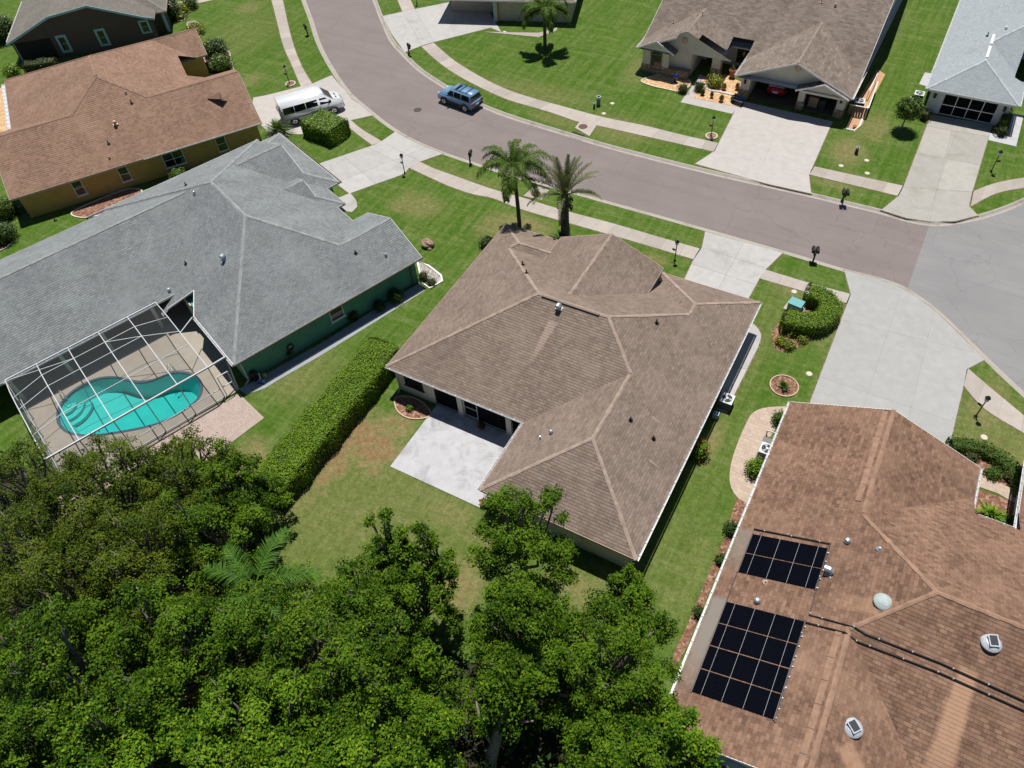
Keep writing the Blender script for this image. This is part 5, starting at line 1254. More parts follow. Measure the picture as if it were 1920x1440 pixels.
rosette('young palm in the round mulch ring on the right lawn', *at(1470,722,0.3), 0.75, 0.7, 60, M['lf_shrub'], 4, 'young palm', wid=0.06)
rosette('bird of paradise fronds at the foot of the date palm', *at(1052,452), 1.4, 1.3, 34, M['lf_dark'], 5, 'plant', wid=0.10)
rosette('bright sago palm in the walled entry bed at the right edge', *at(1862,962,0.5), 1.35, 0.9, 90, M['lf_hedge'], 6, 'sago palm', wid=0.10)
rosette('smaller sago palm at the right of the walled entry bed', *at(1893,975,0.4), 1.1, 0.7, 70, M['lf_shrub'], 7, 'sago palm', wid=0.09)
rosette('broad leaved plant at the corner of the tan house in the shade', *at(20,390,0.5), 1.3, 1.0, 40, M['lf_shrub'], 8, 'plant', wid=0.22)
rosette('spiky dark plant at the left of the terracotta garden', *at(1300,152,0.3), 0.6, 0.6, 40, M['lf_dark'], 9, 'plant', wid=0.06)
# small round tree by the screened garage
x, y = at(1689,243)
lt2 = thing('lollipop_tree', 'small round topped tree on the strip lawn by the screened garage', 'tree', (x, y, 0))
rng = np.random.default_rng(9); n = 5200; D = rdir(rng, n, 0.15); k = 1+rng.normal(0, 0.14, n)+0.12*np.sin(D[:,0]*6+D[:,1]*8+D[:,2]*5)
leaf_mesh('crown', M['lf_shrub'], lt2, D*np.array([1.05,1.05,0.95])*k[:,None]*rng.uniform(0.55, 1.0, (n,1))**0.4+np.array([0.1,0,2.2]), D+np.array([0,0,.4]), 0.17, rng)
MB().tube([(0,0,0),(0.02,0,0.7),(0.1,0,1.5)], [0.09,0.075,0.06], 8).tube([(0.05,0,1.0),(0.45,0.2,1.8)], [0.05,0.02], 6).tube([(0.05,0,1.0),(-0.4,0.1,1.9)], [0.05,0.02], 6).build('trunk', M['bark'], lt2)
# ------------------------------------------------------------------ pool, deck and cage (frame of the green house)
deck_out = [(-13.6,-13.3),(-0.15,-13.3),(-0.15,-0.45),(-4.0,0.45),(-9.9,0.45),(-9.9,1.2),(-13.6,1.2)]
tag(MB().prism([L3(*p) for p in deck_out], -0.06, 0.05, [[L3(*p) for p in POOL]]).build('pool_deck', M['pooldeck']), kind='structure')
def pool():
    t = thing('swimming_pool', 'kidney shaped turquoise swimming pool under the screen cage', 'swimming pool', (O3[0],O3[1],0), -A3)
    plaster = plain('turquoise_plaster', (0.13,0.54,0.52), 0.7, var=0.08, scale=0.8)
    m, nt, b = NM('pool_water'); nt.nodes.remove(b)
    tr = nd(nt, 'ShaderNodeBsdfTransparent'); tr.inputs[0].default_value = (0.44,0.90,0.88,1); gl = nd(nt, 'ShaderNodeBsdfGlossy', i_Roughness=0.03)
    fr = nd(nt, 'ShaderNodeFresnel', i_IOR=1.33); nz = noise(nt, coords(nt), 1.6, 3)
    bn = bump(nt, nz, 0.3, 0.05); nt.links.new(bn, gl.inputs['Normal']); nt.links.new(bn, fr.inputs['Normal'])
    k = nd(nt, 'ShaderNodeMixShader'); nt.links.new(fr.outputs[0], k.inputs[0]); nt.links.new(tr.outputs[0], k.inputs[1]); nt.links.new(gl.outputs[0], k.inputs[2]); nt.links.new(k.outputs[0], nt.nodes['Material Output'].inputs[0])
    c = np.mean(np.array(POOL), axis=0); bs = MB(); n = len(POOL)
    inn = [tuple(c+(np.array(p)-c)*0.86) for p in POOL]
    def dep(p): return -1.05-0.55*min(1, max(0, (p[1]+10)/6))
    for i in range(n):
        j = (i+1)%n; a, b2 = POOL[i], POOL[j]
        bs.poly([(*a,0.02),(*b2,0.02),(*inn[j],dep(inn[j])),(*inn[i],dep(inn[i]))])
    loops = [[Vector((x,y,0)) for x, y in inn]]
    for tri in tessellate_polygon(loops): bs.poly([(*inn[i],dep(inn[i])) for i in tri])
    bs.build('basin', plaster, t)
    MB().prism(POOL, None, -0.06).build('water', m, t)
    cp = MB(); out = offset_line(POOL+[POOL[0],POOL[1]], 0.0)
    ring = [tuple(c+(np.array(p)-c)*(1+0.16/np.linalg.norm(np.array(p)-c))) for p in POOL]; lip = [tuple(c+(np.array(p)-c)*(1-0.06/np.linalg.norm(np.array(p)-c))) for p in POOL]
    for i in range(n):
        j = (i+1)%n; cp.poly([(*ring[i],0.056),(*ring[j],0.056),(*lip[j],0.062),(*lip[i],0.062)]); cp.poly([(*lip[i],0.062),(*lip[j],0.062),(*lip[j],-0.10),(*lip[i],-0.10)])
    cp.build('coping', plain('dark_tile_line', (0.055,0.085,0.12), 0.4), t)
    for r, z in ((1.75,-0.75),(1.3,-0.5),(0.85,-0.26)):
        pts = [(-8.15,-10.9)]+[(-8.15+r*math.cos(a), -10.9+r*math.sin(a)) for a in np.linspace(R(-32), R(72), 12)]
        MB().prism(pts, -1.0, z).build('step', plain('pale_step', (0.16,0.55,0.53), 0.7), t)
    return t
pool()
def rail(label, x, y, d):
    px, py = L3(x, y); t = thing('pool_handrail', label, 'handrail', (px,py,0.05), -A3)
    for s in (-0.25, 0.25):
        MB().tube([(s,0,-0.05),(s,0,0.55),(s+d[0]*.12,d[1]*.12,0.72),(s+d[0]*.45,d[1]*.45,0.72),(s+d[0]*.6,d[1]*.6,0.5),(s+d[0]*.65,d[1]*.65,-0.2)], 0.028, 8).build('rail', M['chrome'], t, smooth=True)
rail('chrome ladder rails at the deep end of the pool', -5.2, -3.2, (0.3,-0.75)); rail('white handrail at the steps of the pool', -8.6, -10.7, (0.7,0.4))
M['cage_alu'] = plain('weathered_white_aluminium', (0.50,0.52,0.54), 0.45, var=0.06)
cage = thing('pool_cage', 'white aluminium screen cage over the turquoise pool', 'pool cage', (O3[0],O3[1],0), -A3)
YB = [-13.0,-10.76,-8.45,-6.13,-3.84,-1.55]; ZT = 3.15
def beam(p, q, w=0.055, h=0.10, nm='beam'): return MB().bar(p, q, w, h).build(nm, M['cage_alu'], cage)
for y in YB:
    x0 = -10.1
    beam((x0,y,2.62), (-8.3,y,3.05)); beam((-8.3,y,3.05), (-6.8,y,ZT)); beam((-6.8,y,ZT), (-0.5,y,ZT)); beam((-0.5,y,ZT), (-0.25,y,0.05), 0.07, 0.07, 'post')
for k, (x, z) in enumerate(((-8.25,3.06),(-6.8,ZT),(-3.6,ZT))):
    for i in range(5):
        e = (0.75 if k < 2 else 0.5) if i == 0 else 0
        e2 = (0.8 if k == 0 else 1.5 if k == 1 else 0) if i == 4 else 0
        beam((x+e,YB[i],z), (x+e2,YB[i+1],z), 0.04, 0.04, 'purlin')
for i in range(5): beam((-0.5,YB[i],ZT+0.01), (-0.5,YB[i+1],ZT+0.01), 0.10, 0.12, 'edge_beam')
beam((-0.5,-1.55,ZT), (-1.0,-0.1,2.75), 0.10, 0.12, 'edge_beam'); beam((-10.15,-13.0,2.66), (-10.15,-1.5,2.66), 0.08, 0.08, 'eave_beam')
beam((-5.1,-1.55,ZT), (-6.6,-0.1,2.66), 0.06, 0.08); beam((-1.0,-0.1,2.75), (-0.2,-0.45,0.05), 0.08, 0.08, 'post')
for x in (-8.2,-6.0,-3.7): beam((x,-13.0,3.0 if x < -7 else ZT), (x,-13.0,0.05), 0.06, 0.06, 'post')
beam((-10.1,-13,1.0), (-0.3,-13,1.0), 0.05, 0.05, 'rail'); beam((-10.1,-13,2.6), (-3.7,-13,0.1), 0.03, 0.03, 'brace'); beam((-10.1,-13.0,2.62), (-8.25,-8.45,3.06), 0.04, 0.04, 'brace'); beam((-8.25,-6.13,3.06), (-6.8,-3.84,ZT), 0.04, 0.04, 'brace')
for z in (0.95,): 
    for i in range(5): beam((-0.3,YB[i],z), (-0.3,YB[i+1],z), 0.05, 0.05, 'rail')
for i in range(5): beam((-0.25,YB[i],0.08), (-0.25,YB[i+1],0.08), 0.05, 0.06, 'sill_rail')
door = MB()
for a, b in (((-0.3,-1.35,0.1),(-0.3,-1.35,2.1)), ((-0.3,-0.55,0.1),(-0.3,-0.55,2.1)), ((-0.3,-1.35,2.1),(-0.3,-0.55,2.1)), ((-0.3,-1.35,1.0),(-0.3,-0.55,1.0))): door.bar(a, b, 0.06, 0.06)
door.build('screen_door', M['alu'], cage)
for i in range(5):
    y0, y1 = YB[i]+0.03, YB[i+1]-0.03
    MB().poly([(-10.05,y0,2.64),(-8.3,y0,3.04),(-8.3,y1,3.04),(-10.05,y1,2.64)]).poly([(-8.3,y0,3.04),(-6.8,y0,ZT),(-6.8,y1,ZT),(-8.3,y1,3.04)]).build('screen_panel', M['screen'], cage)
    for a, b in ((-6.75,-3.63),(-3.57,-0.55)): MB().poly([(a,y0,ZT),(b,y0,ZT),(b,y1,ZT),(a,y1,ZT)]).build('screen_panel', M['screen'], cage)
    MB().poly([(-0.5,y0,ZT-.05),(-0.27,y0,0.1),(-0.27,y1,0.1),(-0.5,y1,ZT-.05)]).build('screen_panel', M['screen'], cage)
MB().poly([(-10.05,-13,0.1),(-0.3,-13,0.1),(-0.5,-13,ZT-.05),(-6.8,-13,ZT-.05),(-10.05,-13,2.6)]).build('screen_panel', M['screen'], cage)
# brick paving outside the cage
tag(MB().prism([L3(*p) for p in ((-0.1,-5.2),(4.1,-5.4),(3.45,-0.3),(0.1,-0.6))], -0.03, 0.03).build('brick_paving', M['paver_pink']), kind='structure')
tag(MB().prism([L3(*p) for p in ((-0.1,-14.5),(1.6,-14.5),(1.6,-5.25),(-0.1,-5.25))], -0.03, 0.028).build('brick_paving', M['paver_pink']), kind='structure')

# ------------------------------------------------------------------ beds, paths
def bed(label, px, mat, edge=None, z=0.02, sm=True, name='planting_bed', world=None, ew=0.12):
    pts = world or [W2(u, v, 0) for u, v in px]
    if sm: pts = crom(pts, 0.25, True)
    if area(pts) < 0: pts = pts[::-1]
    c = np.mean(np.array(pts), axis=0); t = thing(name, label, 'bed', (c[0],c[1],0)); lp = [(p[0]-c[0],p[1]-c[1]) for p in pts]
    MB().prism(lp, -0.02, z).build('mulch' if mat is M['mulch'] else 'gravel', mat, t)
    if edge:
        mb = MB(); n = len(lp)
        def nrm(i):
            a, b = np.array(lp[i-1]), np.array(lp[(i+1)%n]); d = (b-a)/np.linalg.norm(b-a); return np.array([d[1], -d[0]])
        o = [tuple(np.array(lp[i])+nrm(i)*ew) for i in range(n)]
        for i in range(n):
            j = (i+1)%n; mb.poly([(*lp[i],0.09),(*o[i],0.09),(*o[j],0.09),(*lp[j],0.09)]); mb.poly([(*o[i],0.09),(*o[i],-0.02),(*o[j],-0.02),(*o[j],0.09)]); mb.poly([(*lp[j],0.09),(*lp[j],-0.02),(*lp[i],-0.02),(*lp[i],0.09)])
        mb.build('edging', edge, t)
    return t
bed('kidney mulch bed with pale edging along the tan house wall', [(136,400),(160,408),(205,398),(245,378),(266,360),(240,356),(180,378)], M['mulch'], M['edging'])
bed('half round mulch bed with brick edge beside the patio', [(742,748),(746,770),(764,783),(790,785),(808,777),(790,755),(765,745)], M['mulch'], M['trim_tan'], ew=0.08)
bed('mulch bed below the heart shaped hedge', [(1453,612),(1447,640),(1457,656),(1472,660),(1500,650),(1530,634),(1555,612),(1540,585),(1490,585)], M['mulch'], None)
rc = np.array(W2(1470,724)); bed('round mulch ring with a young palm on the right lawn', None, M['mulch'], M['trim_tan'], world=[tuple(rc+0.92*np.array([math.cos(a), math.sin(a)])) for a in np.linspace(0, 6.283, 17)[:-1]], ew=0.07)
bed('pebble triangle with white edging at the corner of the green house', [(784,490),(803,500),(826,518),(828,527),(806,540),(793,530)], M['grey_rock'], M['white'], sm=False, ew=0.14)
bed('bark mulch strip along the gutter of the solar panel house', [(1382,930),(1402,940),(1372,1010),(1330,1110),(1287,1215),(1262,1260),(1262,1225),(1285,1180),(1325,1085),(1360,1005)], M['mulch'], None, sm=False)
bed('mulch bed inside the curved low hedge', [(1792,842),(1830,846),(1870,862),(1900,890),(1912,918),(1870,906),(1838,890)], M['mulch'], None)
bed('planted entry bed inside the roof notch at the right edge', [(1826,915),(1912,945),(1908,1005),(1818,968)], M['mulch'], None, sm=False)
bed('orange gravel bed with white edging below the arched window', [(1204,151),(1222,161),(1248,167),(1272,172),(1284,170),(1292,152),(1250,140)], M['orange_rock'], M['edging'])
bed('mulch bed with stone edging before the tan house door', [(383,97),(405,92),(428,98),(432,112),(438,132),(447,144),(425,146),(400,143),(388,120)], M['mulch'], M['edging'])
bed('rounded bed with white edging beside the tan house gable', [(352,45),(368,42),(378,55),(375,68),(366,70)], M['grey_rock'], M['edging'])
bed('pebble bed of round shrubs at the top left walk', [(333,20),(342,6),(365,6),(367,14),(348,28),(345,38),(332,38)], M['grey_rock'], M['edging'])
bed('gravel bed with pale edging in the left edge shade', [(-20,420),(15,428),(26,440),(22,455),(5,468),(-20,470)], M['mulch'], M['edging'])
def sheet(name, px, mat, z=0.03, world=None):
    return tag(MB().prism(world or [W2(u, v, 0) for u, v in px], -0.03, z).build(name, mat), kind='structure')
sheet('paver_path', None, M['paver'], world=crom([W2(u, v, 0) for u, v in ((1490,762),(1440,764),(1412,774),(1396,800),(1376,850),(1368,888),(1371,915),(1386,936),(1405,945))], 0.25)+[W2(u, v, 0) for u, v in ((1428,900),(1428,860),(1442,822),(1462,792),(1490,782))])
sheet('side_walk', [(787,531),(797,545),(700,606),(600,668),(520,714),(498,728),(462,740),(448,730),(600,645),(700,582)], concrete('blue_grey_walk', (0.33,0.35,0.37), 0.3), 0.025)
sheet('entry_path', [(1830,888),(1845,893),(1875,907),(1935,932),(1935,962),(1905,945),(1870,925),(1826,910)], M['paver'])
sheet('entry_walk', [(1276,192),(1373,214),(1384,200),(1306,183),(1325,145),(1312,140)], M['drive_tr'])
sheet('side_path', [(1853,263),(1905,275),(1919,218),(1900,213),(1886,256),(1856,250)], M['patio'])
sheet('side_pad', [(1723,158),(1745,165),(1760,140),(1734,136)], M['patio'])
sheet('rear_patio', [(-60,160),(6,165),(30,243),(-60,260)], M['orange_rock'], 0.02)
sheet('entry_walk', [(657,362),(668,376),(670,388),(660,398),(640,395),(625,375)], M['drive'], 0.03)
sheet('tile_terrace', [(1299,184),(1318,150),(1360,140),(1393,156),(1388,202)], M['orange_rock'], 0.05)
sheet('side_terrace', [(1587,238),(1604,200),(1612,182),(1645,130),(1660,140),(1625,205),(1618,232),(1602,248)], concrete('orange_tile', (0.50,0.30,0.17), 0.2), 0.03)
sheet('house_step', [(905,60),(1010,62),(1045,52),(1043,58),(1010,70)], M['walk'], 0.04)
sheet('front_walk', [(330,5),(420,-12),(420,-4),(335,14)], M['walk'])

# ------------------------------------------------------------------ street furniture
def lamp(label, u, v, rz):
    x, y = W2(u, v); t = thing('lamp_post', label, 'lamp post', (x,y,0), rz, 'black lamp posts of the front lawns')
    return t
lp = lamp('black lamp post with a sign arm on the lower right verge', 1829,781, R(150))
MB().lathe([(0.12,0),(0.12,0.05),(0.06,0.12),(0.042,0.2),(0.038,1.62),(0.06,1.66)], n=10).build('post', M['black'], lp)
hd = MB().lathe([(0.05,1.66),(0.13,1.70),(0.16,1.98),(0.10,2.0)], n=6).build('lantern', M['galv_w'], lp)
MB().lathe([(0.20,1.97),(0.14,2.06),(0.05,2.14),(0.015,2.2)], n=6).build('cap', M['black'], hd)
MB().bar((0,0,1.18), (0.34,0,1.18), 0.03, 0.03).build('sign_arm', M['black'], lp); MB().box(0.06,0.34,-0.012,0.012,1.02,1.17).build('name_plate', M['black'], lp)
for lab, u, v, rz in (('black lamp post with a sign arm right of the screened garage driveway',1858,322,0.2), ('thin black lamp post at the driveway of the green house',759,325,2.9), ('thin black lamp post in a stone ring on the tan house lawn',543,157,3.3), ('black lamp post on the front lawn of the middle house',1265,489,3.0), ('black lamp post in a white ring on the lawn of the open garage house',1333,256,3.1), ('lamp post at the top edge by the top centre driveway',782,8,0.5)):
    x, y = W2(u, v); dup(lp, (x,y,0), rz, lab)
for lab, u, v in (('white stone ring round the lamp post of the open garage house',1334,256), ('pale stone ring round the lamp post of the tan house',545,158)):
    x, y = W2(u, v); t = thing('stone_ring', lab, 'edging', (x,y,0)); MB().tube([(0.52*math.cos(a),0.52*math.sin(a),0.06) for a in np.linspace(0, 2*math.pi, 19)], 0.09, 6).build('ring', M['edging'], t); MB().lathe([(0.45,0),(0.45,0.05),(0.02,0.07)], n=16).build('mulch', M['mulch'], t)
def mailbox(label, u, v, rz, twin=False):
    x, y = W2(u, v); t = thing('mailbox', label, 'mailbox', (x,y,0), rz, 'black mailboxes along the kerb')
    MB().box(-0.06,0.06,-0.06,0.06,0,1.05).lathe([(0.14,0),(0.14,0.06),(0.08,0.16)], n=8).bar((0,-0.05,0.95), (0,-0.5,0.98), 0.07, 0.08).bar((0,-0.06,0.6), (0,-0.3,0.93), 0.04, 0.04).build('post', M['black'], t)
    for dx in ((-0.16,0.16) if twin else (0,)):
        b = MB(); pr = [(-0.13,0),(0.13,0),(0.13,0.16)]+[(0.13*math.cos(a),0.16+0.13*math.sin(a)) for a in np.linspace(0.3, math.pi-0.3, 6)]+[(-0.13,0.16)]
        n = len(pr); V = [(dx+p[0],-0.62,1.02+p[1]) for p in pr]+[(dx+p[0],-0.02,1.02+p[1]) for p in pr]
        b._add(V, [tuple(range(n)), tuple(range(2*n-1, n-1, -1))]+[(i,(i+1)%n,n+(i+1)%n,n+i) for i in range(n)]); bo = b.build('box', M['black'], t)
        MB().box(dx+0.135,dx+0.15,-0.35,-0.32,1.1,1.32).build('flag', plain('red_flag', (0.45,0.03,0.03), 0.5), bo)
    MB().box(-0.10,0.10,-0.5,-0.08,0.74,0.92).build('paper_tube', M['black'], t)
    return t
mailbox('black mailbox on the verge left of the feathery palm', 882,309, R(195)); mailbox('twin black mailbox at the far kerb below the strip lawn', 1579,377, R(15), True); mailbox('twin black mailbox on the near verge beside the big grey driveway', 1523,494, R(195), True); mailbox('black mailbox at the tip of the verge by the top centre driveway', 767,101, R(60)); mailbox('black mailbox on the upper left verge of the bend', 578,68, R(240))
def disc(name, label, u, v, r, mat, z=0.045, cat='cover', zz=0.0):
    x, y = W2(u, v, zz); t = thing(name, label, cat, (x,y,zz)); MB().lathe([(r,-0.02),(r,z),(r*0.94,z+0.006)], n=24).build('lid', mat, t); MB().lathe([(r*1.12,-0.02),(r*1.12,z-0.008)], n=24).build('rim', M['dark_iron'], t); return t
for nm, pad, slot, u, v, w2 in (('far', [(1078,240),(1087,229),(1119,235),(1105,256)], ((1073,247),(1096,255)), 1093,238, 'at the far kerb'), ('near', [(981,368),(1002,349),(1030,357),(1015,376)], ((1003,346),(1030,354)), 1005,364, 'at the near kerb by the feathery palm')):
    t = thing('storm_inlet', 'concrete storm drain inlet with rusty round lid '+w2, 'storm drain', (*W2(u, v), 0)); c = W2(u, v); q = [W2(*p) for p in pad]
    MB().prism([(p[0]-c[0],p[1]-c[1]) for p in q], -0.1, 0.045).build('slab', M['walk'], t)
    MB().lathe([(0.45,0.03),(0.45,0.056),(0.42,0.062)], n=24).build('lid', M['iron'], t)
    a, b = W2(*slot[0]), W2(*slot[1]); k = 1 if nm == 'far' else -1
    MB().bar((a[0]-c[0],a[1]-c[1]-0.03*k,-0.03), (b[0]-c[0],b[1]-c[1]-0.03*k,-0.03), 0.16, 0.13).build('throat', M['void'], t)
    MB().bar((a[0]-c[0],a[1]-c[1]-0.35*k,-0.095), (b[0]-c[0],b[1]-c[1]-0.35*k,-0.095), 0.62, 0.03).build('apron', M['kerb'], t)
disc('manhole_cover', 'dark round manhole cover in the road bend', 783,206, 0.38, M['dark_iron'], 0.012, 'manhole cover', RZ)
for i, (lab, u, v) in enumerate((('tan meter lid near the twin pedestal on the far lawn',1148,194),('tan meter lid on the sidewalk edge below the twin pedestal',1132,213),('oval tan meter lid on the strip lawn by the screened garage',1626,325),('grey valve lid on the dry verge beside the beige driveway',1577,311),('pale meter lid on the right lawn beside the grey driveway',1517,701),('pale meter lid near the sidewalk above the heart hedge',1489,547),('pale meter lid above the curved low hedge',1845,820),('pale lid by the corner of the top centre house',946,60),('small tan lid on the strip lawn above the oval one',1625,301))):
    x, y = W2(u, v); t = thing('water_meter', lab, 'water meter', (x,y,0)); MB().lathe([(0.19,-0.02),(0.19,0.03),(0.16,0.04)], n=14).build('lid', M['edging'], t); MB().lathe([(0.23,-0.02),(0.23,0.02)], n=14).build('rim', M['walk'], t)
def pedestal(label, u, v, h, r, mat):
    x, y = W2(u, v); t = thing('utility_pedestal', label, 'utility pedestal', (x,y,0)); MB().lathe([(r*1.1,0),(r*1.1,0.12),(r,0.14),(r,h*0.92),(r*0.8,h)], n=12).build('housing', mat, t); MB().lathe([(r*1.15,h*0.78),(r*1.15,h)], n=12).build('cap', M['galv_w'], t)
GP = plain('utility_green', (0.10,0.19,0.15), 0.5)
pedestal('taller green utility pedestal on the far lawn', 1122,197, 0.95, 0.2, GP); pedestal('small dark utility pedestal beside the taller green one', 1114,203, 0.6, 0.1, M['black']); pedestal('small dark pedestal with white top on the strip lawn', 1605,288, 0.7, 0.14, M['black']); pedestal('slim dark pedestal inside the heart shaped hedge', 1507,566, 1.0, 0.12, GP)
x, y = W2(1490,578); t = thing('transformer_box', 'pale green utility box inside the heart shaped hedge', 'utility box', (x,y,0), R(-8)); MB().box(-0.5,0.5,-0.38,0.38,0,0.6).build('cabinet', plain('pale_teal_paint', (0.17,0.40,0.38), 0.5), t, bevel=0.04); MB().box(-0.53,0.53,-0.41,0.41,0.6,0.65).build('lid', plain('teal_lid', (0.12,0.33,0.35), 0.5), t); MB().box(-0.7,0.7,-0.53,0.53,-0.02,0.06).build('pad', M['walk'], t)
def boulder(label, u, v, r, mat):
    x, y = W2(u, v); t = thing('boulder', label, 'boulder', (x,y,0)); rr = random.Random(int(u)); MB().ell((0,0,r*0.4), r, r*0.75, r*0.62, 10, 7, 0.16, rr).build('rock', mat, t); MB().ell((r*0.7,-r*0.5,r*0.12), r*0.35, r*0.3, r*0.22, 8, 5, 0.16, rr).build('stone', mat, t)
boulder('reddish boulder on the front lawn of the green house', 801,461, 0.62, plain('red_rock', (0.30,0.20,0.155), 0.95, var=0.35, scale=4, bmp=0.6))
def pot(label, u, v, r, h, mat, plant=None, z0=0.0, seed=1):
    x, y = W2(u, v, z0); t = thing('plant_pot', label, 'pot', (x,y,z0)); MB().lathe([(r*0.62,0),(r*0.95,h*0.75),(r*1.08,h*0.78),(r*1.08,h),(r*0.92,h),(r*0.85,h*0.85),(0.01,h*0.85)], n=16).build('pot', mat, t)
    if plant is not None:
        rng = np.random.default_rng(seed); n = 160; D = rdir(rng, n, 0.8); leaf_mesh('foliage', plant, t, D*r*0.9*rng.uniform(.5,1.1,(n,1))+np.array([0,0,h+r*0.5]), D, 0.13, rng)
    else: MB().lathe([(r*0.86,h*0.84),(0.02,h*0.9)], n=12).build('soil', M['mulch'], t)
TC = plain('terracotta', (0.34,0.12,0.065), 0.8); 
pot('terracotta pot at the front corner of the patio', 908,946, 0.26, 0.34, TC, None, 0.05); pot('dark red pot in the shade of the lanai', 903,803, 0.26, 0.36, plain('dark_red_glaze', (0.12,0.035,0.03), 0.4), M['lf_dark'], 0.05)
for i, (lab, u, v, r) in enumerate((('dark pot at the left front of the terracotta garden',1317,178,0.22),('red pot second from the left in the terracotta garden',1334,183,0.18),('brown pot in the front middle of the terracotta garden',1352,190,0.24),('dark pot at the right front of the terracotta garden',1374,190,0.26),('terracotta pot in the middle of the terracotta garden',1338,165,0.2),('tall terracotta planter behind the terracotta garden',1372,145,0.34),('pot with a round cactus in the terracotta garden',1357,168,0.24),('pot by the garage pillar of the terracotta garden',1382,168,0.24))):
    pot(lab, u, v, r, 0.34 if 'tall' not in lab else 0.8, TC if 'dark' not in lab else M['black'], M['lf_dull'] if i % 2 else M['lf_shrub'], 0.05, i)
x, y = W2(1345,172); t = thing('garden_edging', 'white curved edging through the terracotta garden', 'edging', (0,0,0.05)); MB().tube([(*W2(u, v), 0.06) for u, v in ((1324,160),(1321,166),(1330,171),(1350,174),(1375,180))], 0.09, 6).build('kerb', M['white'], t)
x, y = W2(1266,154); t = thing('gazing_ball', 'shiny blue garden ball below the arched window', 'ornament', (x,y,0)); MB().ell((0,0,0.62), 0.3, 0.3, 0.3, 16, 10).build('ball', paint('blue_glass', (0.01,0.03,0.22), 0.05, 1.0), t, smooth=True); MB().lathe([(0.2,0),(0.08,0.1),(0.06,0.3),(0.15,0.36)], n=10).build('stand', M['black'], t)
x, y = W2(1382,196); t = thing('garden_bench', 'dark blue bench at the garage corner of the terracotta garden', 'bench', (x,y,0.05), R(-15)); NB = plain('navy_paint', (0.02,0.05,0.12), 0.5)
for k in range(3): MB().box(-0.6,0.6,-0.22+k*0.15,-0.09+k*0.15,0.42,0.45).build('seat_slat', NB, t)
MB().box(-0.6,0.6,0.24,0.28,0.5,0.85).build('backrest', NB, t)
for sx in (-0.52, 0.52): MB().box(sx-0.03,sx+0.03,-0.2,0.25,0,0.42).build('leg', M['black'], t)
# red marker by the kerb
x, y = W2(1017,347,0.3); t = thing('marker_flag', 'small red marker flag at the kerb beside the palms', 'flag', (x,y,0)); MB().cyl((0,0,0), (0,0,0.75), 0.012, n=6).build('stake', M['white'], t); MB().bar((0.0,0,0.62), (0.28,0.05,0.62), 0.02, 0.24).build('flag', plain('red_cloth', (0.62,0.02,0.03), 0.7), t)
# air conditioners
def aircon(label, x, y, rz, top, body, w=0.8, h=0.75, z0=0.05):
    t = thing('air_conditioner', label, 'air conditioner', (x,y,z0), rz); a = w/2
    MB().box(-a,a,-a,a,0,h).build('casing', body, t, bevel=0.03)
    lv = MB()
    for k in range(7):
        z = 0.12+k*(h-0.2)/7; lv.box(-a-0.012,a+0.012,-a-0.012,a+0.012,z,z+0.02)
    lv.build('louvers', body, t)
    tp = MB().box(-a-0.02,a+0.02,-a-0.02,a+0.02,h,h+0.05).build('top', top, t, bevel=0.015)
    MB().lathe([(a*0.82,h+0.052),(a*0.82,h+0.058)], n=24).build('fan_well', M['void'], t)
    for k in range(3):
        c, s = math.cos(k*2.094), math.sin(k*2.094); MB()._add([(0.05*c,0.05*s,h+0.06),(a*0.75*c-0.1*s,a*0.75*s+0.1*c,h+0.062),(a*0.75*c+0.12*s,a*0.75*s-0.12*c,h+0.075)], [(0,1,2)]).build('fan_blade', M['vent_grey'], t)
    gr = MB()
    for r in (a*0.3, a*0.55, a*0.8): gr.tube([(r*math.cos(q),r*math.sin(q),h+0.085) for q in np.linspace(0, 2*math.pi, 21)], 0.006, 4)
    gr.lathe([(0.09,h+0.08),(0.09,h+0.10)], n=10); gr.build('grille', M['galv_w'], t)
    tag(t, kind=None); return t
AG = plain('aircon_grey', (0.12,0.125,0.13), 0.6); AW = plain('aircon_pale', (0.55,0.57,0.58), 0.5); AB = plain('aircon_blue', (0.08,0.16,0.32), 0.5)
aircon('air conditioner on the side path of the middle house', 21.75,9.05, 0, AW, AG, 0.85); aircon('air conditioner behind its low wall on the paver path', 25.35,6.2, 0, AW, M['vent_grey'], 0.85)
x, y = W2(1724,176,0.8); aircon('dark air conditioner left of the screened garage', x, y, 0, AW, M['black'], 0.85, 0.8); x, y = W2(1612,190,0.8); aircon('pale blue topped air conditioner beside the open garage house', x, y, R(10), AW, M['black'], 0.9, 0.8)
x, y = W2(1343,776,0.4); t = thing('meter_box', 'pale blue meter box on the ground below the air conditioner', 'meter box', (x,y,0)); MB().box(-0.2,0.2,-0.18,0.18,0,0.5).build('case', plain('pale_blue_case', (0.33,0.42,0.46), 0.5), t, bevel=0.02); MB().box(-0.14,0.14,-0.12,0.12,0.5,0.54).build('lid', AB, t)
t = thing('low_wall', 'low white fence round the equipment on the paver path', 'fence', (24.95,7.9,0)); MB().bar((0,0,0.5), (0.75,-0.0,0.5), 0.05, 0.08).build('top_rail', M['alu'], t)
for xx in (0, 0.75): MB().box(xx-0.04,xx+0.04,-0.04,0.04,0,0.5).build('post', M['alu'], t)
sheet('equipment_pad', None, concrete('dark_pad', (0.20,0.19,0.18), 0.3), 0.04, world=[(24.85,7.75),(25.9,7.75),(25.9,5.4),(24.85,5.4)])
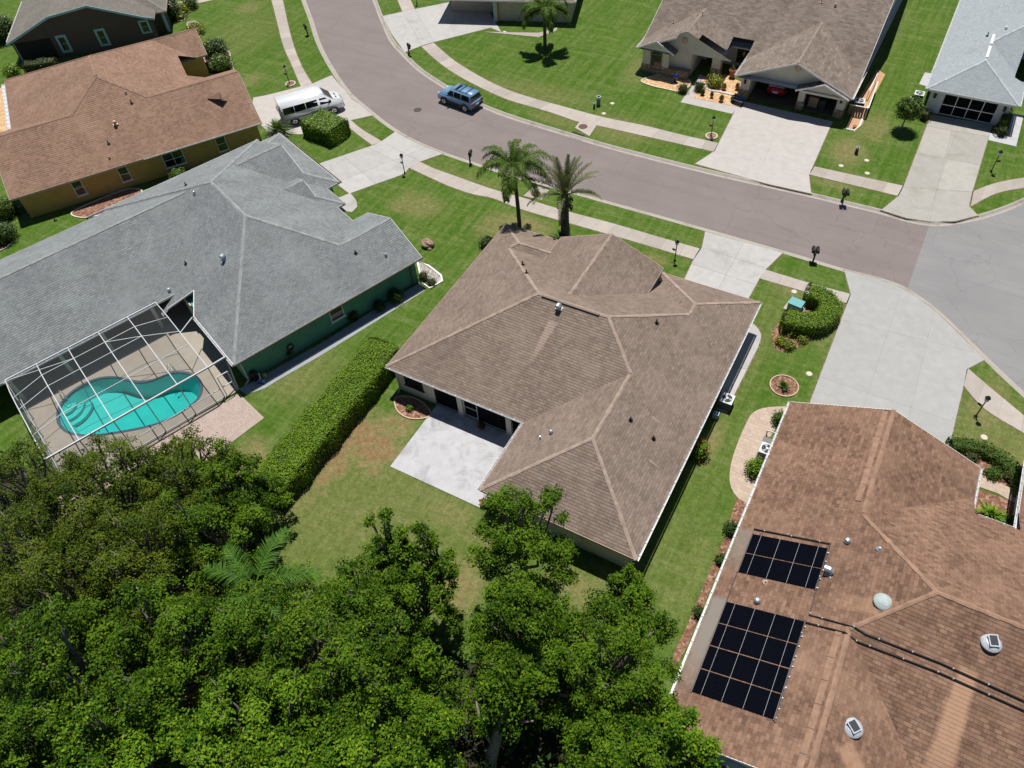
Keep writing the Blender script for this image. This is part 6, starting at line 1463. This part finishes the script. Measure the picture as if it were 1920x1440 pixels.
x, y = W2(1437,835,0.3); t = thing('green_bin', 'small green box beside the shaded air conditioner', 'box', (x,y,0.04)); MB().box(-0.2,0.2,-0.14,0.14,0,0.35).build('body', plain('green_plastic', (0.03,0.16,0.10), 0.5), t, bevel=0.02); MB().box(-0.22,0.22,-0.16,0.16,0.35,0.39).build('lid', plain('green_lid', (0.04,0.20,0.13), 0.5), t)
# pool equipment and hose by the green house
x, y = W2(485,715); t = thing('pool_pump', 'pool filter tank and pump beside the cage corner', 'pool pump', (x,y,0.03), R(20)); MB().lathe([(0.28,0),(0.30,0.1),(0.30,0.6),(0.22,0.78),(0.06,0.85)], (-0.3,0.2,0), 16).build('tank', M['black'], t); MB().cyl((0.1,-0.1,0.2), (0.6,-0.1,0.2), 0.14, n=12).box(0.05,0.65,-0.25,0.05,0,0.07).build('pump', AB, t); MB().tube([(-0.3,0.2,0.5),(0.1,0.3,0.5),(0.3,-0.1,0.35)], 0.05, 8).build('pipe', M['white'], t); MB().lathe([(0.16,0),(0.17,0.3),(0.02,0.36)], (0.35,0.45,0), 12).build('canister', plain('yellow_lid', (0.45,0.42,0.12), 0.5), t)
px, py = L3(-0.38, 4.3); t = thing('hose_reel', 'coiled black hose on the green house wall', 'hose', (px,py,1.05), -A3); MB().tube([(0.05*(k % 3),0.26*math.cos(a),0.26*math.sin(a)) for k, a in enumerate(np.linspace(0, 18.8, 60))], 0.03, 6).build('hose', M['black'], t); MB().box(-0.11,0.0,-0.08,0.08,-0.08,0.08).build('bracket', M['vent_grey'], t)
# bench and things beside the dark brown house
x, y = W2(252,72); t = thing('wooden_bench', 'weathered wooden bench beside the dark brown house', 'bench', (x,y,0), R(43)); WD = plain('weathered_wood', (0.16,0.145,0.12), 0.9, var=0.25)
for k in range(3): MB().box(-1.0,1.0,-0.25+k*0.17,-0.11+k*0.17,0.42,0.46).build('seat_slat', WD, t)
for k in range(2): MB().box(-1.0,1.0,0.27,0.31,0.52+k*0.2,0.66+k*0.2).build('back_slat', WD, t)
for sx in (-0.9, 0, 0.9): MB().box(sx-0.04,sx+0.04,-0.24,0.3,0,0.42).build('leg', WD, t)
pot('white pot beside the weathered bench', 258,66, 0.28, 0.4, M['white'], M['lf_dull']); pot('tan pot right of the weathered bench', 281,70, 0.24, 0.36, TC, M['lf_dull'], 0, 3)
# side yard of the open garage house
t = thing('lattice_fence', 'brown lattice fence with white rail beside the open garage house', 'fence', (0,0,0)); a, b, c_ = W2(1588,215), W2(1622,222), W2(1640,172); LW = plain('brown_lattice', (0.19,0.145,0.10), 0.9)
for p, q in ((a, b), (b, c_)):
    n = max(4, int(math.dist(p, q)/0.22))
    for k in range(n):
        f0, f1 = k/n, (k+0.8)/n; MB().bar((p[0]+(q[0]-p[0])*f0, p[1]+(q[1]-p[1])*f0, 0.55), (p[0]+(q[0]-p[0])*f1, p[1]+(q[1]-p[1])*f1, 0.55), 0.03, 1.0).build('board', LW, t)
    MB().bar((*p,1.08), (*q,1.08), 0.09, 0.06).build('top_rail', M['white'], t)
t = thing('garden_rail', 'white sloping handrail behind the lattice fence', 'handrail', (0,0,0)); a, b = W2(1630,170,1.0), W2(1646,137,1.0); MB().bar((*a,1.0), (*b,1.0), 0.06, 0.06).build('rail', M['white'], t)
for p in (a, b): MB().bar((*p,0), (*p,1.0), 0.05, 0.05).build('post', M['white'], t)
t = thing('garden_kerb', 'white curved kerb round the side terrace of the open garage house', 'edging', (0,0,0)); MB().tube([(*W2(u, v), 0.05) for u, v in ((1586,242),(1600,246),(1611,238),(1616,225),(1628,200))], 0.09, 6).build('kerb', M['white'], t)
pot('small terracotta pot on the side terrace of the open garage house', 1602,240, 0.17, 0.22, TC, None, 0.03)
for lab, u, v, dims, c in (('red tool chest inside the small garage bay',1523,181,(0.5,0.45,1.1),(0.40,0.02,0.03)), ('cardboard box leaning inside the small garage bay',1521,199,(0.9,0.25,0.95),(0.36,0.25,0.15)), ('dark bin at the back of the small garage bay',1540,200,(0.6,0.6,0.9),(0.03,0.035,0.04))):
    x, y = W2(u, v, 0.5); t = thing('garage_item', lab, 'box', (x,max(y,48.6),0.05)); w, d, h = dims; MB().box(-w/2,w/2,-d/2,d/2,0,h).build('body', plain('paint_'+lab[:6].replace(' ','_'), c, 0.5), t, bevel=0.02); MB().box(-w/2-.01,w/2+.01,-d/2-.01,d/2+.01,h,h+0.03).build('lid', plain('lid_'+lab[:6].replace(' ','_'), tuple(k*1.3 for k in c), 0.5), t)

# ------------------------------------------------------------------ solar pool heating on the lower right roof
SC = plain('solar_mat', (0.0022,0.003,0.006), 0.8, var=0.25, scale=9, spec=0.02)
def rz2(x): return 2.6+0.42*(x-25.65)
def array(label, y0, npan, x0=26.42, x1=30.18, pw=1.25, gap=0.08):
    t = thing('solar_panel_array', label, 'solar panels', (0,0,0), 0, 'black solar heating mats on the brown roof')
    y = y0
    for k in range(npan):
        mb = MB(); nt_ = 14
        for j in range(nt_):                              # the mat's parallel tubes
            a = y-pw*j/nt_; b = y-pw*(j+0.86)/nt_
            mb.poly([(x0,a,rz2(x0)+0.06),(x0,b,rz2(x0)+0.06),(x1,b,rz2(x1)+0.06),(x1,a,rz2(x1)+0.06)])
        mb.poly([(x0,y,rz2(x0)+0.045),(x0,y-pw,rz2(x0)+0.045),(x1,y-pw,rz2(x1)+0.045),(x1,y,rz2(x1)+0.045)])
        MB().bar((x0,y-pw/2,rz2(x0)+0.04), (x1,y-pw/2,rz2(x1)+0.04), pw, 0.03).build('panel', SC, t)
        p = mb.build('tube_mat', SC, t)
        y -= pw+gap
    yb = y+gap
    for x in (x0, x1): MB().cyl((x,y0+0.05,rz2(x)+0.08), (x,yb-0.05,rz2(x)+0.08), 0.03, n=8).build('header_pipe', M['black'], t)
    for f in (0.12,0.38,0.64,0.88):
        x = x0+(x1-x0)*f; MB().bar((x,y0+0.02,rz2(x)+0.078), (x,yb-0.02,rz2(x)+0.078), 0.013, 0.010).build('strap', M['vent_grey'], t)
    n = 0
    for yy in np.arange(y0-0.3, yb, -0.55): MB().box(x1+0.05,x1+0.11,yy-0.025,yy+0.025,rz2(x1)+0.05,rz2(x1)+0.16).build('clamp', M['alu'], t)
    return t
array('short black solar mat array of two strips near the ridge vent', -1.42, 2); array('long black solar mat array of four strips near the oaks', -5.92, 4)
t = thing('solar_pipe', 'pair of black solar pipes running across the brown roof', 'pipe', (0,0,0))
def pipe(pxs, r=0.035, clips=True):
    pts = [on2(u, v) for u, v in pxs]; pts = [(p[0]+25.65,p[1],p[2]+0.09) for p in pts]; MB().tube(pts, r, 8).build('pipe', M['black'], t)
    if clips:
        for a, b in zip(pts, pts[1:]):
            L = math.dist(a, b)
            for k in np.arange(0.6, L, 1.5): f = k/L; p = [a[i]+(b[i]-a[i])*f for i in range(3)]; MB().box(p[0]-0.03,p[0]+0.03,p[1]-0.03,p[1]+0.03,p[2]-0.1,p[2]+0.045).build('clip', M['vent_grey'], t)
pipe([(1413,993),(1556,1021),(1535,1085),(1517,1154),(1602,1177),(1622,1190),(1760,1243),(1925,1318)]); pipe([(1510,1168),(1584,1187),(1605,1203),(1760,1262),(1925,1336)]); pipe([(1381,1075),(1362,1128)], 0.025, False); pipe([(1508,1168),(1452,1355)], 0.03)

# ------------------------------------------------------------------ vehicles
def ext(prof, wf, name, mat, par, bevel=0.0, smooth=False):
    """solid from a side profile (x, z) whose half width depends on x and z"""
    n = len(prof); V = [(x,-wf(x, z),z) for x, z in prof]+[(x,wf(x, z),z) for x, z in prof]
    mb = MB(); mb._add(V, [tuple(range(n)), tuple(range(2*n-1, n-1, -1))]+[(i,n+i,n+(i+1)%n,(i+1)%n) for i in range(n)])
    return mb.build(name, mat, par, smooth, bevel, 3)
def side_panel(pts, wf, off, name, mat, par):
    for s in (-1, 1): MB().poly([(x, s*(wf(x, z)+off), z) for x, z in (pts if s < 0 else pts[::-1])]).build(name, mat, par)
def cross_panel(p, q, w0, w1, off, name, mat, par):
    """glass between two profile points, across the car"""
    d = Vector((q[0]-p[0],0,q[1]-p[1])).normalized(); n = Vector((-d.z,0,d.x))*off
    MB().poly([(p[0]+n.x,-w0,p[1]+n.z),(p[0]+n.x,w0,p[1]+n.z),(q[0]+n.x,w1,q[1]+n.z),(q[0]+n.x,-w1,q[1]+n.z)]).build(name, mat, par)
def wheel(par, x, y, r, w=0.22, spoke=5):
    s = 1 if y > 0 else -1
    o = MB().cyl((x,y-w/2,r), (x,y+w/2,r), r, n=22).build('wheel', M['rubber'], par, bevel=0.02)
    rim = MB().cyl((x,y+s*(w/2-0.01),r), (x,y+s*(w/2+0.012),r), r*0.66, n=20)
    rim.build('rim', M['chrome'], o)
    for k in range(spoke):
        a = k*2*math.pi/spoke; MB().bar((x,y+s*(w/2+0.02),r), (x+math.cos(a)*r*0.62,y+s*(w/2+0.02),r+math.sin(a)*r*0.62), 0.05, 0.03, (0,1,0)).build('spoke', M['vent_grey'], o)
VG = glass('car_glass', (0.008,0.010,0.014), 0.04); RED = plain('tail_lamp', (0.35,0.01,0.01), 0.2); HEAD = plain('head_lamp', (0.65,0.68,0.70), 0.1)
def arch(par, x, r, w):
    for s in (-1, 1):
        pts = [(x+r*1.28*math.cos(a), s*(w+0.008), 0.36+r*1.22*math.sin(a)) for a in np.linspace(-0.15, math.pi+0.15, 16)]
        MB().poly(pts if s < 0 else pts[::-1]).build('wheel_arch', M['black'], par)
def suv():
    p = paint('suv_steel_blue', (0.15,0.28,0.44), 0.28)
    t = thing('parked_suv', 'steel blue sport utility car parked at the kerb of the bend', 'car', (-15.75,35.42,RZ), R(171.5))
    wf = lambda x, z: 0.93-0.05*max(0, (abs(x)-1.7)/0.5)-0.03*max(0, (0.7-z)/0.35)-0.03*max(0, (z-0.9)/0.2)
    ext([(-2.15,0.40),(-2.22,0.62),(-2.20,0.95),(-2.14,1.08),(0.9,1.10),(1.55,1.07),(2.0,1.02),(2.16,0.92),(2.22,0.70),(2.20,0.45),(2.05,0.34),(-2.02,0.34)], wf, 'body', p, t, 0.05, True)
    wc = lambda x, z: 0.88-0.20*(z-1.08)/0.66*1.0
    ext([(-2.10,1.07),(-1.98,1.55),(-1.90,1.68),(-1.75,1.75),(0.10,1.77),(0.42,1.74),(0.62,1.66),(1.18,1.09)], wc, 'cabin', p, t, 0.03, True)
    for a, b in (((0.98,1.14),(0.12,1.14)), ((0.04,1.14),(-0.82,1.14)), ((-0.90,1.14),(-1.92,1.14))):
        if a[0] > 0.5: pts = [(b[0],1.14),(a[0],1.14),(0.50,1.62),(b[0],1.64)]
        elif b[0] < -1.5: pts = [(b[0],1.14),(a[0],1.14),(a[0],1.64),(-1.80,1.62)]
        else: pts = [(b[0],1.14),(a[0],1.14),(a[0],1.64),(b[0],1.64)]
        side_panel(pts, wc, 0.006, 'side_window', VG, t)
    cross_panel((1.13,1.14), (0.64,1.64), 0.80, 0.66, 0.008, 'windshield', VG, t); cross_panel((-1.99,1.58), (-2.095,1.16), 0.68, 0.78, 0.008, 'rear_window', VG, t)
    for s in (-1, 1):
        MB().tube([(-1.75,s*0.60,1.78),(-1.6,s*0.60,1.83),(0.0,s*0.60,1.83),(0.15,s*0.60,1.78)], 0.022, 6).build('roof_rail', M['black'], t)
        MB().box(-2.24,-2.12,s*0.70-0.12,s*0.70+0.12,0.78,1.02).build('tail_light', RED, t); MB().box(2.10,2.21,s*0.68-0.15,s*0.68+0.15,0.78,0.93).build('headlight', HEAD, t)
        MB().box(0.72,0.90,s*0.96-0.09,s*0.96+0.09,1.12,1.27).build('mirror', p, t, bevel=0.02)
        for x in (0.2,-0.75): MB().box(x,x+0.2,s*0.925-0.015,s*0.925+0.015,0.92,0.95).build('door_handle', M['black'], t)
        MB().box(-1.0,0.98,s*0.93-0.02,s*0.93+0.02,0.34,0.46).build('side_sill', M['black'], t)
    for x in (-1.35,-0.55): MB().bar((x,-0.62,1.84), (x,0.62,1.84), 0.06, 0.03).build('cross_bar', M['black'], t)
    MB().box(-0.2,0.12,-0.45,0.45,1.765,1.785).build('sunroof', VG, t); MB().box(-2.26,-2.18,-0.8,0.8,0.40,0.58).build('bumper', M['black'], t, bevel=0.02); MB().box(2.15,2.25,-0.82,0.82,0.36,0.55).build('bumper', M['black'], t, bevel=0.02); MB().box(2.18,2.235,-0.5,0.5,0.68,0.86).build('grille', M['black'], t); MB().box(-2.25,-2.21,-0.22,0.22,0.66,0.78).build('license_plate', M['white'], t)
    for x in (-1.32,1.36):
        arch(t, x, 0.36, 0.925)
        for y in (-0.83,0.83): wheel(t, x, y, 0.36, 0.24)
    t.scale = (1.06,)*3; return t
suv()
def van():
    p = paint('van_white', (0.80,0.82,0.84), 0.3)
    t = thing('parked_van', 'white passenger van with dark side windows on the tan house driveway', 'van', (-29.05,27.25,0.03), R(54.0))
    def wf(x, z):
        b = 1.0-0.13*max(0, (z-1.25)/1.25); return b-0.16*max(0, (x-2.0)/1.0)**1.6
    ext([(-2.90,0.42),(-2.96,0.9),(-2.94,1.6),(-2.88,2.34),(-2.76,2.48),(0.80,2.52),(1.12,2.46),(1.32,2.34),(2.12,1.52),(2.72,1.30),(2.96,1.06),(3.02,0.72),(2.98,0.45),(2.8,0.36),(-2.8,0.36)], wf, 'body', p, t, 0.06, True)
    for a, b in ((-2.62,-1.62),(-1.58,-0.55),(-0.51,0.58)): side_panel([(a,1.36),(b,1.36),(b,2.05),(a,2.05)], wf, 0.007, 'side_window', VG, t)
    side_panel([(0.80,1.36),(1.86,1.36),(1.80,1.52),(1.38,2.02),(0.80,2.05)], wf, 0.007, 'door_window', VG, t)
    cross_panel((2.10,1.56), (1.38,2.30), 0.86, 0.78, 0.012, 'windshield', VG, t); cross_panel((-2.90,2.2), (-2.945,1.4), 0.7, 0.8, 0.01, 'rear_window', VG, t)
    for s in (-1, 1):
        MB().box(2.62,2.90,s*0.72-0.13,s*0.72+0.13,0.95,1.18).build('headlight', HEAD, t, bevel=0.03); MB().box(-2.97,-2.90,s*0.90-0.06,s*0.90+0.06,0.95,1.5).build('tail_light', RED, t)
        MB().box(1.62,1.82,s*1.06-0.10,s*1.06+0.10,1.38,1.68).build('mirror', M['black'], t, bevel=0.03); MB().box(-2.6,2.2,s*1.0-0.02,s*1.0+0.02,0.72,0.80).build('side_moulding', M['vent_grey'], t)
        MB().box(0.65,0.82,s*0.99-0.015,s*0.99+0.02,1.18,1.23).build('door_handle', M['black'], t)
    MB().box(2.93,3.04,-0.75,0.75,0.38,0.62).build('bumper', M['black'], t, bevel=0.02); MB().box(2.90,3.01,-0.5,0.5,0.78,1.0).build('grille', M['black'], t)
    for y in (-0.28,0.28): MB().box(2.42,2.52,y-0.14,y+0.14,1.41,1.435).build('hood_vent', M['black'], t)
    for x in (-1.85,1.90):
        arch(t, x, 0.36, 0.99)
        for y in (-0.88,0.88): wheel(t, x, y, 0.36, 0.24)
    t.scale = (1.12,1.08,0.98); return t
van()
def redcar():
    p = paint('car_red', (0.34,0.015,0.03), 0.25)
    x, y = W2(1448,178,0.5); t = thing('parked_car', 'red car parked nose first inside the open garage', 'car', (13.3,50.9,0.05), R(90))
    wf = lambda x, z: 0.90-0.05*max(0, (abs(x)-1.7)/0.5)-0.04*max(0, (0.6-z)/0.3)
    ext([(-2.2,0.38),(-2.28,0.6),(-2.24,0.92),(-2.05,1.0),(-1.4,1.02),(1.0,0.98),(2.0,0.82),(2.25,0.6),(2.2,0.36),(-2.1,0.32)], wf, 'body', p, t, 0.05, True)
    wc = lambda x, z: 0.82-0.22*(z-1.0)/0.45
    ext([(-1.75,0.99),(-1.1,1.38),(-0.6,1.46),(0.2,1.44),(1.1,0.97)], wc, 'cabin', p, t, 0.03, True)
    side_panel([(-1.35,1.03),(0.75,1.02),(0.15,1.38),(-0.95,1.38)], wc, 0.006, 'side_window', VG, t); cross_panel((1.05,1.02), (0.28,1.40), 0.75, 0.62, 0.01, 'windshield', VG, t); cross_panel((-1.15,1.36), (-1.72,1.03), 0.62, 0.75, 0.01, 'rear_window', VG, t)
    for s in (-1, 1): MB().box(-2.29,-2.16,s*0.62-0.22,s*0.62+0.22,0.74,0.90).build('tail_light', RED, t); MB().box(2.1,2.24,s*0.62-0.16,s*0.62+0.16,0.6,0.72).build('headlight', HEAD, t)
    MB().bar((-2.0,-0.75,1.12), (-2.0,0.75,1.12), 0.16, 0.03).build('spoiler', M['white'], t); MB().box(-2.30,-2.24,-0.25,0.25,0.58,0.70).build('license_plate', M['white'], t)
    for xx in (-1.35,1.4):
        arch(t, xx, 0.32, 0.895)
        for yy in (-0.80,0.80): wheel(t, xx, yy, 0.32, 0.2)
    return t
redcar()
